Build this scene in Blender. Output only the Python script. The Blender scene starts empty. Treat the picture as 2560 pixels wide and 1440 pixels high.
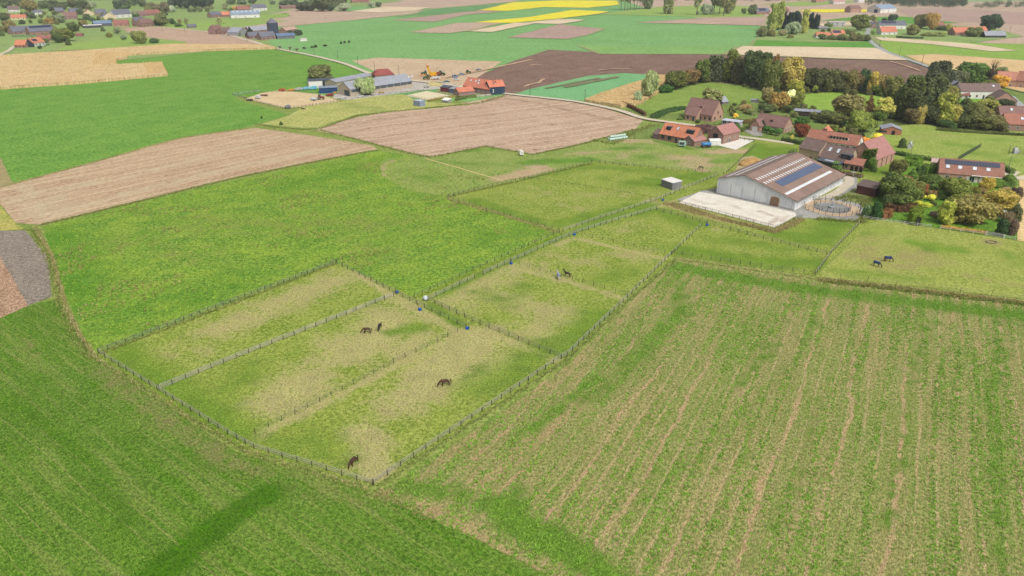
import bpy, bmesh, math, random
import numpy as np
from mathutils import Vector, Matrix, noise
from mathutils.geometry import delaunay_2d_cdt

rnd = random.Random(7)
RS = np.random.RandomState(7)
sc = bpy.context.scene
COL = sc.collection

# ------------------------------------------------------------------ camera
FPX = 1850.0
TH = math.atan(830 / FPX)
CH = 80.0
cam = bpy.data.cameras.new('camera')
cam.sensor_width = 36
cam.lens = FPX / 2560 * 36
cam.clip_start = 1
cam.clip_end = 30000
camo = bpy.data.objects.new('camera', cam)
COL.objects.link(camo)
camo.location = (0, 0, CH)
camo.rotation_euler = (math.pi / 2 - TH, 0, 0)
sc.camera = camo

# ------------------------------------------------------------------ sky, sun, exposure
SUN_EL, SUN_AZ = math.radians(50), math.radians(150)      # azimuth clockwise from +Y
w = bpy.data.worlds.new('World')
sc.world = w
w.use_nodes = True
nt = w.node_tree
bg = nt.nodes['Background']
sky = nt.nodes.new('ShaderNodeTexSky')
sky.sky_type = 'NISHITA'
sky.sun_disc = False
sky.sun_elevation = SUN_EL
sky.sun_rotation = SUN_AZ
sky.air_density = 1.0
sky.dust_density = 6.0
sky.ozone_density = 1.0
hs = nt.nodes.new('ShaderNodeHueSaturation')
hs.inputs['Saturation'].default_value = 0.3
nt.links.new(sky.outputs[0], hs.inputs['Color'])
nt.links.new(hs.outputs[0], bg.inputs['Color'])
bg.inputs['Strength'].default_value = 0.1
sl = bpy.data.lights.new('sun', 'SUN')
sl.energy = 1.5
sl.angle = math.radians(10)
sl.color = (1.0, 0.96, 0.9)
so = bpy.data.objects.new('sun', sl)
COL.objects.link(so)
d = Vector((math.sin(SUN_AZ) * math.cos(SUN_EL), math.cos(SUN_AZ) * math.cos(SUN_EL), math.sin(SUN_EL)))
so.rotation_euler = d.to_track_quat('Z', 'Y').to_euler()
so.location = d * 300
vs = sc.view_settings
vs.view_transform = 'Standard'
vs.look = 'None'
vs.gamma = 1
vs.use_curve_mapping = False
vs.exposure = 0.74
GAIN = 1.5

# ------------------------------------------------------------------ helpers
CT, ST = math.cos(TH), math.sin(TH)


def G(px, py):
    k = (720 - py) / FPX
    t = CH / (ST - k * CT)
    return ((px - 1280) / FPX * t, (CT + k * ST) * t)


def V2(p):
    return Vector(G(*p))


def HT(px, py, top):
    Y = G(px, py)[1]
    k = (720 - top) / FPX
    return CH + Y * (k * CT - ST) / (CT + k * ST)


def PXM(py):
    """pixels of the photograph per metre, sideways, at ground row py"""
    return (py + 110) * CT / CH


def S(*c):
    out = []
    for v in c:
        v = v / 255
        v = v / 12.92 if v <= .04045 else ((v + .055) / 1.055) ** 2.4
        out.append(min(v / GAIN, .85))
    return tuple(out) + (1.0,)


def obj(name, me, mat=None, parent=None):
    o = bpy.data.objects.new(name, me)
    COL.objects.link(o)
    if mat is not None and len(me.materials) == 0:
        me.materials.append(mat)
    if parent is not None:
        o.parent = parent
    return o


def empty(name, loc, rz=0, label=None, cat=None, group=None, scale=None):
    o = bpy.data.objects.new(name, None)
    o.empty_display_size = .2
    COL.objects.link(o)
    o.location = loc
    o.rotation_euler = (0, 0, rz)
    if scale:
        o.scale = scale
    tag(o, label, cat, group)
    return o


def tag(o, label=None, cat=None, group=None, kind=None):
    if label:
        o['label'] = label
    if cat:
        o['category'] = cat
    if group:
        o['group'] = group
    if kind:
        o['kind'] = kind
    return o


def npmesh(name, v, f, mat=None, smooth=False):
    me = bpy.data.meshes.new(name)
    v = np.asarray(v, np.float32)
    f = np.asarray(f, np.int32)
    n = f.shape[1]
    me.vertices.add(len(v))
    me.vertices.foreach_set('co', v.ravel())
    me.loops.add(f.size)
    me.loops.foreach_set('vertex_index', f.ravel())
    me.polygons.add(len(f))
    me.polygons.foreach_set('loop_start', np.arange(0, f.size, n, dtype=np.int32))
    me.polygons.foreach_set('use_smooth', np.full(len(f), smooth, bool))
    me.update(calc_edges=True)
    if mat:
        me.materials.append(mat)
    return me


class MB:
    """collects simple solids into one mesh"""

    def __init__(self):
        self.v, self.f = [], []

    def add(self, vs_, fs):
        b = len(self.v)
        self.v += [tuple(p) for p in vs_]
        self.f += [tuple(b + i for i in q) for q in fs]
        return self

    def box(self, x0, y0, z0, x1, y1, z1):
        return self.add([(x0, y0, z0), (x1, y0, z0), (x1, y1, z0), (x0, y1, z0), (x0, y0, z1), (x1, y0, z1), (x1, y1, z1), (x0, y1, z1)],
                        [(3, 2, 1, 0), (4, 5, 6, 7), (0, 1, 5, 4), (1, 2, 6, 5), (2, 3, 7, 6), (3, 0, 4, 7)])

    def prism(self, prof, axis, a0, a1):
        """prof: 2-D outline; axis 0: outline in (y,z) swept in x; 1: (x,z) swept in y; 2: (x,y) swept in z"""
        def P(p, a):
            return {0: (a, p[0], p[1]), 1: (p[0], a, p[1]), 2: (p[0], p[1], a)}[axis]
        n = len(prof)
        vs_ = [P(p, a0) for p in prof] + [P(p, a1) for p in prof]
        return self.add(vs_, [tuple(range(n)), tuple(range(2 * n - 1, n - 1, -1))] + [(i, i + n, (i + 1) % n + n, (i + 1) % n) for i in range(n)])

    def tube(self, pts, rad, n=6):
        rad = rad if isinstance(rad, (list, tuple)) else [rad] * len(pts)
        b = len(self.v)
        for i, p in enumerate(pts):
            p = Vector(p)
            t = (Vector(pts[min(i + 1, len(pts) - 1)]) - Vector(pts[max(i - 1, 0)])).normalized()
            a = t.orthogonal().normalized()
            c = t.cross(a)
            for k in range(n):
                q = 2 * math.pi * k / n
                self.v.append(tuple(p + (a * math.cos(q) + c * math.sin(q)) * rad[i]))
        for i in range(len(pts) - 1):
            for k in range(n):
                self.f.append((b + i * n + k, b + i * n + (k + 1) % n, b + (i + 1) * n + (k + 1) % n, b + (i + 1) * n + k))
        self.f.append(tuple(b + k for k in range(n - 1, -1, -1)))
        self.f.append(tuple(b + (len(pts) - 1) * n + k for k in range(n)))
        return self

    def ball(self, c, r, n=10, m=6, jit=0.0):
        b = len(self.v)
        r = r if isinstance(r, (list, tuple)) else (r, r, r)
        for i in range(m + 1):
            a = math.pi * i / m
            for k in range(n):
                q = 2 * math.pi * k / n
                j = 1 + jit * (rnd.random() - .5)
                self.v.append((c[0] + r[0] * j * math.sin(a) * math.cos(q), c[1] + r[1] * j * math.sin(a) * math.sin(q), c[2] + r[2] * j * math.cos(a)))
        for i in range(m):
            for k in range(n):
                self.f.append((b + i * n + k, b + (i + 1) * n + k, b + (i + 1) * n + (k + 1) % n, b + i * n + (k + 1) % n))
        return self

    def mesh(self, name, mat=None, smooth=False):
        me = bpy.data.meshes.new(name)
        me.from_pydata(self.v, [], self.f)
        bm = bmesh.new()
        bm.from_mesh(me)
        bmesh.ops.remove_doubles(bm, verts=bm.verts, dist=1e-5)
        bmesh.ops.recalc_face_normals(bm, faces=bm.faces)
        bm.to_mesh(me)
        bm.free()
        if smooth:
            me.polygons.foreach_set('use_smooth', [True] * len(me.polygons))
        if mat:
            me.materials.append(mat)
        return me

    def build(self, name, mat, parent=None, smooth=False):
        return obj(name, self.mesh(name, mat, smooth), None, parent)


ORD = ['first', 'second', 'third', 'fourth', 'fifth', 'sixth', 'seventh', 'eighth', 'ninth', 'tenth', 'eleventh', 'twelfth', 'thirteenth',
       'fourteenth', 'fifteenth', 'sixteenth', 'seventeenth', 'eighteenth', 'nineteenth', 'twentieth']


def ordinal(i):
    if i < 20:
        return ORD[i]
    n = i + 1
    return '%d%s' % (n, {1: 'st', 2: 'nd', 3: 'rd'}.get(n % 10, 'th'))


# ------------------------------------------------------------------ materials
MATS = {}


class NB:
    """small node-building helper"""

    def __init__(self, name):
        self.m = bpy.data.materials.new(name)
        self.m.use_nodes = True
        self.t = self.m.node_tree
        self.p = self.t.nodes['Principled BSDF']

    def n(self, typ, **kw):
        nd = self.t.nodes.new(typ)
        for k, v in kw.items():
            if k.startswith('i_'):
                nd.inputs[k[2:].replace('_', ' ')].default_value = v
            else:
                setattr(nd, k, v)
        return nd

    def l(self, a, b):
        self.t.links.new(a, b)

    def val(self, sock, v):
        if hasattr(v, 'is_linked') or hasattr(v, 'links'):
            self.l(v, sock)
        else:
            sock.default_value = v

    def math(self, op, a, b=0.0, c=None, clamp=False):
        nd = self.n('ShaderNodeMath', operation=op, use_clamp=clamp)
        self.val(nd.inputs[0], a)
        self.val(nd.inputs[1], b)
        if c is not None:
            self.val(nd.inputs[2], c)
        return nd.outputs[0]

    def mix(self, fac, a, b, mode='MIX'):
        nd = self.n('ShaderNodeMix', data_type='RGBA', blend_type=mode)
        self.val(nd.inputs[0], fac)
        self.val(nd.inputs[6], a)
        self.val(nd.inputs[7], b)
        return nd.outputs[2]

    def step(self, v, lo, hi, o0=0.0, o1=1.0):
        nd = self.n('ShaderNodeMapRange', interpolation_type='SMOOTHSTEP')
        self.val(nd.inputs[0], v)
        nd.inputs[1].default_value = lo
        nd.inputs[2].default_value = hi
        nd.inputs[3].default_value = o0
        nd.inputs[4].default_value = o1
        return nd.outputs[0]

    def coord(self, rot=0.0, scale=(1, 1, 1), src='Object', loc=(0, 0, 0)):
        tc = self.n('ShaderNodeTexCoord')
        mp = self.n('ShaderNodeMapping')
        mp.inputs['Rotation'].default_value = (0, 0, rot)
        mp2 = self.n('ShaderNodeMapping')
        mp2.inputs['Scale'].default_value = scale
        mp2.inputs['Location'].default_value = loc
        self.l(tc.outputs[src], mp.inputs[0])
        self.l(mp.outputs[0], mp2.inputs[0])
        return mp2.outputs[0]

    def noise(self, vec, scale, detail=3.0, rough=.55, dim='2D', dist=0.0):
        nd = self.n('ShaderNodeTexNoise', noise_dimensions=dim)
        nd.inputs['Scale'].default_value = scale
        nd.inputs['Detail'].default_value = detail
        nd.inputs['Roughness'].default_value = rough
        nd.inputs['Distortion'].default_value = dist
        self.l(vec, nd.inputs['Vector'])
        return nd.outputs['Fac']

    def bump(self, h, strength, dist):
        nd = self.n('ShaderNodeBump')
        nd.inputs['Strength'].default_value = strength
        nd.inputs['Distance'].default_value = dist
        self.l(h, nd.inputs['Height'])
        self.l(nd.outputs[0], self.p.inputs['Normal'])

    def done(self, col, rough=.9, spec=.2, metal=0.0):
        self.val(self.p.inputs['Base Color'], col)
        self.val(self.p.inputs['Roughness'], rough)
        self.p.inputs['Specular IOR Level'].default_value = spec
        self.p.inputs['Metallic'].default_value = metal
        return self.m


def M(c, c2=None, sc_=1.5, rough=.85, spec=.25, kind=None, bump=0.0):
    """surface with mottling; kind: 'tile' courses, 'brick', 'corr' corrugation, 'plank', 'panel'"""
    key = (c, c2, sc_, rough, kind, bump)
    if key in MATS:
        return MATS[key]
    c2 = c2 or tuple(int(x * .78) for x in c)
    if kind in ('tile', 'brick'):                 # weathered: a little greyer
        c, c2 = [tuple(int(.3 * q[0] + .59 * q[1] + .11 * q[2] + (v_ - (.3 * q[0] + .59 * q[1] + .11 * q[2])) * .88) for v_ in q) for q in (c, c2)]
        c, c2 = tuple(min(255, int(v_ * 1.1)) for v_ in c), tuple(min(255, int(v_ * 1.1)) for v_ in c2)
    b = NB('surface_' + (kind or 'plain') + '_%d_%d_%d' % c)
    v = b.coord()
    n1 = b.noise(v, sc_ * .35, 4, .6, '3D')
    n2 = b.noise(v, sc_ * 4, 3, .6, '3D')
    f = b.math('ADD', b.math('MULTIPLY', n1, .65), b.math('MULTIPLY', n2, .35))
    col = b.mix(b.step(f, .32, .68), S(*c), S(*c2))
    if kind == 'tile':
        sep = b.n('ShaderNodeSeparateXYZ')
        b.l(v, sep.inputs[0])
        wv = b.math('PINGPONG', sep.outputs[2], .16)
        wv = b.math('MULTIPLY', wv, 6.25)
        cell = b.n('ShaderNodeTexVoronoi', voronoi_dimensions='3D')
        cell.inputs['Scale'].default_value = 2.6
        b.l(v, cell.inputs['Vector'])
        sepc = b.n('ShaderNodeSeparateColor')
        b.l(cell.outputs['Color'], sepc.inputs[0])
        col = b.mix(b.math('MULTIPLY', sepc.outputs[0], .45), col, S(*[int(x * .62) for x in c]))
        col = b.mix(b.math('MULTIPLY', b.step(wv, .0, .35, 1, 0), .5), col, S(*[int(x * .5) for x in c]))
        b.bump(wv, .5, .05)
    elif kind == 'brick':
        cell = b.n('ShaderNodeTexVoronoi', voronoi_dimensions='3D')
        cell.inputs['Scale'].default_value = 5
        b.l(v, cell.inputs['Vector'])
        sepc = b.n('ShaderNodeSeparateColor')
        b.l(cell.outputs['Color'], sepc.inputs[0])
        col = b.mix(b.math('MULTIPLY', sepc.outputs[1], .5), col, S(*[int(x * .65) for x in c]))
    elif kind in ('corr', 'plank'):
        sep = b.n('ShaderNodeSeparateXYZ')
        b.l(v, sep.inputs[0])
        wv = b.math('PINGPONG', b.math('ADD', sep.outputs[0], b.math('MULTIPLY', sep.outputs[1], .999)), .25)
        wv = b.math('MULTIPLY', wv, 4)
        col = b.mix(b.math('MULTIPLY', b.step(wv, 0, .5, 1, 0), .3), col, S(*[int(x * .6) for x in c]))
        b.bump(wv, .4, .04)
    elif kind == 'streak':
        vs_ = b.coord(scale=(1, 1, .12))
        ns = b.noise(vs_, 1.6, 4, .65, '3D')
        col = b.mix(b.step(ns, .48, .72, 0, .55), col, S(*[int(x * .78) for x in c]))
    elif bump:
        b.bump(n2, bump, .05)
    MATS[key] = b.done(col, rough, spec)
    return MATS[key]


def glass_mat(c=(52, 60, 70), rough=.12):
    key = ('glass', c)
    if key not in MATS:
        b = NB('window_glass')
        MATS[key] = b.done(S(*c), rough, .6)
    return MATS[key]


def solar_mat(c):
    key = ('solar', c)
    if key not in MATS:
        b = NB('solar_cells')
        v = b.coord()
        n1 = b.noise(v, .3, 2, .5, '3D')
        MATS[key] = b.done(b.mix(n1, S(*c), S(*[int(x * .8) for x in c])), .25, .6)
    return MATS[key]


def leaf_shader(b, col, amt):
    """thin leaf: what it does not reflect it partly lets through"""
    tr = b.n('ShaderNodeBsdfTranslucent')
    b.l(b.mix(1.0, col, (amt, amt, amt * .8, 1), 'MULTIPLY'), tr.inputs[0])
    ad = b.n('ShaderNodeAddShader')
    b.l(b.p.outputs[0], ad.inputs[0])
    b.l(tr.outputs[0], ad.inputs[1])
    b.l(ad.outputs[0], b.t.nodes['Material Output'].inputs[0])


def foliage_mat():
    if 'fol' in MATS:
        return MATS['fol']
    b = NB('foliage')
    oi = b.n('ShaderNodeObjectInfo')
    v = b.coord(src='Object')
    geo = b.n('ShaderNodeNewGeometry')
    n1 = b.noise(v, 5.0, 3, .6, '3D')
    n2 = b.noise(geo.outputs['Position'], 2.2, 2, .6, '3D')
    rn = geo.outputs['Random Per Island']
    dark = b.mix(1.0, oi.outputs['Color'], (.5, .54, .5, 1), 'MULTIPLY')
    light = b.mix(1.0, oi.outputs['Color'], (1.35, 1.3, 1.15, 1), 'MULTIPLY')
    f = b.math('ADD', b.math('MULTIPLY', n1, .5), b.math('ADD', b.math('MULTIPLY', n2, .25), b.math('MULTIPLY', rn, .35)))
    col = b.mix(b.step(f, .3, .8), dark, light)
    b.done(col, .8, .12)
    leaf_shader(b, col, .55)
    MATS['fol'] = b.m
    return b.m


def blade_mat(c1, c2, c3=None, sc_=.5):
    key = ('blade', c1, c2, c3)
    if key in MATS:
        return MATS[key]
    b = NB('blades')
    geo = b.n('ShaderNodeNewGeometry')
    n1 = b.noise(geo.outputs['Position'], sc_ * .3, 3, .6)
    f = b.math('ADD', b.math('MULTIPLY', n1, .6), b.math('MULTIPLY', geo.outputs['Random Per Island'], .45))
    col = b.mix(b.step(f, .25, .8), S(*c1), S(*c2))
    if c3:
        col = b.mix(b.step(geo.outputs['Random Per Island'], .72, .9), col, S(*c3))
    MATS[key] = b.done(col, .85, .1)
    leaf_shader(b, col, .6)
    return MATS[key]


GRAIN = dict(young_grass=.5, cover_crop_soil=.46, tussock_meadow=.5, paddock_turf=.46, pasture_turf=.42, arena_sand=.1, paddock_sand=.14, pale_sand=.14, yard_gravel=.2, grey_chippings=.25, farmyard_gravel=.2, harrowed_soil=.2, stubble_soil=.24, ploughed_soil=.3, pale_stubble=.16, mauve_soil=.2, dry_field=.2,
             flowering_mustard=.16, light_meadow=.25, village_meadow=.3, bright_grass=.3, mauve_ploughed=.2, ploughed_strip=.22, maize_stubble=.2, lime_crop=.22, dark_crop=.22, blue_green_crop=.2, right_meadow=.25, far_meadow=.2,
             green_wheat=.36, orchard_lawn=.3, glade_lawn=.26, front_lawn=.26, golden_stubble=.2, maize_top=.35)


def ground_mat(name, c1, c2, c3, patch=18.0, fine=1.2, ang=0.0, rows=(), wear=None, lush=None, bump=.35, finew=.5, far=False, lines=(), grain=.42):
    """field surface in world metres. rows: (spacing_m, colour, amount, length_m) streaks running along ang"""
    grain = GRAIN.get(name, grain)
    b = NB(name)
    v = b.coord()
    vr = b.coord(rot=-ang)
    vg = b.coord(rot=-ang, scale=(.4, 1.25, 1)) if (rows or lines) else v
    nA = b.noise(v, 1 / patch, 5, .6, dist=.4)
    nB = b.noise(v, 1 / fine, 4, .65)
    nC = b.noise(v, 1 / (fine * 6), 4, .6)
    col = b.mix(b.step(nA, .33, .67), S(*c1), S(*c2))
    for (sp, c, amt, ln) in rows:
        st = b.coord(rot=-ang, scale=(1 / ln, 1 / sp, 1), loc=(sp * 3.7, ln * .13, 0))
        nR = b.noise(st, 1.0, 3, .6)
        gate = b.math('ADD', nR, b.math('MULTIPLY', b.math('SUBTRACT', nC, .5), .25))
        col = b.mix(b.math('MULTIPLY', b.step(gate, .5, .64), amt), col, S(*c))
    for (sp, wdt, c, amt, ln) in lines:           # drilled rows and wheel lines: crisp, broken up along their length
        sepx = b.n('ShaderNodeSeparateXYZ')
        b.l(vr, sepx.inputs[0])
        wob = b.math('ADD', b.math('MULTIPLY', b.math('SUBTRACT', nA, .5), sp * .7), b.math('MULTIPLY', b.math('SUBTRACT', nC, .5), sp * .12))
        tri = b.math('PINGPONG', b.math('ADD', sepx.outputs[1], wob), sp * .5)
        ln_ = b.step(b.math('DIVIDE', tri, sp * .5), wdt * .5, wdt * 1.3, 1, 0)
        st = b.coord(rot=-ang, scale=(1 / ln, .9 / sp, 1), loc=(sp * 7.1, ln * .31, 0))
        gt_ = b.step(b.noise(st, 1.0, 4, .65), .3 if ln >= 150 else .38, .5 if ln >= 150 else .6)
        col = b.mix(b.math('MULTIPLY', b.math('MULTIPLY', ln_, gt_), amt), col, S(*c))
    fn = b.step(b.math('ADD', b.math('MULTIPLY', nB, .6), b.math('MULTIPLY', nC, .4)), .42, .62)
    col = b.mix(b.math('MULTIPLY', fn, finew), col, S(*c3))
    for nm, c, ca in (('wear', wear, None), ('lush', lush, None)):
        if c:
            at = b.n('ShaderNodeAttribute', attribute_name=nm)
            jit = b.math('ADD', b.math('MULTIPLY', b.math('SUBTRACT', nC, .5), 1.3), b.math('MULTIPLY', b.math('SUBTRACT', nB, .5), .9))
            amt = b.math('ADD', at.outputs['Fac'], b.math('MULTIPLY', jit, b.step(at.outputs['Fac'], 0, .3)))
            cc = b.mix(fn, S(*c), S(*[int(x * .86) for x in c]))
            col = b.mix(b.math('MULTIPLY', b.step(amt, .12, .85), .86), col, cc)
    vf = b.noise(vg, 1 / (fine * .42), 3, .7)
    gr = b.math('ADD', b.math('MULTIPLY', vf, .6), b.math('MULTIPLY', nB, .4))
    gm_ = b.step(gr, .36, .64, 1 - grain * .9, 1 + grain * .7)
    comb = b.n('ShaderNodeCombineColor')
    for k_ in range(3):
        b.l(gm_, comb.inputs[k_])
    col = b.mix(1.0, col, comb.outputs[0], 'MULTIPLY')
    b.bump(b.math('ADD', nB, b.math('MULTIPLY', vf, .5)), bump, .25)
    return b.done(col, .95, .08)


def inpoly(P, poly):
    x, y = P[:, 0], P[:, 1]
    ins = np.zeros(len(P), bool)
    n = len(poly)
    for i in range(n):
        x0, y0 = poly[i]
        x1, y1 = poly[(i + 1) % n]
        c = ((y0 > y) != (y1 > y)) & (x < (x1 - x0) * (y - y0) / (y1 - y0 + 1e-12) + x0)
        ins ^= c
    return ins


def rough_outline(pts, amp, seg, closed=True):
    out = []
    n = len(pts)
    for i in range(n if closed else n - 1):
        a, c = Vector(pts[i]), Vector(pts[(i + 1) % n])
        L = (c - a).length
        k = max(1, min(220, int(L / seg)))
        nrm = Vector((-(c - a).y, (c - a).x)) / max(L, 1e-6)
        for j in range(k):
            t = j / k
            p = a + (c - a) * t
            e = min(1, 4 * min(t, 1 - t) + .0)
            dsp = amp * e * (noise.noise((p.x * .5 / seg, p.y * .5 / seg, 1.7)) + .6 * noise.noise((p.x * 2.1 / seg, p.y * 2.1 / seg, 4.2)))
            p = p + nrm * dsp
            out.append((p.x, p.y))
    if not closed:
        out.append(tuple(pts[-1]))
    return out


def strokes(P, items):
    """items: (list of px points, radius m, weight) -> summed soft mask at ground points P"""
    out = np.zeros(len(P))
    for pts, r, wt in items:
        g = [np.array(G(*q)) for q in pts]
        best = np.full(len(P), 1e9)
        if len(g) == 1:
            best = np.linalg.norm(P - g[0], axis=1)
        for a, c in zip(g[:-1], g[1:]):
            ac = c - a
            t = np.clip(((P - a) @ ac) / (ac @ ac), 0, 1)
            best = np.minimum(best, np.linalg.norm(P - (a + t[:, None] * ac), axis=1))
        out = np.maximum(out, wt * np.exp(-(best / r) ** 2))
    return out


FCOUNT = [0]


def sheet_z(lev, far=False):
    FCOUNT[0] += 1
    return .004 + lev * (.1 if far else .02) + FCOUNT[0] * (.0012 if far else .0002)


def field(name, px, mat, lev=1, amp=.4, seg=3.0, res=None, wear=None, lush=None, world=False):
    pts = [Vector(p) for p in px] if world else [V2(p) for p in px]
    ol = rough_outline(pts, amp, seg)
    n = len(ol)
    vin = [Vector(p) for p in ol]
    if res:
        A = np.array(ol)
        gx, gy = np.meshgrid(np.arange(A[:, 0].min(), A[:, 0].max(), res), np.arange(A[:, 1].min(), A[:, 1].max(), res))
        P = np.c_[gx.ravel(), gy.ravel()] + RS.uniform(-.25, .25, (gx.size, 2)) * res
        P = P[inpoly(P, ol)]
        vin += [Vector(p) for p in P]
    vo, eo, fo, _, _, _ = delaunay_2d_cdt(vin, [(i, (i + 1) % n) for i in range(n)], [], 1, 1e-4)
    z = sheet_z(lev, seg == 14)
    me = npmesh(name, [(p.x, p.y, z) for p in vo], [f if (vo[f[1]] - vo[f[0]]).cross(vo[f[2]] - vo[f[0]]) > 0 else f[::-1] for f in fo], mat)
    Q = np.array([(p.x, p.y) for p in vo])
    for nm, it in (('wear', wear), ('lush', lush)):
        if it:
            at = me.attributes.new(nm, 'FLOAT', 'POINT')
            at.data.foreach_set('value', strokes(Q, it).astype(np.float32))
    o = obj(name, me)
    tag(o, kind='structure')
    if seg == 14:                                  # a grassy margin of uneven width round far parcels
        mv, mf = [], []
        n_ = len(ol)
        zz = z + .03
        for i in range(n_):
            p, q = Vector(ol[i]), Vector(ol[(i + 1) % n_])
            t = (Vector(ol[(i + 1) % n_]) - Vector(ol[i - 1])).normalized()
            nn = Vector((-t.y, t.x))
            wv = max(0, 1.3 + 2.6 * noise.noise((p.x * .012, p.y * .012, 6.1)))
            mv += [(p.x + nn.x * wv, p.y + nn.y * wv, zz), (p.x - nn.x * wv, p.y - nn.y * wv, zz)]
        for i in range(n_):
            j = (i + 1) % n_
            mf.append((2 * i, 2 * i + 1, 2 * j + 1, 2 * j))
        mo = obj('field_margin', npmesh('field_margin', mv, mf, M((138, 152, 92), (160, 158, 108), .12)))
        tag(mo, kind='structure')
    return o


def ribbon(name, px, width, mat, lev=3, amp=.25, world=False):
    pts = [Vector(p) for p in px] if world else [V2(p) for p in px]
    dense = []
    for i in range(len(pts) - 1):                       # Catmull-Rom
        p0, p1, p2, p3 = pts[max(i - 1, 0)], pts[i], pts[i + 1], pts[min(i + 2, len(pts) - 1)]
        k = max(4, int((p2 - p1).length / 4))
        for j in range(min(k, 60)):
            t = j / min(k, 60)
            dense.append(.5 * ((2 * p1) + (p2 - p0) * t + (2 * p0 - 5 * p1 + 4 * p2 - p3) * t * t + (3 * p1 - p0 - 3 * p2 + p3) * t ** 3))
    dense.append(pts[-1])
    v, f = [], []
    z = sheet_z(lev) + (.4 if pts[0].y > 450 else 0)
    for i, p in enumerate(dense):
        t = (dense[min(i + 1, len(dense) - 1)] - dense[max(i - 1, 0)]).normalized()
        nn = Vector((-t.y, t.x))
        for s in (1, -1):
            ww = width / 2 + amp * noise.noise((p.x * .3, p.y * .3, s * 3.0))
            q = p + nn * s * ww
            v.append((q.x, q.y, z))
        if i:
            f.append((2 * i - 2, 2 * i - 1, 2 * i + 1, 2 * i))
    o = obj(name, npmesh(name, v, f, mat))
    tag(o, kind='structure')
    return o


def sample(px, n, world=False):
    pl = [tuple(p) for p in px] if world else [G(*p) for p in px]
    A = np.array(pl)
    lo, hi = A.min(0), A.max(0)
    out = np.zeros((0, 2))
    while len(out) < n:
        P = RS.uniform(lo, hi, (n * 2, 2))
        out = np.r_[out, P[inpoly(P, pl)]]
    return out[:n]


def tufts(name, P, h, wid, blades, mat, lean=.3, z=.085, hv=.4):
    """P (N,2): one tuft of triangular blades at each point; a mesh"""
    N = len(P)
    K = N * blades
    a = RS.uniform(0, 2 * math.pi, K)
    base = np.repeat(P, blades, 0) + RS.normal(0, wid * .5, (K, 2))
    hh = np.repeat(h * (1 + hv * RS.uniform(-1, 1, N)), blades) * RS.uniform(.65, 1.1, K)
    dx = np.c_[np.cos(a), np.sin(a)]
    sx = np.c_[-np.sin(a), np.cos(a)] * (wid * RS.uniform(.35, .7, K))[:, None]
    v = np.zeros((K, 3, 3))
    v[:, 0, :2] = base + sx
    v[:, 1, :2] = base - sx
    v[:, 2, :2] = base + dx * (lean * RS.uniform(.3, 1.2, K))[:, None]
    v[:, :2, 2] = z - .02
    v[:, 2, 2] = z + hh
    return npmesh(name, v.reshape(-1, 3), np.arange(K * 3).reshape(-1, 3), mat)


def along(px, step, spread, n=1):
    """points scattered along a pixel polyline on the ground"""
    out = []
    g = [V2(p) for p in px]
    for a, c in zip(g[:-1], g[1:]):
        L = (c - a).length
        k = int(L / step)
        for j in range(k):
            for _ in range(n):
                p = a + (c - a) * ((j + rnd.random()) / k)
                out.append((p.x + rnd.gauss(0, spread), p.y + rnd.gauss(0, spread)))
    return np.array(out)


def ang(p, q):
    a, c = V2(p), V2(q)
    return math.atan2(c.y - a.y, c.x - a.x)

# ================================================================== THE GROUND AND THE FIELDS
GM = ground_mat
far_green = GM('far_crop_green', (130, 178, 108), (120, 170, 98), (140, 184, 114), patch=70, fine=3, bump=.1, grain=.28, lines=((24, .06, (92, 146, 78), .6, 260),), ang=ang((700, 100), (1300, 110)), rows=((14, (104, 160, 92), .4, 300),))
# one sheet to the horizon
R0 = 9000
gv, gf = [(0, 0, 0)], []
for k in range(48):
    gv.append((R0 * math.cos(k * math.pi / 24), R0 * math.sin(k * math.pi / 24), 0))
for k in range(48):
    gf.append((0, 1 + k, 1 + (k + 1) % 48))
tag(obj('ground', npmesh('ground', gv, gf, far_green)), kind='structure')

soil = lambda n, a, c1=(196, 168, 142), c2=(184, 156, 130), c3=(206, 182, 158), **k: GM(n, c1, c2, c3, ang=a, **k)
pale = GM('pale_stubble', (226, 206, 172), (216, 194, 160), (232, 216, 188), patch=40, fine=3, bump=.1)
tanm = GM('tan_soil', (198, 174, 150), (186, 162, 140), (208, 186, 164), patch=45, fine=3, bump=.1, grain=.3, lines=((9, .2, (172, 148, 128), .5, 150),), ang=ang((1200, 60), (900, 70)), rows=((8, (184, 156, 132), .5, 200),))
purp = GM('mauve_soil', (182, 154, 140), (174, 146, 134), (190, 164, 150), patch=60, fine=4, bump=.1)
yel = GM('flowering_mustard', (240, 226, 44), (228, 214, 52), (246, 234, 70), patch=40, fine=4, bump=.1, ang=ang((1200, 26), (1540, 8)), rows=((6, (214, 204, 60), .4, 200),))
lime = GM('light_meadow', (150, 178, 88), (138, 170, 84), (164, 186, 98), patch=40, fine=3, bump=.1)
meadow = GM('village_meadow', (148, 172, 100), (130, 160, 90), (162, 176, 110), patch=30, fine=3, bump=.15)
bright = GM('bright_grass', (104, 160, 62), (92, 150, 56), (118, 168, 72), patch=25, fine=2, bump=.2)

field('grassland', [(-1500, 500), (-400, 300), (0, 230), (900, 240), (1500, 270), (1640, 240), (2560, 200), (3400, 300), (4000, 900), (3600, 1800), (-2000, 1800)],
      GM('rough_pasture', (140, 158, 78), (124, 146, 66), (160, 166, 96), patch=8, fine=1.2, bump=.5), 0)
FAR = dict(amp=2.2, seg=14)
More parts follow.
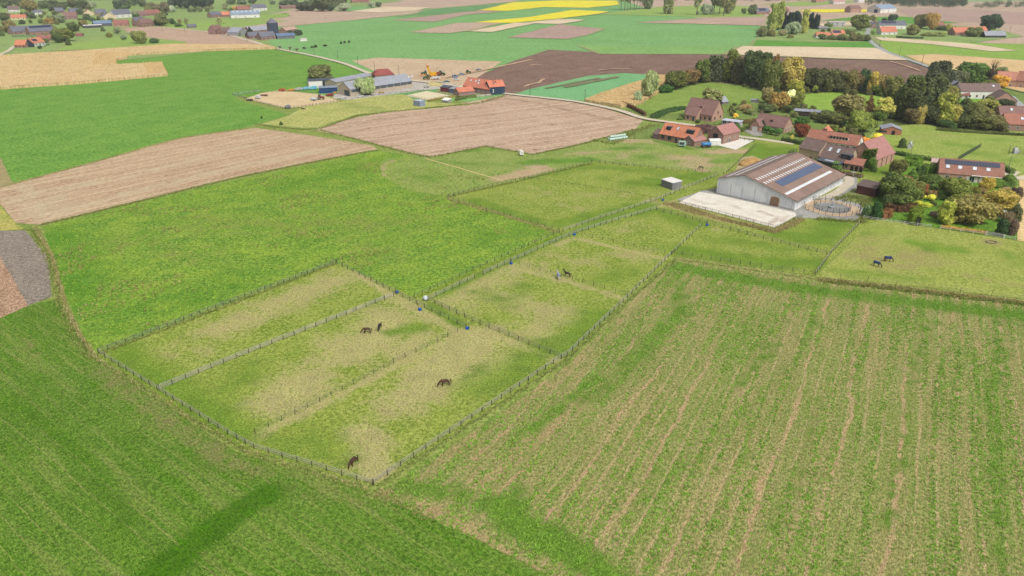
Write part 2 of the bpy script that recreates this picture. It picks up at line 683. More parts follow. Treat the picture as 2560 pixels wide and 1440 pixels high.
# village meadows (upper left) and far right plain
field('meadow', [(-700, 150), (-600, -30), (700, -30), (760, 20), (600, 60), (680, 112), (300, 150), (0, 155)], meadow, 1, **FAR)
field('field', [(380, -30), (1500, -40), (1290, 4), (1080, 22), (900, 14), (740, 16), (700, 4)], tanm, 2, **FAR)
field('meadow', [(640, -12), (900, -12), (1010, 3), (900, 15), (700, 17)], meadow, 3, **FAR)
field('field', [(570, 70), (640, 45), (735, 22), (890, 28), (1060, 24), (1040, 34), (890, 50), (760, 62), (690, 68)], tanm, 2, **FAR)
field('meadow', [(610, 44), (720, 32), (725, 41), (640, 53)], lime, 3, **FAR)
field('field', [(296, 70), (400, 67), (560, 82), (650, 105), (650, 114), (480, 113), (330, 88)],
      soil('ploughed_strip', ang((400, 70), (640, 108)), (194, 164, 140), (186, 156, 132), rows=((5, (172, 142, 120), .5, 120),), patch=50, fine=3, bump=.2), 3, **FAR)
field('meadow', [(130, 128), (180, 108), (320, 88), (470, 106), (440, 114), (230, 124)], lime, 3, **FAR)
field('meadow', [(380, 62), (560, 50), (720, 52), (600, 68), (540, 82), (410, 70)], lime, 2, **FAR)
field('field', [(872, 29), (960, 17), (1076, 19), (1040, 27), (950, 32)], pale, 4, **FAR)
field('field', [(978, 51), (1086, 55), (1165, 37), (1256, 30), (1204, 26)], purp, 3, **FAR)
field('field', [(1195, 26), (1270, 28), (1360, 18), (1470, 20), (1548, 12), (1545, 2), (1400, 1), (1280, 6)], yel, 3, **FAR)
field('field', [(1185, 56), (1280, 58), (1390, 48), (1500, 35), (1524, 29), (1430, 25), (1330, 42)], yel, 4, **FAR)
field('field', [(1305, 58), (1400, 48), (1462, 50), (1446, 54), (1400, 61)], pale, 5, **FAR)
field('field', [(1025, 81), (1120, 84), (1168, 78), (1262, 57), (1220, 56), (1140, 58)], tanm, 3, **FAR)
field('field', [(1168, 79), (1230, 81), (1338, 59), (1290, 57)], pale, 4, **FAR)
field('field', [(1270, 94), (1420, 98), (1470, 88), (1512, 73), (1400, 61)], purp, 3, **FAR)
field('meadow', [(990, 42), (1080, 24), (1240, 10), (1290, 8), (1190, 28), (1100, 36)], GM('dark_crop', (112, 158, 98), (100, 148, 90), (120, 164, 104), patch=60, fine=4, bump=.1), 2, **FAR)
field('field', [(1500, 135), (1440, 113), (1838, 116), (1835, 136)], GM('lime_crop', (136, 178, 98), (126, 170, 96), (144, 184, 106), patch=60, fine=4, bump=.1), 2, **FAR)
# far right plain
field('plain', [(1640, 30), (1500, -20), (1700, -45), (3300, -45), (3500, 110), (2560, 120), (2200, 75), (1930, 68)], tanm, 1, **FAR)
field('meadow', [(1500, 36), (1640, 18), (1780, 12), (1880, 16), (1915, 44), (1800, 44), (1650, 40)], lime, 2, **FAR)
field('field', [(1590, 57), (1740, 60), (1913, 65), (1918, 42), (1800, 43), (1700, 49)],
      soil('mauve_ploughed', ang((1600, 56), (1900, 44)), (176, 150, 138), (196, 166, 144), patch=70, fine=4, bump=.1, rows=((6, (160, 136, 126), .6, 200),)), 3, **FAR)
field('field', [(1900, 12), (2010, 4), (2200, 2), (2000, 16)], lime, 2, **FAR)
field('field', [(1990, 28), (2030, 23), (2180, 24), (2170, 30), (2060, 32)], yel, 3, **FAR)
field('meadow', [(2040, 54), (2130, 43), (2260, 42), (2400, 58), (2310, 62), (2190, 54), (2090, 52)], bright, 3, **FAR)
field('field', [(2040, 60), (2180, 52), (2200, 58), (2060, 68)], pale, 3, **FAR)
field('field', [(2300, 50), (2560, 62), (2700, 70), (2700, 40), (2400, 22), (2240, 22), (2260, 36)], purp, 2, **FAR)
field('field', [(2400, 6), (2560, 2), (2800, 10), (2800, -20), (2400, -16)], GM('far_meadow', (150, 180, 120), (140, 172, 112), (160, 186, 126), patch=60, fine=5, bump=.1), 3, **FAR)
field('garden_ground', [(1890, 104), (1895, 88), (2000, 70), (2170, 66), (2190, 104)], meadow, 3, **FAR)
field('garden_ground', [(2175, 90), (2180, 66), (2300, 60), (2480, 70), (2560, 92), (2400, 110), (2300, 104)], meadow, 3, **FAR)
field('meadow', [(1870, 119), (1890, 100), (2060, 106), (2180, 104), (2205, 126)], bright, 4, **FAR)
field('field', [(1808, 137), (1855, 116), (2190, 121), (2280, 152), (2100, 148)], pale, 5, **FAR)
field('meadow', [(2180, 92), (2430, 108), (2600, 112), (2760, 150), (2760, 190), (2560, 172), (2280, 150), (2215, 128)],
      GM('right_meadow', (146, 178, 76), (132, 168, 70), (156, 184, 88), patch=40, fine=3, bump=.15), 3, **FAR)
field('field', [(2184, 93), (2260, 98), (2420, 110), (2545, 128), (2480, 130), (2330, 112), (2200, 102)], pale, 5, **FAR)
field('field', [(2262, 140), (2340, 136), (2560, 152), (2800, 170), (2800, 240), (2560, 232), (2440, 200), (2330, 172)],
      GM('maize_stubble', (222, 190, 138), (208, 176, 126), (230, 202, 154), patch=30, fine=2, bump=.2), 4, **FAR)
# ploughed dark field
field('ploughed_field', [(1150, 222), (1195, 190), (1290, 150), (1372, 124), (1500, 131), (1840, 137), (2100, 147), (2262, 151), (2345, 178), (2400, 215), (2000, 235), (1660, 195), (1480, 190), (1340, 226), (1270, 236)],
      GM('ploughed_soil', (138, 112, 98), (126, 100, 88), (152, 126, 110), patch=30, fine=2.2, ang=ang((1280, 225), (1700, 140)), rows=((3, (112, 90, 78), .5, 60), (8, (150, 126, 108), .4, 120)), lines=((2.4, .35, (104, 82, 70), .55, 60),), bump=.8), 3, amp=.8, seg=8, res=6,
      wear=None)
for a, c in (((1495, 177), (1575, 173)), ((1310, 218), (1350, 208)), ((1345, 210), (1362, 198)), ((2225, 155), (2300, 178)), ((1325, 165), (1352, 163))):
    ribbon('bare_track', [a, ((a[0] + c[0]) / 2, (a[1] + c[1]) / 2 - 1.5), c], 2.2, M((208, 176, 142), (186, 152, 122)), 5, .8)
field('crop_field', [(1280, 238), (1320, 224), (1470, 190), (1560, 183), (1670, 190), (1640, 200), (1480, 246), (1440, 254), (1350, 246)],
      GM('blue_green_crop', (124, 180, 124), (114, 172, 112), (134, 186, 130), patch=25, fine=2, bump=.15), 4, amp=.6, seg=6)
for a, c, wd in (((1412, 219), (1545, 193), 5), ((1365, 222), (1500, 196), 3)):
    ribbon('bare_strip', [a, c], wd, M((140, 118, 92), (122, 130, 90), .6), 5, 1.2)
field('field', [(880, 152), (945, 144), (1255, 154), (1200, 190), (1150, 222), (1060, 207), (960, 190)],
      soil('dry_field', ang((920, 150), (1180, 185)), (206, 182, 150), (196, 170, 140), (214, 192, 162), rows=((4, (190, 164, 136), .5, 90),), patch=30, fine=3, bump=.2), 3, amp=.8, seg=8)
# big green left field
field('crop_field', [(-500, 260), (0, 215), (290, 148), (480, 120), (690, 121), (760, 138), (850, 159), (938, 190), (905, 215), (770, 234), (640, 242), (588, 240), (600, 252), (724, 287), (650, 308), (600, 322), (450, 347), (40, 460), (22, 440), (0, 398), (-500, 440)],
      GM('green_wheat', (116, 162, 66), (100, 150, 58), (130, 170, 78), patch=22, fine=1.4, finew=.65, ang=ang((40, 440), (600, 310)), rows=((3, (96, 148, 56), .5, 60), (9, (134, 172, 72), .4, 120)), lines=((1.6, .35, (88, 138, 48), .5, 40), (18, .05, (84, 132, 44), .7, 200)), bump=.4), 2, amp=.5, seg=5)
# brown stubble, left
field('stubble_field', [(-120, 498), (0, 468), (45, 458), (450, 345), (640, 320), (770, 338), (930, 364), (944, 374), (600, 440), (130, 556), (96, 562), (40, 558), (0, 510)],
      GM('stubble_soil', (196, 168, 136), (184, 154, 124), (206, 182, 148), patch=22, fine=1.4, ang=ang((120, 500), (820, 352)),
         rows=((1.6, (166, 136, 108), .5, 60), (6, (212, 190, 154), .5, 120)), lines=((1.5, .3, (150, 122, 96), .7, 150), (6, .12, (220, 202, 168), .9, 200)), wear=(216, 198, 162), bump=.4), 3, amp=.5, seg=4, res=4,
      wear=[([(20, 500), (140, 540), (330, 480), (600, 415), (860, 365)], 3, .8), ([(60, 490), (330, 440), (600, 370), (700, 340)], 2.2, .8), ([(60, 470), (110, 550)], 6, .6), ([(130, 480), (190, 535)], 4, .5)])
ribbon('field_margin', [(20, 462), (250, 402), (450, 346), (620, 322)], 1.6, M((170, 150, 96), (120, 140, 70), 2), 4, .6)
ribbon('field_margin', [(100, 563), (350, 502), (600, 442), (900, 382), (946, 376)], 1.5, M((136, 132, 80), (110, 128, 66), 2), 4, .5)
# centre brown field
field('ploughed_field', [(786, 326), (860, 300), (980, 278), (1100, 270), (1268, 236), (1380, 247), (1500, 268), (1608, 300), (1590, 322), (1450, 360), (1332, 386), (1290, 378), (1215, 366), (1140, 380), (1076, 393), (1000, 376), (900, 350)],
      GM('harrowed_soil', (198, 170, 144), (186, 158, 132), (208, 184, 158), patch=24, fine=1.6, ang=ang((850, 335), (1450, 262)),
         rows=((1.8, (176, 146, 122), .5, 70), (6, (214, 190, 164), .45, 140)), lines=((2.2, .25, (158, 130, 106), .7, 160), (9, .1, (222, 202, 176), .9, 260), (21, .06, (150, 120, 96), .9, 300)), wear=(168, 138, 112), bump=.35), 3, amp=.5, seg=4, res=4,
      wear=[([(1264, 246), (1360, 262), (1530, 300)], 2.0, .8), ([(840, 322), (1100, 276), (1260, 245)], 1.6, .6), ([(1080, 372), (1330, 362), (1560, 310)], 1.6, .5), ([(820, 330), (1060, 380)], 1.5, .5), ([(1260, 255), (1100, 300), (1000, 330)], 1.2, .4)])
# yellowish rough grass beside the left farm
field('meadow', [(655, 310), (720, 290), (770, 262), (850, 254), (900, 242), (1012, 236), (1035, 250), (1075, 256), (1190, 262), (1060, 270), (900, 287), (800, 322), (720, 322)],
      GM('rough_grass', (184, 184, 108), (164, 172, 92), (200, 196, 128), patch=14, fine=1.5, wear=(150, 166, 86), lush=(120, 150, 66), bump=.4), 3, amp=.5, seg=4, res=4,
      wear=[([(880, 262), (1000, 285)], 8, .6)], lush=[([(640, 312), (740, 322), (800, 322), (900, 288), (1060, 272), (1200, 258), (1260, 240)], 2.6, .9)])
field('farm_yard', [(830, 246), (870, 250), (1040, 228), (1100, 222), (1150, 222), (1120, 206), (1020, 204), (840, 232)], GM('farmyard_gravel', (196, 190, 180), (180, 172, 160), (206, 200, 190), patch=8, fine=1.5, bump=.2), 4)
field('farm_yard', [(1090, 236), (1140, 242), (1230, 240), (1225, 232), (1150, 222), (1095, 222)], GM('farmyard_grass', (150, 160, 106), (170, 166, 126), (140, 156, 90), patch=8, fine=1.5, bump=.2), 4)
sandm = GM('paddock_sand', (218, 194, 152), (206, 182, 140), (226, 206, 168), patch=10, fine=1.6, bump=.15)
field('sand_paddock', [(612, 248), (718, 272), (852, 254), (800, 236), (700, 226), (655, 232)], sandm, 4)
field('sand_paddock', [(1013, 239), (1069, 251), (1130, 240), (1068, 228)], GM('pale_sand', (226, 214, 178), (214, 200, 162), (234, 224, 194), patch=10, fine=1.6, bump=.15), 5)
# rough meadow
tuss = (150, 140, 84)
field('meadow', [(108, 566), (500, 470), (944, 376), (1060, 395), (1250, 452), (1110, 492), (1400, 580), (1030, 744), (840, 657), (236, 886), (190, 800), (152, 700), (118, 600)],
      GM('tussock_meadow', (126, 160, 56), (102, 144, 52), (144, 170, 70), patch=11, fine=1.0, finew=.6, ang=ang((300, 700), (900, 560)), rows=((3.5, (104, 146, 50), .45, 9), (5, (164, 184, 72), .4, 12)), wear=(150, 158, 84), lush=(92, 150, 40), bump=.6), 2, amp=.4, seg=3, res=4,
      wear=[([(950, 420), (1060, 400), (1250, 450)], 9, .5), ([(500, 560), (1000, 560)], 14, .42), ([(300, 600), (500, 640)], 10, .38), ([(900, 600), (960, 660)], 10, .35)],
      lush=[([(130, 590), (200, 760)], 12, .6), ([(600, 700), (300, 800)], 12, .45), ([(700, 470), (900, 420)], 10, .5), ([(1200, 600), (1320, 570)], 8, .4)])
field('meadow', [(950, 410), (965, 398), (1075, 394), (1140, 381), (1215, 367), (1290, 379), (1340, 388), (1530, 346), (1650, 350), (1745, 372), (1800, 370), (1885, 366), (1850, 405), (1812, 437), (1500, 404), (1330, 440), (1250, 453), (1112, 490), (1020, 476), (955, 440)],
      GM('grazed_meadow', (146, 164, 84), (128, 152, 70), (162, 170, 100), patch=12, fine=1.2, wear=(206, 178, 142), lush=(104, 152, 48), bump=.4), 3, amp=.4, seg=3, res=2.5,
      wear=[([(1260, 448), (1350, 425), (1340, 415)], 6, 1.0), ([(1420, 385), (1520, 380)], 2, .8), ([(1560, 352), (1640, 352)], 6, .7), ([(1660, 390), (1760, 400), (1770, 415)], 6, .75), ([(1780, 380), (1870, 378)], 5, .9), ([(1710, 410), (1760, 425)], 4, .8), ([(958, 440), (956, 415), (985, 402)], 1.5, .7), ([(1550, 395), (1600, 370)], 4, .5)],
      lush=[([(1320, 408), (1470, 400)], 5, 1.0), ([(1260, 412), (1090, 405)], 4, .45), ([(1540, 372), (1620, 370)], 4, .7), ([(1600, 395), (1660, 388)], 5, .6), ([(1790, 405), (1820, 400)], 4, .8), ([(1150, 378), (1260, 372)], 4, .6), ([(1640, 352), (1720, 372)], 2.5, .9), ([(1010, 430), (1100, 450)], 6, .4)])
ribbon('trodden_line', [(1064, 397), (1150, 421), (1258, 453)], .7, M((222, 198, 140), (206, 180, 124)), 5, .15)
# the estate's paddocks
pad = lambda n, **k: GM(n, (146, 162, 70), (128, 150, 58), (166, 174, 92), patch=9, fine=.9, finew=.6, wear=(194, 184, 126), lush=(116, 152, 48), bump=.6, **k)
EST = [(238, 885), (590, 1115), (936, 1216), (1410, 898), (1565, 748), (1688, 640), (2038, 690), (2190, 545), (2240, 470), (2270, 400), (2140, 350), (1985, 358), (1890, 345), (1880, 364), (1812, 436), (1480, 404), (1112, 491), (1402, 579), (1032, 742), (840, 657)]
field('paddock_grass', EST, pad('paddock_turf'), 4, amp=.3, seg=3, res=1.6,
      wear=[([(560, 820), (700, 760), (840, 700)], 7, .8), ([(420, 885), (480, 870)], 7, .45), ([(700, 1000), (760, 960)], 8, .9), ([(880, 880), (940, 850), (960, 800)], 8, .95), ([(850, 860), (830, 900)], 7, .8),
            ([(1080, 930), (1160, 880), (1200, 850)], 9, 1.0), ([(1010, 1000), (1080, 950)], 8, .85), ([(905, 1080), (925, 1130), (940, 1180)], 4.5, .9), ([(1250, 900), (1180, 940)], 7, .7),
            ([(640, 1092), (800, 1015), (960, 932), (1140, 838)], 1.3, 1.0), ([(1180, 824), (1280, 858), (1405, 908)], 1.4, 1.0), ([(880, 680), (1000, 752), (1060, 785), (1152, 832)], 1.5, 1.0), ([(985, 752), (1080, 795)], 4, .7), ([(1180, 828)], 3, 1.0),
            ([(1140, 760), (1230, 700), (1290, 672)], 7, .7), ([(1250, 740), (1340, 770), (1420, 800)], 8, .65), ([(1330, 820), (1390, 850)], 6, .75), ([(1290, 672), (1420, 705), (1560, 748)], 1.3, 1.0), ([(1300, 675)], 4, .8),
            ([(1436, 596), (1540, 620), (1662, 648)], 1.2, 1.0), ([(1436, 598), (1390, 612)], 2.0, .9), ([(1560, 640), (1620, 640)], 6, .6), ([(1400, 690), (1330, 660)], 6, .5), ([(1480, 660), (1380, 640)], 9, .4),
            ([(1330, 480), (1480, 490), (1580, 480)], 9, .3), ([(1400, 510), (1460, 520)], 6, .35), ([(1625, 505), (1650, 515)], 3, .9), ([(1780, 575)], 2.5, .7), ([(1560, 575), (1620, 560)], 6, .35), ([(1840, 620), (1900, 640)], 5, .3),
            ([(620, 760), (460, 850)], 4, .4), ([(1000, 880), (1050, 850)], 5, .8), ([(2000, 560), (2060, 580)], 4, .2)],
      lush=[([(300, 880), (420, 960), (600, 1085)], 5, .8), ([(760, 1090), (850, 1130), (700, 1110)], 6, .5), ([(1200, 960), (1330, 890), (1270, 940)], 6, .7), ([(1380, 870), (1440, 840), (1500, 790)], 6, .85), ([(620, 930), (560, 990)], 6, .5), ([(980, 830), (1040, 820)], 3, .8),
            ([(1200, 730), (1270, 760), (1310, 720)], 4, .5), ([(1510, 700), (1560, 680)], 6, .5), ([(1180, 500), (1370, 565), (1520, 530), (1620, 510)], 4, .8), ([(1450, 555), (1640, 525), (1740, 560)], 5, .7), ([(1700, 625), (1900, 655), (2030, 660)], 6, .8), ([(1960, 585), (2040, 600), (2090, 560)], 6, .9),
            ([(1600, 460), (1750, 440)], 8, .8), ([(1330, 440), (1480, 415), (1650, 430)], 6, .6), ([(1885, 365), (1900, 395), (1960, 375)], 8, 1.0), ([(1080, 765), (1150, 812)], 2, .9), ([(1100, 735), (1300, 640), (1420, 585), (1640, 512)], 1.8, .9), ([(1800, 600), (1960, 620)], 5, .6), ([(2150, 425), (2210, 430)], 8, 1.0)])
# hall yard, arena, walker, drive
field('yard_gravel', [(1690, 500), (1752, 478), (1800, 470), (2000, 430), (2140, 430), (2150, 500), (2160, 530), (2140, 552), (2060, 548), (1990, 545), (1780, 520)], GM('yard_gravel', (168, 166, 160), (150, 148, 144), (182, 180, 172), patch=7, fine=1.0, bump=.2), 6, amp=.3)
field('rough_bank', [(2062, 462), (2100, 446), (2122, 448), (2110, 466), (2060, 496), (2040, 500)], GM('rough_bank_grass', (150, 156, 92), (130, 146, 70), (166, 160, 110), patch=5, fine=1.0, bump=.5), 7, amp=.4)
field('rough_bank', [(2085, 500), (2140, 470), (2165, 490), (2160, 515), (2120, 505)], GM('weedy_bank', (148, 152, 104), (128, 144, 76), (166, 158, 120), patch=5, fine=1.0, bump=.5), 7, amp=.4)
field('stone_heap_ground', [(2040, 506), (2090, 499), (2150, 512), (2150, 530), (2130, 540), (2040, 520)], GM('grey_chippings', (186, 186, 184), (172, 172, 170), (198, 198, 196), patch=5, fine=.8, bump=.4), 8, amp=.3)
ribbon('drive', [(2052, 500), (2090, 484), (2118, 462), (2124, 450), (2112, 441)], 3.6, M((212, 202, 182), (194, 182, 160), 1), 9, .5)
field('riding_arena', [(1696, 508), (1748, 481), (1790, 487), (1988, 533), (1990, 540), (1939, 571)],
      GM('arena_sand', (232, 226, 212), (222, 214, 198), (240, 236, 224), patch=6, fine=1.2, wear=(208, 194, 172), bump=.15), 9, amp=.15, seg=2, res=1.2,
      wear=[([(1720, 510), (1840, 540), (1925, 562)], 1.0, .6), ([(1925, 562), (1945, 545), (1900, 530)], 1.2, .8), ([(1730, 500), (1760, 510), (1790, 512)], 1.2, .5), ([(1830, 515), (1900, 545)], 1.5, .5), ([(1950, 556), (1972, 540)], .8, .8)])
field('grass_bank', [(1668, 505), (1690, 500), (1697, 511), (1820, 544), (1939, 576), (2004, 545), (2010, 552), (1940, 584), (1800, 556), (1670, 520)], GM('dry_bank_grass', (176, 166, 112), (156, 154, 88), (192, 182, 134), patch=4, fine=.9, bump=.6), 7, amp=.5)
# right pasture
field('pasture', [(2040, 692), (2192, 546), (2340, 572), (2540, 602), (2800, 640), (2900, 800), (2560, 748), (2300, 718)],
      GM('pasture_turf', (160, 170, 84), (146, 160, 72), (174, 180, 100), patch=9, fine=1.0, wear=(178, 166, 110), lush=(122, 160, 52), bump=.6), 4, amp=.3, seg=3, res=3,
      wear=[([(2420, 690), (2560, 720)], 1.2, .8), ([(2220, 660), (2300, 640)], 9, .6), ([(2480, 607)], 3, 1.0), ([(2150, 640), (2180, 600)], 8, .5)],
      lush=[([(2280, 605), (2320, 612)], 3.5, 1.0), ([(2330, 622), (2400, 625)], 4, .8), ([(2140, 585), (2200, 575)], 5, .5), ([(2100, 680), (2300, 700)], 4, .5), ([(2520, 640), (2560, 660)], 6, .5)])
# garden of the long house, and lawns round the houses
gard = GM('garden_lawn', (108, 150, 50), (92, 134, 44), (128, 162, 66), patch=6, fine=1.0, bump=.4)
field('garden_ground', [(2160, 544), (2195, 470), (2250, 400), (2330, 420), (2500, 430), (2540, 470), (2545, 600), (2340, 570)], gard, 5)
field('lawn', [(2245, 398), (2160, 360), (2190, 320), (2300, 310), (2400, 325), (2560, 330), (2700, 345), (2760, 460), (2560, 440), (2510, 430), (2330, 412)],
      GM('back_pasture', (156, 172, 84), (140, 162, 70), (170, 182, 100), patch=10, fine=1.2, wear=(184, 172, 122), lush=(126, 164, 58), bump=.4), 5, amp=.4, seg=3, res=3,
      wear=[([(2260, 345), (2380, 340)], 5, .4)], lush=[([(2370, 360), (2420, 365)], 5, .6), ([(2480, 350), (2520, 352)], 4, .7), ([(2450, 385), (2520, 400)], 8, .5), ([(2240, 375), (2260, 390)], 6, .6)])
wood_floor = GM('wood_floor', (92, 104, 52), (80, 92, 46), (112, 116, 66), patch=8, fine=1.5, bump=.4)
field('village_ground', [(1560, 275), (1600, 262), (1664, 232), (1760, 203), (1920, 205), (2060, 226), (2250, 235), (2400, 190), (2560, 190), (2800, 200), (2800, 350), (2560, 340), (2400, 328), (2300, 312), (2190, 322), (2150, 362), (1990, 362), (1880, 350), (1860, 372), (1740, 374), (1650, 356), (1530, 352), (1600, 322), (1650, 308), (1800, 318), (1730, 300), (1640, 294)],
      GM('village_grass', (122, 146, 72), (106, 132, 60), (146, 156, 90), patch=9, fine=1.4, bump=.3), 2)
field('lawn', [(1575, 268), (1640, 236), (1700, 222), (1775, 205), (1870, 215), (1920, 235), (1910, 258), (1850, 262), (1800, 250), (1745, 272), (1700, 282), (1640, 290)],
      GM('orchard_lawn', (140, 164, 78), (120, 150, 60), (158, 174, 94), patch=12, fine=1.4, bump=.3), 5, amp=.5)
field('lawn', [(2000, 262), (2010, 236), (2090, 230), (2190, 240), (2230, 252), (2180, 292), (2100, 296), (2040, 278)],
      GM('glade_lawn', (146, 178, 74), (130, 166, 62), (160, 184, 86), patch=12, fine=1.4, bump=.3), 5, amp=.5)
field('lawn', [(2375, 262), (2400, 246), (2480, 248), (2470, 264), (2420, 272)], GM('front_lawn', (120, 172, 52), (108, 160, 48), (134, 180, 66), patch=8, fine=1.4, bump=.3), 6)
field('wood_floor', [(1650, 236), (1700, 196), (1800, 190), (2000, 205), (2250, 215), (2420, 190), (2420, 235), (2330, 320), (2200, 318), (2240, 250), (2190, 238), (2090, 229), (2000, 236), (1940, 240), (1870, 214), (1780, 203), (1700, 220)], wood_floor, 4, amp=.8)
field('concrete_yard', [(1795, 364), (1815, 352), (1848, 346), (1884, 352), (1840, 375)], M((238, 234, 224), (226, 220, 208), .4), 6, amp=.05)
field('driveway', [(1850, 324), (1878, 322), (1905, 330), (1906, 341), (1885, 340)], M((170, 164, 158), (150, 146, 140), .8), 6, amp=.1)
field('straw_yard', [(1838, 425), (1852, 395), (1880, 390), (1910, 400), (1900, 410)], M((188, 172, 128), (166, 158, 110), .8), 6, amp=.4)
field('stubble_field', [(2548, 440), (2620, 430), (2800, 520), (2800, 640), (2543, 602)], GM('golden_stubble', (232, 204, 146), (218, 190, 134), (238, 216, 164), patch=12, fine=1.2, ang=ang((2560, 600), (2560, 450)), rows=((1.5, (206, 176, 124), .5, 40),), bump=.3), 6, amp=.3)
# left strips and near fields
field('ploughed_strip', [(-60, 582), (0, 578), (62, 576), (118, 640), (130, 742), (70, 764), (0, 640)],
      GM('violet_plough', (150, 140, 126), (138, 128, 116), (162, 152, 138), patch=9, fine=1.0, ang=ang((60, 700), (40, 600)), rows=((1.2, (134, 120, 114), .5, 30),), bump=.5), 4)
field('stubble_strip', [(-400, 640), (-60, 585), (6, 640), (72, 764), (0, 796), (-400, 880)],
      GM('red_brown_soil', (182, 150, 122), (168, 136, 108), (194, 166, 138), patch=9, fine=1.0, ang=ang((20, 760), (0, 660)), rows=((1.2, (150, 118, 92), .5, 30),), bump=.5), 3)
field('meadow', [(-300, 560), (0, 512), (40, 560), (60, 574), (0, 578), (-300, 620)], GM('dry_corner_grass', (186, 176, 96), (160, 166, 80), (196, 188, 116), patch=8, fine=1.2, bump=.4), 4)
field('field_edge', [(-300, 400), (0, 392), (34, 462), (0, 470), (-300, 520)], M((178, 156, 112), (140, 140, 84), .6), 3)
nearA = ang((0, 1010), (330, 1440))
field('crop_field', [(-500, 900), (0, 796), (75, 764), (140, 748), (165, 790), (236, 896), (585, 1128), (930, 1232), (975, 1250), (1180, 1345), (1400, 1460), (1450, 1560), (-700, 1560)],
      GM('young_grass', (100, 138, 46), (88, 126, 38), (122, 148, 64), patch=22, fine=.7, ang=ang((60, 960), (420, 1240)),
         rows=((2.4, (146, 154, 84), .55, 40), (4.5, (84, 134, 24), .6, 70)), lines=((.7, .4, (84, 118, 34), .5, 14), (2.8, .1, (168, 164, 104), .5, 22), (6.2, .16, (80, 130, 22), .65, 50)), wear=(152, 148, 92), lush=(76, 124, 18), bump=.7), 3, amp=.4, seg=2.5, res=2.5,
      wear=[([(240, 920), (420, 1050), (600, 1170)], 3, .65), ([(60, 830), (95, 895)], .6, .8), ([(600, 1180), (930, 1260)], 3, .4)],
      lush=[([(672, 1234), (520, 1330), (380, 1450)], 2.5, 1.5), ([(20, 1000), (200, 1150), (330, 1320)], 2.2, .5), ([(150, 780), (80, 790)], 4, .5), ([(420, 1120), (700, 1300)], 2.5, .35)])
covA = ang((1440, 1100), (1700, 760))
field('cover_crop_field', [(935, 1236), (1012, 1200), (1420, 912), (1570, 762), (1694, 652), (2040, 704), (2300, 728), (2560, 756), (2900, 815), (3200, 1560), (1560, 1560), (1390, 1450), (1180, 1340), (975, 1256)],
      GM('cover_crop_soil', (160, 154, 98), (140, 146, 80), (174, 164, 114), patch=26, fine=.62, ang=covA,
         rows=((2.6, (122, 150, 62), .5, 30), (9, (112, 150, 52), .5, 60)), lines=((.75, .45, (178, 160, 112), .5, 14), (3.1, .15, (188, 168, 122), .8, 160), (9.3, .08, (192, 162, 124), .95, 200), (1.5, .3, (92, 136, 44), .45, 18)), wear=(196, 172, 124), lush=(96, 146, 34), bump=.8), 3, amp=.4, seg=2.5, res=2,
      wear=[([(1030, 1240), (1200, 1350), (1330, 1440)], 1.6, 1.0), ([(1190, 1220), (1340, 1100), (1500, 960)], 1.6, .75), ([(1030, 1205), (1420, 925), (1570, 775)], 1.0, .7), ([(1700, 660), (2040, 712)], 1.3, .4)],
      lush=[([(1240, 1265), (1300, 1310), (1440, 1390), (1520, 1440)], 3.2, 1.1), ([(1250, 1290), (1290, 1240)], 2.6, .8), ([(1000, 1215), (1150, 1235)], 3, .7), ([(1480, 1000), (1700, 780), (1690, 690)], 3.0, .6), ([(1320, 1080), (1500, 940)], 1.5, .8), ([(1700, 670), (2000, 722), (2330, 762), (2640, 800)], 3.6, 1.0),
            ([(2010, 980), (2330, 790)], .1, .0), ([(2330, 800), (2290, 900), (2270, 1080), (2210, 1330)], .9, .7), ([(2500, 800), (2480, 1000), (2500, 1440)], 1.3, .6), ([(2530, 800), (2520, 960)], .8, .6), ([(1860, 960), (1960, 850)], .8, .6), ([(1700, 1100), (1900, 900)], 1.0, .4), ([(1560, 1300), (1900, 1000), (2040, 800)], 1.2, .4), ([(2040, 1000), (2000, 1200), (1850, 1440)], 1.3, .5), ([(1860, 960), (1920, 860)], 1.2, .7)])

# roads
lane = M((218, 206, 180), (202, 190, 166), .8)
ribbon('lane', [(380, 68), (470, 75), (560, 86), (625, 103), (690, 122), (780, 140), (860, 160), (925, 185), (985, 200), (1060, 206), (1150, 218), (1270, 236), (1370, 247), (1450, 257), (1545, 277), (1610, 298), (1680, 308), (1750, 318)], 4.2, lane, 7)
ribbon('lane', [(1744, 317), (1800, 331), (1850, 342), (1885, 346), (1985, 360)], 4.0, lane, 7)
ribbon('lane', [(-60, 168), (0, 138), (22, 128), (32, 119), (40, 116)], 4.0, lane, 7)
road = M((176, 180, 178), (160, 164, 162), .8)
ribbon('road', [(2172, 72), (2168, 88), (2178, 106), (2215, 130), (2270, 150), (2330, 172), (2350, 190)], 4.6, road, 8)
ribbon('road', [(2690, 330), (2600, 292), (2550, 262), (2524, 240)], 5.0, road, 8)
ribbon('drive', [(2535, 428), (2520, 440), (2545, 446), (2620, 440)], 5.0, lane, 8)
ribbon('verge', [(1010, 200), (1140, 214), (1090, 204)], 3.0, lane, 6)
ribbon('dirt_track', [(1112, 206), (1108, 200), (1120, 194), (1170, 184), (1230, 172), (1330, 150)], 3.5, M((204, 172, 136), (186, 154, 120)), 6, .9)

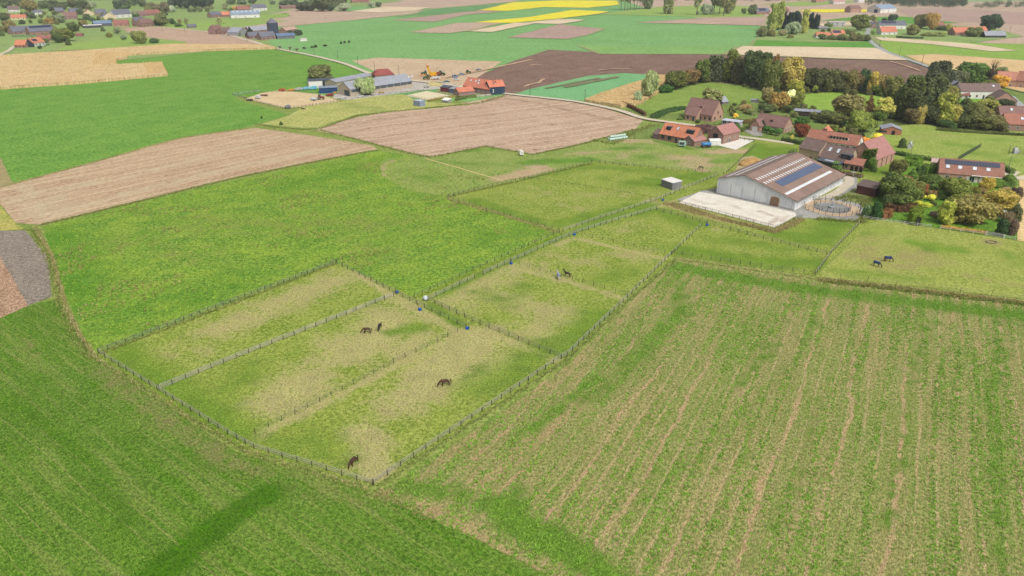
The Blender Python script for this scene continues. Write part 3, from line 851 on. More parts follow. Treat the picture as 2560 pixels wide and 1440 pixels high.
# ================================================================== BUILDINGS
TILE_O = M((222, 138, 102), (206, 122, 88), 1.2, kind='tile')
TILE_OF = M((210, 134, 108), (194, 118, 94), .8)
TILE_R = M((166, 108, 94), (150, 96, 84), 1.2, kind='tile')
TILE_B = M((150, 112, 104), (136, 100, 94), 1.2, kind='tile')
TILE_BR = M((134, 112, 104), (120, 98, 92), 1.2, kind='tile')
TILE_PK = M((186, 132, 122), (170, 118, 110), 1.2, kind='tile')
TILE_RO = M((182, 120, 98), (160, 104, 86), 1.2, kind='tile')
SLATE = M((120, 122, 136), (104, 106, 120), 1, kind='tile')
FIBRE = M((168, 172, 180), (150, 154, 164), .8, kind='corr')
DARKR = M((92, 98, 110), (78, 84, 96), .8, kind='corr')
BRICK = M((168, 132, 116), (150, 114, 100), 1.5, kind='brick')
BRICK2 = M((194, 154, 132), (176, 136, 116), 1.5, kind='brick')
BRICK_O = M((184, 124, 98), (168, 108, 86), 1.5, kind='brick')
BRICK_Y = M((196, 172, 140), (178, 152, 122), 1.5, kind='brick')
BRICK_P = M((166, 132, 124), (150, 116, 108), 1.5, kind='brick')
WHITE = M((240, 238, 232), (226, 224, 216), .5)
CREAM = M((232, 214, 178), (220, 200, 164), .5)
BLACKW = M((58, 66, 80), (48, 56, 68), .8, kind='plank')
GREYW = M((150, 150, 150), (132, 132, 134), .8, kind='plank')
BROWNW = M((112, 72, 66), (96, 60, 56), .8, kind='plank')
FRAMEW = M((232, 232, 228), (218, 218, 214))
FRAMED = M((66, 66, 68), (54, 54, 58))
DOORB = M((58, 72, 86), (50, 60, 74))
WOODD = M((150, 126, 106), (128, 104, 86), 2, kind='plank')
LEAD = M((130, 134, 140), (116, 120, 126))
GLASS = glass_mat()
SKYL = glass_mat((214, 222, 230), .25)
SOLB = solar_mat((46, 56, 82))


def pane_part(parent, name, face, u, z, w_, h_, L, D, frame, glass, far=False):
    """window or door standing proud of a wall; face f: y=0, k: y=D, a: x=0, b: x=L"""
    def tr(du, out, dz):
        if face == 'f':
            return (u + du, -out, z + dz)
        if face == 'k':
            return (u + du, D + out, z + dz)
        if face == 'a':
            return (-out, u + du, z + dz)
        return (L + out, u + du, z + dz)

    def slab(du0, du1, o0, o1, dz0, dz1, mb):
        a, c = tr(du0, o0, dz0), tr(du1, o1, dz1)
        mb.box(*[min(p, q) for p, q in zip(a, c)], *[max(p, q) for p, q in zip(a, c)])
    if far:
        mb = MB()
        slab(-w_ / 2, w_ / 2, -.1, .05, 0, h_, mb)
        return mb.build(name, glass, parent)
    t = .09
    mb = MB()
    slab(-w_ / 2, w_ / 2, -.05, .07, 0, t, mb)
    slab(-w_ / 2, w_ / 2, -.05, .07, h_ - t, h_, mb)
    slab(-w_ / 2, -w_ / 2 + t, -.05, .067, t, h_ - t, mb)
    slab(w_ / 2 - t, w_ / 2, -.05, .067, t, h_ - t, mb)
    if w_ > .9:
        slab(-.03, .03, -.05, .063, t, h_ - t, mb)
    o = mb.build(name, frame, parent)
    g = MB()
    slab(-w_ / 2 + t, w_ / 2 - t, -.05, .03, t, h_ - t, g)
    g.build('pane', glass, o)
    return o


FOOT = []


def house(name, label, cat, P, Q, depth, eave, ridge, wall, roof, gable=False, rf=.5, eave2=None, nf=3, na=1, nb=1, door=True,
          over=.35, chim=(), lights=(), dorm=(), solar=None, extra=(), group=None, far=False, win=(1.2, 1.3), frame=None, hip=0.0, world=False, upper=None):
    """front wall from P to Q (pixels on the ground), body reaching depth metres to the left of P->Q"""
    a = Vector(P) if world else V2(P)
    c = Vector(Q) if world else V2(Q)
    if gable:                                   # front wall is a gable: turn the frame
        n = Vector((-(c - a).y, (c - a).x)).normalized()
        a, c, depth = c, c + n * depth, (c - a).length
    L = (c - a).length
    rz = math.atan2(c.y - a.y, c.x - a.x)
    D = depth
    e0, e1 = eave, eave2 if eave2 is not None else eave
    nn_ = Vector((-(c - a).y, (c - a).x)).normalized() * D
    FOOT.append([a[:], c[:], (c + nn_)[:], (a + nn_)[:]])
    root = empty(name, (a.x, a.y, .05), rz, label, cat, group)
    mb = MB()
    if hip:
        mb.prism([(0, 0), (0, e0), (D, e1), (D, 0)], 0, 0, L)
    else:
        mb.prism([(0, -.1), (0, e0), (rf * D, ridge), (D, e1), (D, -.1)] if 0 < rf < 1 else ([(0, -.1), (0, e0), (D, e1), (D, -.1)]), 0, 0, L)
    wl = mb.build('wall', wall, root)
    if gable and far:
        nf = 0
    # roof slabs
    t = .14 if ridge < 12 else .2
    rb = MB()
    if hip:
        hp = hip
        o_ = over
        zz = -.0
        vs_ = [(-o_, -o_, e0 - .1), (L + o_, -o_, e0 - .1), (L + o_, D + o_, e0 - .1), (-o_, D + o_, e0 - .1), (hp, D / 2, ridge), (L - hp, D / 2, ridge),
               (-o_, -o_, e0 + .03), (L + o_, -o_, e0 + .03), (L + o_, D + o_, e0 + .03), (-o_, D + o_, e0 + .03)]
        rb.add(vs_, [(3, 2, 1, 0), (0, 1, 7, 6), (1, 2, 8, 7), (2, 3, 9, 8), (3, 0, 6, 9), (6, 7, 5, 4), (7, 8, 5), (8, 9, 4, 5), (9, 6, 4)])
    elif 0 < rf < 1:
        yr = rf * D
        s0 = (ridge - e0) / yr
        s1 = (ridge - e1) / (D - yr)
        g = .02
        prof = [(-over, e0 - over * s0 + g), (yr, ridge + g), (D + over, e1 - over * s1 + g), (D + over, e1 - over * s1 + g + t), (yr, ridge + g + t), (-over, e0 - over * s0 + g + t)]
        rb.prism(prof, 0, -over * .7, L + over * .7)
    else:
        s0 = (e1 - e0) / D
        g = .02
        rb.prism([(-over, e0 - over * s0 + g), (D + over, e1 + over * s0 + g), (D + over, e1 + over * s0 + g + t), (-over, e0 - over * s0 + g + t)], 0, -over * .7, L + over * .7)
        yr = D
    ro = rb.build('roof', roof, root)
    if 0 < rf < 1 and not hip and not far:
        MB().tube([(-over * .72, yr, ridge + .1), (L + over * .72, yr, ridge + .1)], .13, 6).build('ridge_cap', roof, ro)
    sl_ = (ridge - e0) / (rf * D if rf else 1)

    def slope_z(y):
        return e0 + sl_ * y + .02 + t

    frame = frame or FRAMEW
    gl = GLASS
    ww, wh = win
    doorslot = nf // 2 if door else -1
    for i in range(nf):
        u = L * (i + .5) / nf
        if i == doorslot and not far:
            pane_part(root, 'door', 'f', u, .02, 1.1, 2.1, L, D, frame, DOORB)
        else:
            pane_part(root, 'window', 'f', u, .9, ww, wh, L, D, frame, gl, far)
        if e0 > 4.6 and (upper is None or upper):
            pane_part(root, 'window', 'f', u, 3.4, ww * .9, wh * .85, L, D, frame, gl, far)
    for face, n_ in (('a', na), ('b', nb)):
        for i in range(n_):
            u = D * (i + .5) / n_
            pane_part(root, 'window', face, u, .9, ww, wh, L, D, frame, gl, far)
        if n_ and 0 < rf < 1 and ridge > e0 + 2.2 and not hip and not far:
            pane_part(root, 'window', face, D * rf, e0 + .15, .9, 1.1, L, D, frame, gl)
    for (u, vfrac) in chim:
        y = vfrac * rf * D * 2 if 0 < rf < 1 else vfrac * D
        zt = ridge + .9
        cb = MB()
        cb.box(u - .35, y - .3, slope_z(min(y, rf * D)) - 1.2, u + .35, y + .3, zt)
        cb.box(u - .42, y - .37, zt, u + .42, y + .37, zt + .12)
        co = cb.build('chimney', BRICK, ro)
        MB().tube([(u, y, zt + .1), (u, y, zt + .5)], .13, 8).build('chimney_pot', TILE_R, ro)
    hyp = math.atan(sl_)

    def on_slope(x0, x1, y0, y1, lift, thick, mb):
        vs_ = []
        for zoff in (lift, lift + thick):
            for (x, y) in ((x0, y0), (x1, y0), (x1, y1), (x0, y1)):
                vs_.append((x, y - math.sin(hyp) * zoff, slope_z(y) + math.cos(hyp) * zoff))
        mb.add(vs_, [(3, 2, 1, 0), (4, 5, 6, 7), (0, 1, 5, 4), (1, 2, 6, 5), (2, 3, 7, 6), (3, 0, 4, 7)])
    for (u, v, lw, lh) in lights:
        y = v * rf * D
        f_ = MB()
        on_slope(u - lw / 2, u + lw / 2, y, y + lh, -.05, .12, f_)
        fo = f_.build('rooflight', FRAMED, ro)
        g_ = MB()
        on_slope(u - lw / 2 + .08, u + lw / 2 - .08, y + .08, y + lh - .08, .06, .03, g_)
        g_.build('pane', SKYL, fo)
    for (u, v, dw, dh, dm, rm) in dorm:          # flat or shed dormers on the front slope
        y = v * rf * D
        z0 = slope_z(y)
        yb = min(rf * D - .1, y + dh / max(sl_, .3) + .6)
        db = MB()
        db.box(u - dw / 2, y, z0 - .6, u + dw / 2, yb, z0 + dh)
        do = db.build('dormer', dm, ro)
        d2 = MB()
        d2.box(u - dw / 2 - .15, y - .25, z0 + dh, u + dw / 2 + .15, yb + .4, z0 + dh + .14)
        d2.build('dormer_roof', rm, ro)
        k = max(1, int(dw / 1.3))
        for j in range(k):
            g_ = MB()
            uu = u - dw / 2 + dw * (j + .5) / k
            g_.box(uu - dw / k * .4, y - .04, z0 + .15, uu + dw / k * .4, y + .05, z0 + dh - .12)
            g_.build('pane', GLASS, ro)
    if solar:
        for (x0, x1, v0, v1, nx, ny, sm) in solar:
            y0, y1 = v0 * rf * D, v1 * rf * D
            for i in range(nx):
                for j in range(ny):
                    s_ = MB()
                    dx, dy = (x1 - x0) / nx, (y1 - y0) / ny
                    on_slope(x0 + i * dx + .02, x0 + (i + 1) * dx - .02, y0 + j * dy + .02, y0 + (j + 1) * dy - .02, .06, .05, s_)
                    s_.build('solar_panel', sm, ro)
    for e in extra:
        face, u, z, w_, h_, nm, fr, gm = e
        pane_part(root, nm, face, u, z, w_, h_, L, D, fr, gm)
    root['_dims'] = 0
    del root['_dims']
    return root, L, D, on_slope, ro


# ---- the indoor riding hall
HALLW = M((230, 232, 232), (200, 205, 208), .5, kind='streak')
hall, HL, HD, hslope, hroof = house('riding_hall', 'large riding hall with brown corrugated roof and pale grey concrete gable beside the sand arena', 'hall',
                                    (1985, 527), (2106.6, 460.1), 29.5, 3.6, 8.9, HALLW, M((160, 136, 122), (138, 114, 102), .5, kind='corr'), rf=.66, eave2=5.75, nf=0, na=0, nb=0, over=.5)
for i in range(7):                                # gable panel joints
    MB().box(-.06, 1.0 + i * 4.6, .3, -.002, 1.1 + i * 4.6, 3.4 if i == 0 else 4.6).build('panel_joint', M((168, 174, 180)), hall)
MB().box(-.05, 0, 0, -.003, HD, .45).build('plinth', M((176, 174, 170), (150, 150, 146)), hall)
d_ = MB()
arc = [(-1.5, 0), (-1.5, 2.7)] + [(1.5 * -math.cos(t * math.pi / 10), 2.7 + .75 * math.sin(t * math.pi / 10)) for t in range(1, 10)] + [(1.5, 2.7), (1.5, 0)]
d_.prism([(7.2 + p[0], p[1]) for p in arc], 0, -.18, .05)
gate = d_.build('arched_door', WOODD, hall)
arc2 = [(p[0] * 1.14, p[1] * 1.06) for p in arc]
MB().prism([(7.2 + p[0], p[1]) for p in arc2], 0, -.1, .05).build('door_surround', BRICK_Y, hall)
for i in range(12):
    u = 2 + i * (HL - 3) / 11
    MB().box(u - .1, -.1, 0, u + .1, .05, 3.5).build('pillar', M((196, 198, 198), (180, 182, 184)), hall)
    if i < 11:
        for j in (0, 1):
            pane_part(hall, 'window', 'f', u + 1.2 + j * 1.6, 1.6, 1.2, 1.1, HL, HD, FRAMEW, glass_mat((178, 186, 190)))
MB().box(.3, -.09, .02, HL, -.002, .8).build('white_base', WHITE, hall)
MB().box(-.35, -.62, 3.12, HL + .35, -.5, 3.26).build('gutter', M((120, 110, 104)), hall)


def hall_light(x0, x1, y0, y1, name='skylight', mat=None):
    g_ = MB()
    hslope(x0, x1, y0, y1, -.03, .07, g_)
    g_.build(name, mat or M((234, 236, 238), (220, 224, 228), .6, .4), hroof)


yr = .66 * HD
for i in range(21):
    x = 1.6 + i * (HL - 4.8) / 20
    hall_light(x - .4, x + .4, 14.6, 15.8)
    hall_light(x - .4, x + .4, 11.7, 12.9)
PANELB = solar_mat((92, 108, 142))
for i in range(22):
    for j in range(3):
        x0 = 6 + i * (HL - 9) / 22
        dxx = (HL - 9) / 22
        g_ = MB()
        hslope(x0 + .02, x0 + dxx - .02, 7.5 + j * 1.16, 8.63 + j * 1.16, .08, .05, g_)
        g_.build('solar_panel', PANELB, hroof)
hall_light(.8, HL - 3.2, 3.5, 4.6, 'skylight_strip')
s1h = (8.9 - 5.75) / (HD - yr)
for v0 in (.3, .62):                              # far slope
    for i in range(21):
        x = 1.6 + i * (HL - 4.8) / 20
        y0 = yr + (HD - yr) * v0
        z0 = 8.9 - s1h * (y0 - yr) + .22
        z1 = 8.9 - s1h * (y0 + 1.3 - yr) + .22
        MB().add([(x - .6, y0, z0 - .03), (x + .6, y0, z0 - .03), (x + .6, y0 + 1.3, z1 - .03), (x - .6, y0 + 1.3, z1 - .03), (x - .6, y0, z0 + .04), (x + .6, y0, z0 + .04), (x + .6, y0 + 1.3, z1 + .04), (x - .6, y0 + 1.3, z1 + .04)],
                 [(3, 2, 1, 0), (4, 5, 6, 7), (0, 1, 5, 4), (1, 2, 6, 5), (2, 3, 7, 6), (3, 0, 4, 7)]).build('skylight', M((234, 236, 238), (220, 224, 228), .6, .4), hroof)
for i in range(40):
    x = 1 + i * (HL - 2) / 39
    MB().box(x - .4, yr - .35, 9.1, x + .4, yr + .35, 9.28).build('ridge_vent', M((140, 124, 118), (120, 108, 104)), hroof)

# ---- houses of the estate and its neighbours
IVY_AT = {}
house('farmhouse_wing', 'brown-tiled sandy brick house wing with small windows behind the riding hall', 'house', (1994, 397), (2044, 408), 9, 5.0, 8.6, BRICK_Y, TILE_BR, nf=4, na=1, nb=0, frame=FRAMED, upper=False, win=(.9, 1.1))
house('farmhouse', 'long brown-roofed farmhouse with two rooflights and a black dormer behind the riding hall', 'house', (2044, 408), (2116, 423), 9.5, 3.0, 7.6, BRICK_Y, TILE_BR, nf=5, na=0, nb=0,
      lights=((3, .45, 1.3, 1.6), (6.6, .45, 1.3, 1.6)), dorm=((11.2, .12, 4.2, 1.8, BLACKW, DARKR),), chim=((9.5, .5),), frame=FRAMED)
vr_, _, _, _, _ = house('conservatory', 'black glazed conservatory with roof glass against the long farmhouse', 'conservatory', (2040, 416), (2093, 428), 3.4, 2.7, 2.7, BLACKW, DARKR, rf=1, eave2=3.0, nf=7, na=1, nb=1, door=False, win=(1.3, 1.9), frame=FRAMED,
                        lights=())
for i in range(4):
    MB().box(2.5 + i * 1.05, .9, 3.04, 3.45 + i * 1.05, 2.4, 3.12).build('roof_glass', SKYL, vr_)
ver, VL, VD, _, _ = house('arcade', 'red-tiled brick arcade with three dark arches beside the ivy-clad barn', 'arcade', (2108, 424), (2152, 431), 4.0, 2.7, 3.9, BRICK, TILE_RO, rf=1, eave2=4.2, nf=0, na=0, nb=0)
for i in range(3):
    u = 3.2 + i * 1.75
    ar = [(-.6, 0), (-.6, 1.5)] + [(-.6 * math.cos(t * math.pi / 8), 1.5 + .6 * math.sin(t * math.pi / 8)) for t in range(1, 8)] + [(.6, 1.5), (.6, 0)]
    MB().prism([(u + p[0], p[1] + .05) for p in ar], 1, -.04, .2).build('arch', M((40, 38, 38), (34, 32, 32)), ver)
pane_part(ver, 'window', 'f', 1.0, 1.0, 1.0, 1.1, VL, VD, FRAMED, GLASS)
brn, BL, BD, _, _ = house('brick_barn', 'tall brick barn with pinkish red tiled roof and ivy on its gable', 'barn', (2185, 424), (2232, 405), 12.5, 4.2, 10.2, BRICK2, TILE_PK, nf=0, na=0, nb=0)
for i in range(4):
    MB().box(1.5 + i * 4.6, -.25, 0, 1.9 + i * 4.6, .05, 4.1).build('buttress', BRICK, brn)
house('white_farmhouse', 'white farmhouse with long orange tiled roof behind the brown-roofed farmhouse', 'house', (2013, 362), (2140, 381), 9, 3.0, 6.6, WHITE, TILE_RO, nf=9, na=1, nb=1, frame=FRAMED, dorm=((14, .28, 8, 1.3, WHITE, TILE_RO),), chim=((7, .5),))
house('cross_wing', 'orange tiled gable wing rising behind the white farmhouse', 'house', (2034, 356), (2078, 361), 8, 3.2, 7.0, BRICK_O, TILE_O, gable=True, nf=0, na=0, nb=0)
shd, SL, SD, _, _ = house('shed', 'dark brown timber shed with mossy sloping roof by the garden boundary', 'shed', (2139, 484), (2186, 494), 5, 3.2, 3.2, BROWNW, M((122, 104, 100), (104, 88, 84), .8, kind='corr'), rf=1, eave2=4.2, nf=0, na=0, nb=0)
for i in range(12):
    MB().box(.1 + i * SL / 12, -.05, .05, .1 + (i + .85) * SL / 12, -.01, 3.05).build('plank', BROWNW, shd)
fs, FL_, FD_, _, _ = house('field_shelter', 'small field shelter with grey plank walls and flat white roof in the paddock', 'shelter', (1653, 466), (1680, 476), 4.6, 2.7, 2.7, GREYW, WHITE, rf=1, eave2=2.85, nf=0, na=0, nb=0, over=.2)
for k, (fc, LL) in enumerate((('f', FL_), ('b', FD_))):
    for i in range(9):
        z0 = .05 + i * .29
        mb = MB()
        if fc == 'f':
            mb.box(0, -.04, z0, LL, -.005, z0 + .25)
        else:
            mb.box(FL_ + .005, 0, z0, FL_ + .04, LL, z0 + .25)
        mb.build('plank', GREYW, fs)
# orange farmhouse group
house('farmhouse', 'brick farmhouse with bright orange tiled roof and two black dormers', 'house', (1648, 350), (1733, 366), 9, 3.2, 7.6, BRICK, TILE_O, nf=5, na=0, nb=0, dorm=((3.6, .35, 2.2, 1.6, BLACKW, DARKR), (15.2, .35, 3.6, 1.6, BLACKW, DARKR)),
      lights=((8, .5, 1.1, 1.3),), frame=FRAMED, win=(1.8, 2.0), chim=())
house('lean_to', 'low brown-roofed side wing left of the orange-roofed farmhouse', 'annexe', (1631, 346), (1647, 349.5), 7, 2.4, 4.2, BRICK_P, TILE_BR, nf=1, na=1, nb=0, door=False)
house('lean_to', 'pink-tiled brick annexe at the right end of the orange-roofed farmhouse', 'annexe', (1735, 368), (1765, 361), 6.5, 2.5, 4.6, BRICK, TILE_PK, nf=1, na=1, nb=0, door=False)
ct, CL_, CD_, _, _ = house('cottage', 'small brick outbuilding with pink tiled roof beside the white concrete yard', 'cottage', (1806, 361), (1847, 350), 8.5, 4.4, 7.6, BRICK, TILE_PK, nf=0, na=0, nb=0,
                          extra=(('f', 5.5, .05, 1.3, 2.3, 'door', FRAMEW, DOORB), ('f', 9.5, 1.4, 1.0, 1.0, 'window', FRAMEW, GLASS), ('a', 4.2, 2.4, 2.6, 1.9, 'window', FRAMED, GLASS), ('f', 2.5, 1.2, .9, .9, 'window', FRAMEW, GLASS)))
house('villa', 'large sandy brick house with steep brown tiled roof above the lane', 'house', (1710.5, 295.5), (1779, 306), 12, 3.6, 10.2, BRICK2, TILE_B, nf=6, na=2, nb=2, frame=FRAMED, chim=((11.5, .5),), win=(1.2, 1.4), dorm=((8.5, .3, 1.6, 1.4, BRICK2, TILE_B),))
house('villa_wing', 'projecting front wing of the large brown-roofed sandy brick house', 'annexe', (1712, 300), (1739.3, 304.1), 9, 3.0, 6.4, BRICK2, TILE_B, gable=False, nf=2, na=2, nb=0, frame=FRAMED)
house('bungalow', 'brick house with brown tiled roof and dormer behind lollipop trees', 'house', (1884, 322), (1958, 334), 9.5, 2.8, 7.2, BRICK2, TILE_B, nf=5, na=0, nb=3, dorm=((8.5, .3, 1.6, 1.2, BRICK2, TILE_B),), chim=((1.0, .5), (14, .5)))
house('garage_wing', 'gabled garage wing with white door on the brown-roofed brick house', 'garage', (1874, 326), (1898, 330), 8, 2.7, 5.6, BRICK2, TILE_B, gable=True, nf=0, na=0, nb=0, extra=(('a', 2.6, .02, 2.8, 2.2, 'garage_door', FRAMEW, FRAMEW),))
op, OL, OD, _, _ = house('open_shed', 'long open-fronted shed with flat grey roof at the glade edge', 'shed', (1984, 289), (2052, 294), 4.5, 2.6, 2.6, M((84, 74, 66), (70, 62, 56)), FIBRE, rf=1, eave2=3.0, nf=0, na=0, nb=0)
for i in range(8):
    MB().box(i * OL / 7 - .08, -.35, 0, i * OL / 7 + .08, -.2, 2.5).build('post', M((96, 82, 72)), op)
cp, PL, PD, _, _ = house('carport', 'pale flat-roofed carport beside the large brown-roofed house', 'carport', (1803, 313), (1846, 319), 5, 2.5, 2.5, M((200, 200, 200), (120, 120, 124)), M((206, 212, 222), (190, 196, 208)), rf=1, eave2=2.6, nf=3, na=0, nb=0, door=False, win=(2.2, 1.9))
house('garden_house', 'small garden hut with grey pitched roof behind the large brown-roofed house', 'hut', (1806, 262), (1820, 260), 6, 1.6, 4.0, M((150, 140, 130)), FIBRE, nf=0, na=0, nb=0)
house('animal_shelter', 'tiny low shelter with grey roof on the orchard lawn', 'shelter', (1877, 257), (1896, 258), 2.5, 1.6, 1.6, GREYW, FIBRE, rf=1, eave2=1.8, nf=0, na=0, nb=0)
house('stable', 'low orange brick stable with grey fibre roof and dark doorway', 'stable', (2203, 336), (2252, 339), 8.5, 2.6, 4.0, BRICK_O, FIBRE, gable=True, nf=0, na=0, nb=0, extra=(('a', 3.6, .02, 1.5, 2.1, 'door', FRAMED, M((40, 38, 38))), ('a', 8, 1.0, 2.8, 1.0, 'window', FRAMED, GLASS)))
house('black_barn', 'black boarded barn with grey roof and pale base among the trees', 'barn', (2368, 230), (2408, 230), 15, 3.4, 6.6, BLACKW, FIBRE, gable=True, nf=0, na=0, nb=0)
wk, WL, WD, _, _ = house('white_villa', 'white-walled house with long brown tiled roof beside the road on the right', 'house', (2398, 247), (2500, 247), 10, 4.6, 8.4, WHITE, TILE_BR, nf=6, na=1, nb=1, frame=FRAMED, lights=((21, .5, 1.4, 1.4),), chim=((20, .5),), upper=False)
house('white_lean_to', 'white lean-to with red tiles on the left of the white villa', 'annexe', (2394, 247), (2421, 249), 7, 2.4, 3.8, WHITE, TILE_R, nf=2, na=0, nb=0, door=False)
house('brown_wing', 'brick house with hooded brown tiled gable in front of the white villa', 'house', (2478, 264), (2540, 266), 11, 3.0, 7.6, BRICK2, TILE_BR, gable=True, nf=0, na=3, nb=0, frame=FRAMED, lights=())
house('brick_house', 'brown-roofed house with one rooflight at the right picture edge', 'house', (2498, 302), (2590, 304), 9, 3.0, 7.0, BRICK2, TILE_B, nf=4, na=1, nb=0, lights=((6, .45, 1.3, 1.3),))
house('brick_house', 'orange-roofed red brick house with rooflight, lowest at the right edge', 'house', (2508, 326), (2600, 330), 9, 3.4, 7.6, BRICK, TILE_RO, nf=4, na=1, nb=0, lights=((8, .4, 1.4, 1.2),))
house('brick_barn', 'pale orange roofed brick barn behind the yellow tree at right edge', 'barn', (2488, 216), (2536, 219), 11, 4.6, 9.2, BRICK2, M((206, 140, 118), (190, 124, 104), 1, kind='tile'), nf=2, na=1, nb=0, upper=False)
house('brick_barn', 'red roofed brick barn touching the right edge beside the road', 'barn', (2536, 219), (2620, 226), 11, 4.8, 10, BRICK2, TILE_RO, nf=3, na=0, nb=0, upper=False)
house('garden_shed', 'grey-roofed shed with two rooflights under the tall dark trees', 'shed', (2343, 250), (2358, 251), 5, 2.4, 4.2, GREYW, FIBRE, nf=0, na=0, nb=0, lights=((1, .4, .6, .6), (2.4, .4, .6, .6)))
lh, LL_, LD_, _, _ = house('long_house', 'long brick house with solar panels along its orange-brown roof beside the garden', 'house', (2344, 449), (2504, 463), 9.5, 3.0, 7.4, BRICK2, M((172, 120, 100), (150, 102, 86), 1.2, kind='tile'), nf=0, na=2, nb=2,
                          lights=((2.8, .3, 1.5, 1.2), (7, .3, 1.5, 1.2), (12, .3, 1.5, 1.2), (16.6, .3, 1.5, 1.2)), solar=((1.6, 20.5, .58, .92, 18, 1, SOLB),),
                          extra=(('f', 3, .9, 1.4, 1.2, 'window', FRAMEW, GLASS), ('f', 7.5, .9, 1.2, 1.2, 'window', FRAMEW, GLASS), ('f', 11.5, .05, 1.7, 2.2, 'door', FRAMEW, GLASS), ('f', 16, .05, 1.7, 2.2, 'door', FRAMEW, GLASS)))
for u in (10.05, 12.95, 14.55, 17.45):
    MB().box(u - .5, -.09, .1, u + .5, -.03, 2.25).build('shutter', M((240, 236, 220)), lh)
MB().box(11, -1.0, 2.75, 21.5, -.5, 2.95).build('awning_box', WHITE, lh)
house('summer_house', 'pale hut with white round-topped roof behind the long house', 'hut', (2326, 419), (2345, 421), 4, 2.4, 3.6, M((206, 170, 160)), M((214, 186, 176)), nf=1, na=0, nb=0, door=False)
house('greenhouse', 'little white greenhouse by the pasture fence near the brick barn', 'greenhouse', (2268, 372), (2278, 373), 4, 1.5, 2.8, M((220, 226, 226)), SKYL, gable=True, nf=0, na=0, nb=0)
house('garden_tent', 'small pale glass garden hut under the trees of the garden', 'greenhouse', (2487, 544), (2507, 548), 2.8, 1.5, 2.5, M((206, 214, 208)), M((214, 222, 216)), nf=0, na=0, nb=0)

# ---- left farm
lb, _, _, _, _ = house('long_barn', 'very long grey-roofed barn with dark window band in the left farm', 'barn', (877, 242), (1031, 219), 13, 4.4, 8.2, M((196, 182, 160), (180, 166, 146)), FIBRE, nf=0, na=0, nb=0, lights=((52, .4, 1.5, 1.5), (49, .4, 1.5, 1.5)))
LBL = (V2((1031, 219)) - V2((877, 242))).length
MB().box(.5, -.06, 2.4, LBL - .5, -.01, 4.2).build('window_band', M((96, 102, 108), (82, 88, 94), 3, kind='plank'), lb)
for i in range(9):
    MB().box(i * LBL / 9 + .8, -.12, 0, i * LBL / 9 + 1.1, .05, 4.3).build('pillar', M((206, 200, 190)), lb)
MB().box(-.08, 1.0, 0, -.02, 6.5, 3.6).build('barn_door', M((84, 98, 98), (70, 84, 84), 1, kind='plank'), lb)
house('second_barn', 'low pale barn with thin grey roof edge behind the long barn', 'barn', (842, 224), (930, 206), 10, 4.6, 6.0, M((190, 178, 154)), FIBRE, nf=0, na=0, nb=0)
hb, HBL, HBD, _, _ = house('hay_store', 'white-panelled hay store with dark roof behind the blue container', 'barn', (773, 221), (841, 217), 7, 4.6, 4.6, WHITE, DARKR, rf=1, eave2=4.9, nf=0, na=0, nb=0)
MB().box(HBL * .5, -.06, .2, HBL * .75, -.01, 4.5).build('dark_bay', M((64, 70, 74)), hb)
house('container_shed', 'dark blue flat-roofed container shed by the left sand paddock', 'shed', (799, 234), (844, 232), 6, 3.3, 3.3, M((44, 82, 128), (38, 70, 112), .8, kind='corr'), M((150, 166, 186)), rf=1, eave2=3.5, nf=0, na=0, nb=0)
house('farmhouse', 'small farmhouse with dark red hipped roof behind the long barn', 'house', (938, 199), (986, 196), 10, 2.8, 6.4, BRICK, M((166, 86, 78), (146, 74, 68), 1, kind='tile'), nf=3, na=0, nb=1, hip=3)
# orange farm by the lane
house('long_farmhouse', 'farmhouse with weathered orange tiled roof and rooflights beside the lane', 'house', (1158, 228), (1224, 238), 10, 3.6, 8.2, BRICK_P, TILE_OF, nf=6, na=0, nb=0, lights=((4, .55, 1.2, 1.2), (8.4, .55, 1.2, 1.2), (11.6, .35, 1.2, 1.2), (10.8, .65, 1.2, 1.2)))
da, DAL, DAD, _, _ = house('dark_house', 'dark blue boarded house end with orange roof and a white mark on its wall', 'house', (1224, 238), (1262, 235), 8, 5.0, 8.2, M((56, 76, 98), (48, 66, 86), .8, kind='plank'), TILE_OF, nf=0, na=1, nb=0, chim=((6.5, .6),))
MB().box(2.0, -.06, 1.5, 2.9, -.01, 1.8).box(2.6, -.06, 1.8, 2.9, -.01, 3.0).box(2.0, -.06, 3.0, 2.9, -.01, 3.3).build('white_mark', WHITE, da)
house('outbuilding', 'low orange-roofed brick outbuilding in front of the lane farmhouse', 'outbuilding', (1147, 241), (1186, 237), 7, 2.5, 4.6, BRICK_P, TILE_OF, nf=2, na=1, nb=0, door=False)
house('red_shed', 'small dark red shed with grey roof beside the pale sand paddock', 'shed', (1101, 229), (1120, 231), 5, 2.8, 2.8, M((130, 60, 62), (112, 52, 54), 1, kind='plank'), DARKR, rf=1, eave2=3.3, nf=0, na=0, nb=0)
house('grey_shed', 'small blue-grey shed between the red shed and lane farmhouse', 'shed', (1123, 233), (1146, 235), 5, 2.8, 2.8, M((98, 114, 132), (86, 100, 118), 1, kind='plank'), FIBRE, rf=1, eave2=3.2, nf=0, na=0, nb=0)
house('field_shelter', 'grey-blue cube shelter on the grass below the pale sand paddock', 'shelter', (1034, 264), (1050, 267), 4.0, 3.0, 3.0, M((150, 166, 186), (138, 152, 172), 1, kind='plank'), M((206, 214, 224)), rf=1, eave2=3.1, nf=0, na=0, nb=0, over=.1)
house('field_shelter', 'low white-roofed shelter by the hedge below the lane farmhouse', 'shelter', (1104, 256), (1120, 258), 3.4, 1.4, 1.4, M((170, 170, 166)), WHITE, rf=1, eave2=2.2, nf=0, na=0, nb=0, over=.2)

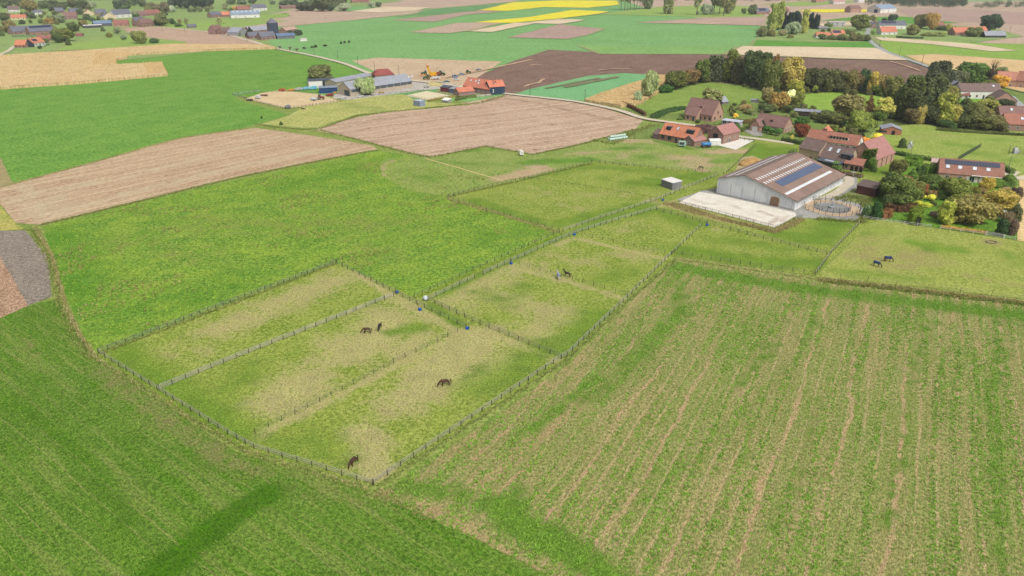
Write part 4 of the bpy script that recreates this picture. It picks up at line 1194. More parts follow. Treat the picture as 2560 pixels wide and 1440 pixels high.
# ---- far houses: (label, category, P, Q, depth, eave, ridge, wall, roof, gable, extra dict)
FW = [
    ('cream gabled house with red roof, leftmost pale house in the village', (28, 50), (66, 49), 9, 3, 6.4, CREAM, TILE_OF, 0, {}),
    ('brown-roofed house with white gable at the far left village corner', (22, 31), (50, 30), 10, 4, 9, WHITE, TILE_BR, 0, {}),
    ('orange-roofed house cut by the left picture edge', (-20, 45), (20, 45), 9, 3, 6, BRICK, TILE_R, 0, {}),
    ('white house with dark hipped roof among the left village trees', (82, 37), (111, 36), 10, 3, 6.6, WHITE, SLATE, 0, dict(hip=3)),
    ('grey-roofed house left of the mauve brick house in the village', (140, 34), (162, 33), 9, 3.4, 8, BRICK_P, SLATE, 0, {}),
    ('mauve brick house with brown roof in the village middle', (160, 49), (194, 48), 10, 4.4, 9.4, BRICK_P, TILE_B, 0, {}),
    ('slate-roofed house just behind the mauve brick house', (176, 36), (200, 35), 9, 3.4, 8, BRICK_P, SLATE, 0, {}),
    ('beige gable-fronted house with red roof in the village', (210, 39), (236, 38), 10, 3.2, 8.2, CREAM, TILE_R, 1, {}),
    ('brown brick house with slate roof right of the beige gabled house', (240, 39), (267, 38), 9, 3.4, 8.6, BRICK2, SLATE, 0, {}),
    ('cream house with steep gable in the village row', (256, 50), (292, 48), 9, 3.6, 9, CREAM, SLATE, 1, {}),
    ('large white house with grey roof in the village row', (287, 46), (330, 43), 12, 5, 11, WHITE, SLATE, 0, {}),
    ('brown-roofed low house at the right of the large white house', (331, 42), (366, 41), 9, 3, 7.6, BRICK_P, TILE_B, 0, {}),
    ('house with orange roof end at the village right end', (366, 40), (402, 38), 9, 3.2, 8, BRICK_P, TILE_R, 0, {}),
    ('far brick house with brown roof behind the village trees', (384, 24), (410, 23), 10, 3.4, 8, BRICK_P, TILE_B, 0, {}),
    ('grey slate barn with pale walls beside the solar-roofed barn', (34, 87), (72, 84), 12, 3.2, 8.2, BRICK_P, SLATE, 0, {}),
    ('large barn with a band of solar panels on its grey roof', (76, 90), (136, 86), 13, 4.4, 10, BRICK, SLATE, 0, dict(solar=((2, 24, .55, .9, 10, 1, SOLB),))),
    ('red-roofed outbuilding below the solar-roofed barn', (96, 104), (136, 102), 8, 2.8, 5.6, BRICK, TILE_R, 0, {}),
    ('orange-roofed long barn by the lane at far left', (37, 120), (64, 120), 9, 2.6, 6.8, BRICK, TILE_O, 0, {}),
    ('house with slate gable between orange-roofed barn and white gable', (62, 119), (86, 118), 9, 3.2, 7.6, BLACKW, TILE_OF, 1, {}),
    ('white-gabled house with orange roof and solar panels near far-left lane', (88, 117), (114, 113), 9, 3.4, 7.4, WHITE, TILE_O, 0, dict(solar=((1, 7, .3, .8, 4, 2, SOLB),))),
    ('low shed with bright white roof in the village meadow', (209, 71), (256, 69), 12, 3, 3.4, M((90, 92, 96)), WHITE, 0, {}),
    ('low shed with blue-grey roof behind the white-roofed shed', (236, 67), (281, 65), 14, 3.4, 6.2, M((110, 112, 116)), M((128, 150, 178), (114, 134, 160), .6), 0, {}),
    ('brick house with reddish roof right of the blue-roofed shed', (284, 68), (322, 67), 9, 3.4, 8, BRICK2, TILE_R, 0, {}),
    ('dark slate-roofed house left of the twin brick houses', (342, 66), (364, 64), 8, 5.2, 10.2, BRICK, SLATE, 0, {}),
    ('brick house with brown roof, right of the twin houses', (356, 68), (386, 65), 9, 4.4, 9, BRICK, TILE_B, 0, {}),
    ('tiny grey shed alone in the village pasture', (470, 71), (492, 70), 6, 2.6, 4.6, M((150, 140, 134)), SLATE, 0, {}),
    ('small red-roofed shed below the big olive tree', (189, 92), (205, 92), 5, 2.4, 3.6, BRICK, TILE_R, 0, {}),
    ('brick barn left of the wide grey-blue farm hall', (530, 45), (556, 43), 10, 4, 8, BRICK, SLATE, 0, {}),
    ('orange-roofed brick outbuilding touching the grey-blue farm hall', (552, 43), (580, 42), 10, 3, 7, BRICK, TILE_O, 0, {}),
    ('wide farm hall with blue-grey roof and white walls', (578, 46), (650, 44), 24, 4.4, 9.4, WHITE, M((146, 164, 178), (132, 150, 166), .4), 0, dict(lights=tuple((4 + 6 * i, .55, 2.4, 4) for i in range(7)))),
    ('red-roofed farmhouse behind the wide farm hall', (594, 30), (626, 29), 10, 4, 8.6, BRICK, TILE_R, 0, {}),
    ('white farmhouse with grey roof right of the wide farm hall', (634, 28), (668, 26), 10, 4.4, 9.6, WHITE, SLATE, 0, {}),
    ('low brown building at the edge of the far right-hand wood', (704, 23), (750, 21), 10, 3, 5.4, BRICK_P, TILE_B, 0, {}),
    ('mauve brick house left of the tower farm', (538, 87), (560, 84), 9, 4.8, 9.4, BRICK_P, TILE_B, 0, {}),
    ('brown-roofed house joined to the mauve brick house', (558, 87), (582, 84), 9, 3.6, 7.2, BRICK, TILE_BR, 0, {}),
    ('pale grey barn at the left of the tower farm', (596, 91), (622, 87), 14, 4, 8.4, M((176, 176, 178)), FIBRE, 1, {}),
    ('long grey-roofed barn behind the tower farm courtyard', (626, 88), (694, 82), 12, 4.4, 8.4, BRICK_P, FIBRE, 0, {}),
    ('grey-roofed stable in front of the tower farm', (624, 98), (656, 96), 9, 3, 6.4, BRICK_P, SLATE, 0, {}),
    ('brick wing with grey roof beside the tower', (654, 101), (690, 98), 10, 3.6, 7.6, BRICK_P, SLATE, 0, {}),
    ('blue-roofed low shed right of the tower', (694, 98), (738, 96), 11, 3, 5.2, M((130, 130, 136)), M((112, 134, 168), (100, 120, 150), .6), 0, {}),
    ('orange and white roofed barn behind the tower', (716, 84), (744, 80), 10, 3.4, 6.4, BRICK, M((212, 176, 160)), 0, {}),
    ('small white shed in the meadow right of the tower farm', (751, 103), (768, 102), 4, 2, 2.6, WHITE, M((214, 208, 196)), 0, {}),
    # upper right
    ('orange-roofed house with solar panels in the poplar garden', (2082, 96), (2113, 95), 9, 3.4, 7.8, WHITE, TILE_O, 0, dict(solar=((1, 11, .35, .9, 6, 2, SOLB),))),
    ('low orange-roofed wing left of the solar-panelled house', (2040, 95), (2084, 96), 9, 2.8, 5.6, WHITE, TILE_O, 0, {}),
    ('white gable-fronted annexe at the orange-roofed house left end', (2038, 94), (2058, 94), 6, 2.8, 5.0, WHITE, TILE_O, 1, {}),
    ('white flat-roofed modern building behind the orange-roofed house', (2073, 67), (2112, 67), 8, 5.2, 5.4, M((206, 206, 204)), M((238, 238, 238)), 0, {}),
    ('low grey shed by the dark conifers of the poplar garden', (2047, 75), (2070, 75), 6, 2.6, 3.4, GREYW, FIBRE, 0, {}),
    ('long white house with dark solar roof above the orange gable house', (2198, 73), (2264, 73), 11, 4.6, 9.0, WHITE, SLATE, 0, dict(solar=((2, 20, .4, .9, 9, 2, SOLB),))),
    ('orange-roofed house with white walls below the long white house', (2203, 88), (2242, 87), 10, 3.4, 8.4, WHITE, TILE_OF, 0, {}),
    ('grey gabled cottage left of the long white house', (2178, 70), (2200, 69), 9, 3, 6.6, BRICK_P, SLATE, 1, {}),
    ('far white agricultural hall with blue-grey roof and blue door', (2200, 33), (2240, 31), 24, 6, 11.4, WHITE, M((150, 166, 188), (136, 152, 174), .4), 0, dict(extra=(('a', 8, .1, 6, 5, 'hall_door', FRAMED, M((56, 76, 116))),))),
    ('square brick house left of the far white hall', (2126, 32), (2152, 31), 12, 6, 10, BRICK2, TILE_B, 0, {}),
    ('far brick farm with solar roof behind the poplars', (1891, 37), (1924, 36), 12, 4.4, 8.8, BRICK, SLATE, 0, dict(solar=((6, 18, .2, .9, 6, 2, SOLB),))),
    ('low red barn right of the tall poplar', (1953, 31), (1972, 30), 10, 3.6, 6.6, BRICK, TILE_R, 0, {}),
    ('right-hand farmhouse with long orange roof beside the dark round tree', (2386, 90), (2468, 87), 10, 3.6, 8.4, BRICK, TILE_OF, 0, {}),
    ('grey-roofed black barn at the right of the long orange farmhouse', (2462, 95), (2514, 95), 10, 2.6, 6.6, M((84, 82, 82)), FIBRE, 0, {}),
    ('pink-roofed far house near the top edge right of centre', (2040, 7), (2062, 6), 12, 4, 8.6, BRICK2, TILE_OF, 0, {}),
    ('far pale house with pinkish roof left of the distant wood', (2084, 10), (2112, 9), 12, 3.4, 7, WHITE, M((206, 160, 150)), 0, {}),
    ('distant white building at the top edge before the wood', (2146, 7), (2160, 6), 10, 4, 6.4, WHITE, WHITE, 0, {}),
    ('row of far red-roofed houses at the top edge, left of centre', (880, 8), (924, 7), 12, 4, 9, BRICK, TILE_R, 0, {}),
    ('brick villa among autumn trees right of the long white house', (2338, 72), (2362, 71), 9, 3.4, 7.4, BRICK, TILE_R, 0, {}),
]
for lab, P, Q, dp, ev, rg, wm, rm, gb, kw in FW:
    cat = 'barn' if 'barn' in lab.split(',')[0].split(' beside')[0] and 'house' not in lab else ('shed' if 'shed' in lab and 'house' not in lab else ('hall' if 'hall' in lab and 'house' not in lab and 'barn' not in lab else 'house'))
    nm = {'barn': 'farm_barn', 'shed': 'farm_shed', 'hall': 'farm_hall', 'house': 'village_house'}[cat]
    house(nm, lab, cat, P, Q, dp, ev, rg, wm, rm, gable=bool(gb), nf=(0 if cat == 'shed' else 3), na=(0 if cat != 'house' else 1), nb=(0 if cat != 'house' else 1), door=False, far=True,
          group='buildings of the far village and farms', chim=(((4, .5),) if cat == 'house' and not kw.get('hip') else ()), **kw)
# the tower of the far farm
tw = empty('farm_tower', (*G(684, 88), 0), .5, 'square dark-clad brick tower with pointed slate roof in the far farm', 'tower')
MB().box(-5, -5, 0, 5, 5, 13).build('wall', M((72, 80, 98), (60, 68, 84), .5), tw)
MB().add([(-5.4, -5.4, 13.02), (5.4, -5.4, 13.02), (5.4, 5.4, 13.02), (-5.4, 5.4, 13.02), (0, 0, 18)], [(3, 2, 1, 0), (0, 1, 4), (1, 2, 4), (2, 3, 4), (3, 0, 4)]).build('roof', SLATE, tw)
MB().box(-5.08, -3, 2, -5.01, 3, 11).build('cladding', BRICK_P, tw)

# ================================================================== TREES AND HEDGES
FOL = foliage_mat()
BARK = M((120, 108, 92), (92, 82, 70), 3)
ICO = []
_bm = bmesh.new()
bmesh.ops.create_icosphere(_bm, subdivisions=1, radius=1)
ICO_V = np.array([v.co[:] for v in _bm.verts])
ICO_F = np.array([[v.index for v in f.verts] for f in _bm.faces])
_bm.free()


def lobes(kind, r):
    L = []
    U = r.uniform
    if kind == 'round':
        L = [(0, 0, .5, .3), (0, 0, .36, .26)]
        for i in range(17):
            a, e = U(0, 6.28), U(-1.0, 1.3)
            L.append((.3 * math.cos(a) * math.cos(e) ** .6, .3 * math.sin(a) * math.cos(e) ** .6, .5 + .3 * math.sin(e), U(.13, .21)))
    elif kind == 'tall':
        for i in range(19):
            z = .14 + .74 * i / 18
            rr = .34 * math.sin(math.pi * min(1, (z + .16) * .8)) ** .7
            a = U(0, 6.28)
            L.append((rr * .8 * math.cos(a), rr * .8 * math.sin(a), z, U(.13, .2)))
        L.append((0, 0, .5, .28))
    elif kind == 'poplar':
        for i in range(16):
            z = .12 + .8 * i / 15
            a = U(0, 6.28)
            L.append((.18 * math.cos(a), .18 * math.sin(a), z, .3 * (1 - .55 * (z - .12) ** 2) * U(.75, 1)))
    elif kind == 'high':                          # tall tree on a bare trunk
        for i in range(10):
            a, e = U(0, 6.28), U(-1, 1.2)
            L.append((.28 * math.cos(a) * math.cos(e), .28 * math.sin(a) * math.cos(e), .68 + .18 * math.sin(e), U(.12, .2)))
    elif kind == 'conifer':
        for i in range(15):
            z = .08 + .86 * i / 14
            rr = .36 * (1 - z)
            for k in range(1 if i > 10 else 2):
                a = U(0, 6.28)
                L.append((rr * math.cos(a), rr * math.sin(a), z, .06 + .26 * (1 - z)))
    elif kind == 'thuja':
        for i in range(12):
            z = .08 + .82 * i / 11
            a = U(0, 6.28)
            L.append((.08 * math.cos(a), .08 * math.sin(a), z, .42 * (1 - .45 * z ** 3) * U(.9, 1)))
    elif kind == 'shrub':
        for i in range(11):
            a, q = U(0, 6.28), U(0, .3)
            L.append((q * math.cos(a), q * math.sin(a), U(.25, .72) - q * .5, U(.16, .28)))
    elif kind == 'ball':
        L = [(0, 0, .62, .4), (.08, .05, .64, .36), (-.1, -.04, .6, .36)]
    elif kind == 'willow':
        for i in range(15):
            a, e = U(0, 6.28), U(-.7, 1.3)
            L.append((.3 * math.cos(a) * math.cos(e), .3 * math.sin(a) * math.cos(e), .5 + .34 * math.sin(e), U(.12, .2)))
    elif kind == 'sparse':
        for i in range(12):
            a, e = U(0, 6.28), U(-.5, 1.3)
            L.append((.33 * math.cos(a) * math.cos(e), .33 * math.sin(a) * math.cos(e), .52 + .32 * math.sin(e), U(.1, .17)))
    return np.array(L)


LEAVES = dict(round=4200, tall=4200, poplar=3000, high=2000, conifer=2800, thuja=2000, shrub=2800, ball=1400, willow=3400, sparse=1500, bare=0)


def crown_mesh(kind, seed):
    r = random.Random(seed * 31 + len(kind))
    R = np.random.RandomState(seed * 17 + len(kind))
    if kind == 'bare':
        L = lobes('sparse', r)
        n = 160
    else:
        L = lobes(kind, r)
        n = LEAVES[kind]
    K = len(L)
    pw = L[:, 3] ** 2
    pick = R.choice(K, n * 2, p=pw / pw.sum())
    dirv = R.normal(size=(n * 2, 3))
    dirv[:, 2] += .35
    dirv /= np.linalg.norm(dirv, axis=1)[:, None]
    zs = 1.0 if kind not in ('poplar', 'thuja', 'conifer') else .55
    rad = L[pick, 3] * (.74 + (.34 if kind in ('thuja', 'ball') else .62) * R.beta(1.6, 2.6, n * 2))
    pos = L[pick, :3] + dirv * rad[:, None] * np.array([1, 1, zs])
    dist = np.linalg.norm((pos[:, None, :] - L[None, :, :3]) / np.array([1, 1, zs]), axis=2) / L[None, :, 3]
    dist[np.arange(n * 2), pick] = 9
    pos_ok = dist.min(1) > .66
    pos, dirv = pos[pos_ok][:n], dirv[pos_ok][:n]
    m = len(pos)
    sz = {'conifer': .04, 'thuja': .04, 'ball': .05, 'sparse': .045, 'willow': .045, 'poplar': .05, 'bare': .02}.get(kind, .037)
    nrm = dirv + R.normal(0, .65, (m, 3))
    nrm /= np.linalg.norm(nrm, axis=1)[:, None]
    t1 = np.cross(nrm, R.normal(size=(m, 3)))
    if kind == 'willow':
        t1 = t1 * .3 + np.array([0, 0, -1.0])
    t1 /= np.linalg.norm(t1, axis=1)[:, None]
    t2 = np.cross(nrm, t1)
    s1 = (sz * R.uniform(.6, 1.5, m))[:, None] * (1.6 if kind == 'willow' else 1)
    s2 = (sz * R.uniform(.5, 1.1, m))[:, None]
    q = np.stack([pos - t1 * s1 - t2 * s2 * .4, pos + t1 * s1 * .2 - t2 * s2, pos + t1 * s1 + t2 * s2 * .2, pos - t1 * s1 * .1 + t2 * s2], 1)
    v = q.reshape(-1, 3)
    f = np.arange(m * 4).reshape(-1, 4)
    tri = np.r_[f[:, [0, 1, 2]], f[:, [0, 2, 3]]]
    if kind not in ('sparse', 'bare'):
        core = .82 if kind in ('thuja', 'ball') else .64
        cv, cf = [], []
        b = len(v)
        for l in L:
            jit = 1 + .25 * R.uniform(-1, 1, (len(ICO_V), 1))
            cv.append(l[:3] + ICO_V * jit * l[3] * core * np.array([1, 1, zs]))
            cf.append(ICO_F + b)
            b += len(ICO_V)
        v = np.r_[v, np.concatenate(cv)]
        tri = np.r_[tri, np.concatenate(cf)]
    v[:, 2] = np.maximum(v[:, 2], .01)
    return npmesh('crown_' + kind, v, tri, FOL)


def trunk_mesh(kind, seed):
    r = random.Random(seed * 7 + 3)
    mb = MB()
    top = {'ball': .6, 'shrub': .35, 'high': .85, 'poplar': .8, 'conifer': .9, 'thuja': .8}.get(kind, .62)
    rad = {'shrub': .02, 'ball': .03, 'thuja': .03}.get(kind, .036)
    lean = r.uniform(-.03, .03)
    mb.tube([(0, 0, -.02), (lean * .3, 0, top * .3), (lean, lean * .5, top * .65), (lean * 1.3, 0, top)], [rad * 1.25, rad, rad * .75, rad * .3], 7)
    nl = {'ball': 2, 'thuja': 2, 'conifer': 3, 'sparse': 11, 'bare': 22, 'shrub': 4}.get(kind, 6)
    for i in range(nl):
        z0 = top * r.uniform(.35, .85)
        a = r.uniform(0, 6.28)
        ln = {'bare': .36, 'sparse': .34}.get(kind, .25) * r.uniform(.6, 1)
        x, y = math.cos(a) * ln, math.sin(a) * ln
        rise = ln * (1.1 if kind in ('bare', 'high') else .8)
        mb.tube([(lean * z0, 0, z0), (lean * z0 + x * .5, y * .5, z0 + rise * .7), (lean * z0 + x, y, z0 + rise * 1.2)], [rad * .5, rad * .3, rad * .1], 5)
    return mb.mesh('trunk_' + kind, BARK)


CROWNS, TRUNKS = {}, {}


def colour_word(c):
    r_, g_, b_ = c
    mx = max(c)
    if mx < 72:
        return 'dark green' if g_ >= r_ else 'dark purplish'
    if r_ > 150 and g_ > 130 and b_ < 75:
        return 'golden yellow'
    if r_ > g_ * 1.35:
        return 'russet red' if g_ < 95 else 'orange'
    if r_ > g_ * 1.08:
        return 'autumn brown'
    if r_ > g_ * .97:
        return 'yellowish olive' if b_ < 75 else 'dusty olive'
    if b_ > g_ * .72:
        return 'silvery grey-green'
    if g_ > 120:
        return 'light green'
    return 'deep green' if mx < 100 else 'mid green'


KINDW = dict(round='round tree', tall='tall tree', poplar='slender poplar', high='high-crowned tree', conifer='pointed conifer', thuja='columnar evergreen', shrub='bush', ball='clipped ball tree',
             willow='willow-like tree', sparse='thin airy tree', bare='almost leafless tree')
USED_LABELS = set()
NVAR = {}


def tree(px, py, top, wpx, kind, col, label, group):
    if kind not in CROWNS:
        CROWNS[kind] = [crown_mesh(kind, s) for s in range(4)]
        TRUNKS[kind] = [trunk_mesh(kind, s) for s in range(3)]
    i = NVAR[kind] = NVAR.get(kind, -1) + 1
    # base pixel is the visible foot; the top row fixes the height
    h = max(1.2, HT(px, py, top))
    wd = max(1.0, wpx / PXM(py)) * 1.14
    x, y = G(px, py)
    y += wd * .25                                  # the foot lies under the crown's middle
    x *= (1 + wd * .25 / y)
    nm = {'shrub': 'bush', 'conifer': 'conifer_tree', 'thuja': 'columnar_evergreen', 'poplar': 'poplar_tree', 'ball': 'clipped_tree', 'willow': 'willow_tree'}.get(kind, 'tree')
    e = empty(nm, (x, y, 0), rnd.uniform(0, 6.28), label, 'bush' if kind == 'shrub' else 'tree', group, (wd, wd, h))
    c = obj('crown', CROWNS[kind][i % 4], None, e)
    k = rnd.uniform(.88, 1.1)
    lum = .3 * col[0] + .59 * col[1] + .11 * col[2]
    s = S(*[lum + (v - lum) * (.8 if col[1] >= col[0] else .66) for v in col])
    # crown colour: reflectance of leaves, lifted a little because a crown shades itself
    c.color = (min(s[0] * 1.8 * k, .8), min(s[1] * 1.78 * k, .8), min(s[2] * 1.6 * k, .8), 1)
    obj('trunk', TRUNKS[kind][i % 3], None, e)
    return e


def grove(where, items, group=None):
    items = sorted(items, key=lambda t: t[0])
    for i, (px, py, top, wpx, kind, col) in enumerate(items):
        lab = '%s %s, %s from the left %s' % (colour_word(col), KINDW[kind], ordinal(i), where)
        tree(px, py, top, wpx, kind, col, lab, group or ('trees ' + where))


OL, DG, MG, LG, SV, RU, YE, DK = (92, 98, 52), (66, 84, 48), (84, 108, 48), (124, 134, 60), (128, 146, 116), (124, 98, 56), (166, 146, 50), (56, 68, 50)
grove('in the belt behind the orchard lawn', [
    (1664, 233, 212, 32, 'shrub', (62, 106, 44)), (1686, 226, 178, 55, 'round', (92, 100, 48)), (1704, 220, 182, 40, 'round', (110, 104, 50)), (1728, 213, 173, 42, 'round', RU), (1752, 208, 152, 40, 'tall', (86, 104, 46)),
    (1784, 206, 143, 48, 'tall', (78, 88, 64)), (1806, 204, 150, 40, 'tall', (84, 96, 52)), (1824, 207, 129, 46, 'tall', (98, 108, 46)), (1848, 211, 148, 42, 'tall', (82, 84, 54)), (1878, 218, 134, 56, 'tall', DG),
    (1902, 212, 136, 44, 'tall', (70, 88, 50)), (1931, 208, 141, 24, 'tall', (136, 96, 52)), (1922, 230, 155, 56, 'tall', (94, 104, 48)), (1950, 226, 168, 44, 'tall', (108, 108, 52)), (1974, 228, 150, 60, 'tall', (156, 140, 58)), (1988, 240, 200, 40, 'round', (138, 138, 52))])
grove('in the row behind the glade', [
    (2024, 228, 170, 46, 'round', (84, 88, 52)), (2046, 230, 172, 44, 'round', (80, 86, 54)), (2070, 231, 172, 46, 'round', (88, 92, 54)), (2094, 232, 173, 46, 'round', (84, 88, 56)), (2118, 233, 176, 42, 'round', (110, 102, 52)),
    (2138, 232, 180, 36, 'round', (112, 92, 56)), (2158, 233, 177, 32, 'tall', (62, 86, 56)), (2183, 238, 184, 34, 'tall', (180, 156, 58)), (2206, 240, 187, 46, 'round', (126, 108, 52)), (2230, 244, 191, 46, 'round', (102, 106, 56)), (2036, 232, 215, 14, 'tall', (140, 150, 66)), (2196, 240, 206, 40, 'shrub', (96, 116, 50))])
grove('in the clump behind the stable', [
    (2241, 284, 226, 46, 'round', (126, 128, 58)), (2262, 300, 196, 72, 'tall', (78, 92, 50)), (2292, 308, 232, 60, 'round', (66, 78, 46)), (2312, 300, 196, 78, 'tall', (72, 82, 50)), (2307, 250, 176, 34, 'conifer', (66, 80, 56)), (2276, 312, 272, 40, 'round', (104, 92, 56)),
    (2296, 312, 265, 30, 'tall', (150, 136, 62)), (2324, 312, 262, 46, 'round', (60, 70, 44)), (2352, 314, 240, 56, 'tall', (126, 132, 52)), (2376, 312, 262, 40, 'round', (156, 150, 56)), (2250, 300, 262, 44, 'round', (70, 84, 46)), (2334, 262, 206, 50, 'round', (70, 84, 52))])
grove('round the black boarded barn', [
    (2340, 232, 159, 60, 'tall', (72, 82, 60)), (2370, 226, 174, 52, 'round', (84, 90, 70)), (2398, 216, 180, 40, 'round', (92, 98, 70)), (2426, 214, 157, 70, 'round', (78, 108, 46)), (2464, 214, 170, 46, 'round', (70, 58, 52)), (2476, 200, 146, 36, 'bare', (150, 136, 84)),
    (2501, 190, 168, 28, 'round', (112, 124, 84)), (2497, 221, 189, 42, 'round', (196, 150, 40)), (2471, 222, 202, 42, 'shrub', (100, 118, 46)), (2347, 229, 212, 30, 'shrub', (76, 110, 44)), (2368, 264, 216, 38, 'round', (130, 126, 54)), (2389, 246, 220, 22, 'tall', (52, 74, 42)), (2420, 232, 214, 40, 'shrub', (86, 110, 44))])
grove('in gardens below the white villa', [
    (2396, 304, 262, 34, 'round', (62, 76, 44)), (2408, 285, 262, 15, 'conifer', (48, 62, 46)), (2431, 302, 255, 48, 'round', (106, 112, 58)), (2461, 294, 251, 62, 'sparse', (134, 138, 62)), (2515, 270, 248, 40, 'shrub', (62, 74, 48)), (2452, 328, 288, 60, 'round', (94, 98, 54)),
    (2417, 324, 290, 50, 'shrub', (78, 88, 50)), (2480, 329, 290, 48, 'round', (112, 108, 58)), (2368, 322, 302, 42, 'shrub', (58, 84, 40)), (2500, 330, 300, 34, 'shrub', (92, 92, 54)), (2440, 300, 276, 40, 'shrub', (116, 134, 88))])
grove('round the glade and orchard', [
    (2119, 300, 239, 76, 'round', (118, 112, 60)), (2169, 291, 239, 30, 'conifer', (116, 88, 48)), (2206, 300, 244, 50, 'sparse', (158, 156, 62)), (2145, 331, 283, 66, 'willow', (122, 138, 60)), (2197, 302, 276, 40, 'shrub', (90, 116, 48)), (2066, 310, 280, 50, 'round', (88, 96, 58)), (2093, 312, 288, 44, 'round', (98, 104, 56)), (2060, 300, 272, 30, 'bare', (120, 110, 80)),
    (2077, 327, 312, 11, 'sparse', (120, 130, 60)), (2089, 329, 313, 11, 'sparse', (124, 130, 60)), (2107, 331, 316, 11, 'sparse', (120, 128, 58)), (2003, 343, 311, 38, 'round', (134, 62, 38)), (2003, 315, 292, 34, 'round', (66, 108, 44)), (2226, 298, 258, 36, 'round', (78, 90, 48))])
grove('near the estate houses', [
    (2152, 360, 330, 19, 'conifer', (64, 68, 54)), (2157, 371, 345, 34, 'round', (220, 150, 42)), (2194, 352, 334, 27, 'shrub', (204, 192, 48)), (2254, 371, 347, 19, 'thuja', (70, 92, 46)), (2194, 358, 349, 26, 'shrub', (86, 92, 54)), (2087, 426, 404, 29, 'shrub', (92, 122, 54)), (2043, 412, 396, 24, 'shrub', (86, 116, 52)), (2180, 432, 392, 20, 'shrub', (80, 110, 40))])
grove('round the large brown-roofed house', [
    (1624, 249, 183, 42, 'willow', (138, 150, 108)), (1594, 259, 228, 20, 'round', (140, 156, 128)), (1778, 262, 224, 60, 'sparse', (128, 134, 84)), (1944, 277, 230, 48, 'round', (146, 116, 48)), (1916, 260, 219, 34, 'round', (126, 116, 66)), (1974, 264, 225, 28, 'sparse', (196, 200, 178)), (1991, 266, 232, 34, 'tall', (112, 118, 56)), (1909, 282, 260, 42, 'shrub', (84, 98, 62)),
    (1864, 276, 262, 32, 'shrub', (150, 124, 72)), (1838, 294, 284, 14, 'shrub', (210, 178, 50)), (2005, 276, 260, 26, 'shrub', (62, 84, 56)), (1905, 327, 300, 20, 'conifer', (56, 70, 52)), (1916, 334, 316, 19, 'ball', (68, 108, 50)), (1928, 338, 322, 19, 'ball', (70, 110, 50)), (1944, 341, 322, 21, 'ball', (72, 110, 52)), (1843, 328, 307, 21, 'shrub', (76, 112, 48)),
    (1700, 300, 292, 12, 'shrub', (110, 128, 60)), (1745, 308, 298, 12, 'shrub', (86, 106, 50)), (1960, 246, 226, 22, 'shrub', (104, 110, 60)), (1880, 288, 272, 26, 'shrub', (120, 132, 86))])
grove('in the garden of the long house', [
    (2243, 518, 446, 80, 'round', (88, 106, 48)), (2218, 500, 440, 50, 'round', (64, 82, 44)), (2241, 442, 402, 40, 'round', (90, 94, 46)), (2263, 464, 442, 28, 'round', (140, 96, 52)), (2283, 500, 456, 48, 'round', (100, 104, 50)), (2306, 490, 463, 21, 'tall', (160, 90, 54)), (2279, 447, 421, 21, 'conifer', (84, 116, 46)), (2291, 444, 416, 15, 'thuja', (72, 100, 42)), (2303, 440, 413, 15, 'thuja', (66, 94, 42)),
    (2329, 476, 440, 78, 'shrub', (84, 106, 46)), (2368, 448, 414, 42, 'round', (184, 110, 54)), (2381, 504, 452, 72, 'round', (100, 114, 44)), (2431, 498, 471, 30, 'willow', (112, 116, 48)), (2463, 482, 444, 34, 'round', (172, 150, 44)), (2489, 470, 448, 36, 'shrub', (100, 132, 48)), (2518, 470, 437, 32, 'shrub', (86, 116, 50)), (2508, 490, 466, 40, 'shrub', (140, 118, 84)),
    (2497, 530, 482, 78, 'round', (156, 138, 50)), (2533, 510, 468, 28, 'round', (92, 74, 68)), (2360, 564, 508, 42, 'tall', (148, 156, 62)), (2414, 568, 500, 88, 'round', (136, 126, 58)), (2452, 567, 512, 62, 'sparse', (134, 122, 54)), (2385, 532, 498, 46, 'round', (106, 116, 50)), (2188, 549, 508, 28, 'thuja', (48, 84, 40)), (2166, 544, 510, 26, 'shrub', (86, 116, 76)), (2293, 514, 502, 24, 'shrub', (176, 178, 58)), (2314, 520, 508, 22, 'shrub', (166, 172, 56)),
    (2308, 499, 489, 14, 'ball', (206, 200, 56)), (2327, 505, 488, 21, 'ball', (196, 194, 54)), (2335, 543, 530, 27, 'shrub', (96, 84, 70)), (2500, 592, 550, 28, 'thuja', (46, 72, 40)), (2526, 590, 544, 28, 'shrub', (104, 84, 76)), (2536, 556, 512, 24, 'shrub', (92, 96, 66)), (2214, 520, 490, 30, 'shrub', (72, 92, 48)), (2430, 536, 512, 40, 'round', (120, 116, 58)), (2466, 500, 478, 26, 'shrub', (138, 142, 56)), (2350, 500, 478, 30, 'shrub', (92, 118, 48)), (2345, 470, 455, 24, 'shrub', (80, 104, 48)),
    (2258, 478, 450, 40, 'round', (96, 108, 48)), (2320, 462, 446, 30, 'shrub', (96, 116, 50)), (2400, 520, 486, 52, 'round', (112, 118, 48)), (2426, 552, 518, 54, 'round', (140, 128, 56)), (2374, 552, 522, 40, 'round', (130, 136, 58)), (2470, 548, 514, 50, 'round', (140, 122, 54)), (2484, 512, 484, 44, 'round', (146, 136, 54)), (2446, 516, 492, 34, 'shrub', (120, 128, 56)), (2412, 476, 458, 30, 'shrub', (104, 122, 50)), (2228, 462, 432, 30, 'round', (84, 104, 46)), (2510, 528, 500, 36, 'shrub', (128, 116, 60)), (2516, 562, 530, 30, 'shrub', (110, 96, 70)), (2300, 476, 456, 28, 'shrub', (128, 134, 56))])
grove('beside the left farm', [(803, 212, 163, 64, 'round', (106, 114, 68)), (905, 240, 197, 34, 'willow', (140, 156, 122)), (926, 240, 197, 32, 'willow', (128, 146, 104)), (905, 200, 186, 16, 'shrub', (84, 104, 66)), (922, 201, 184, 22, 'shrub', (72, 120, 46)), (703, 313, 303, 8, 'conifer', (64, 96, 48)), (654, 296, 289, 4, 'conifer', (50, 60, 40))])


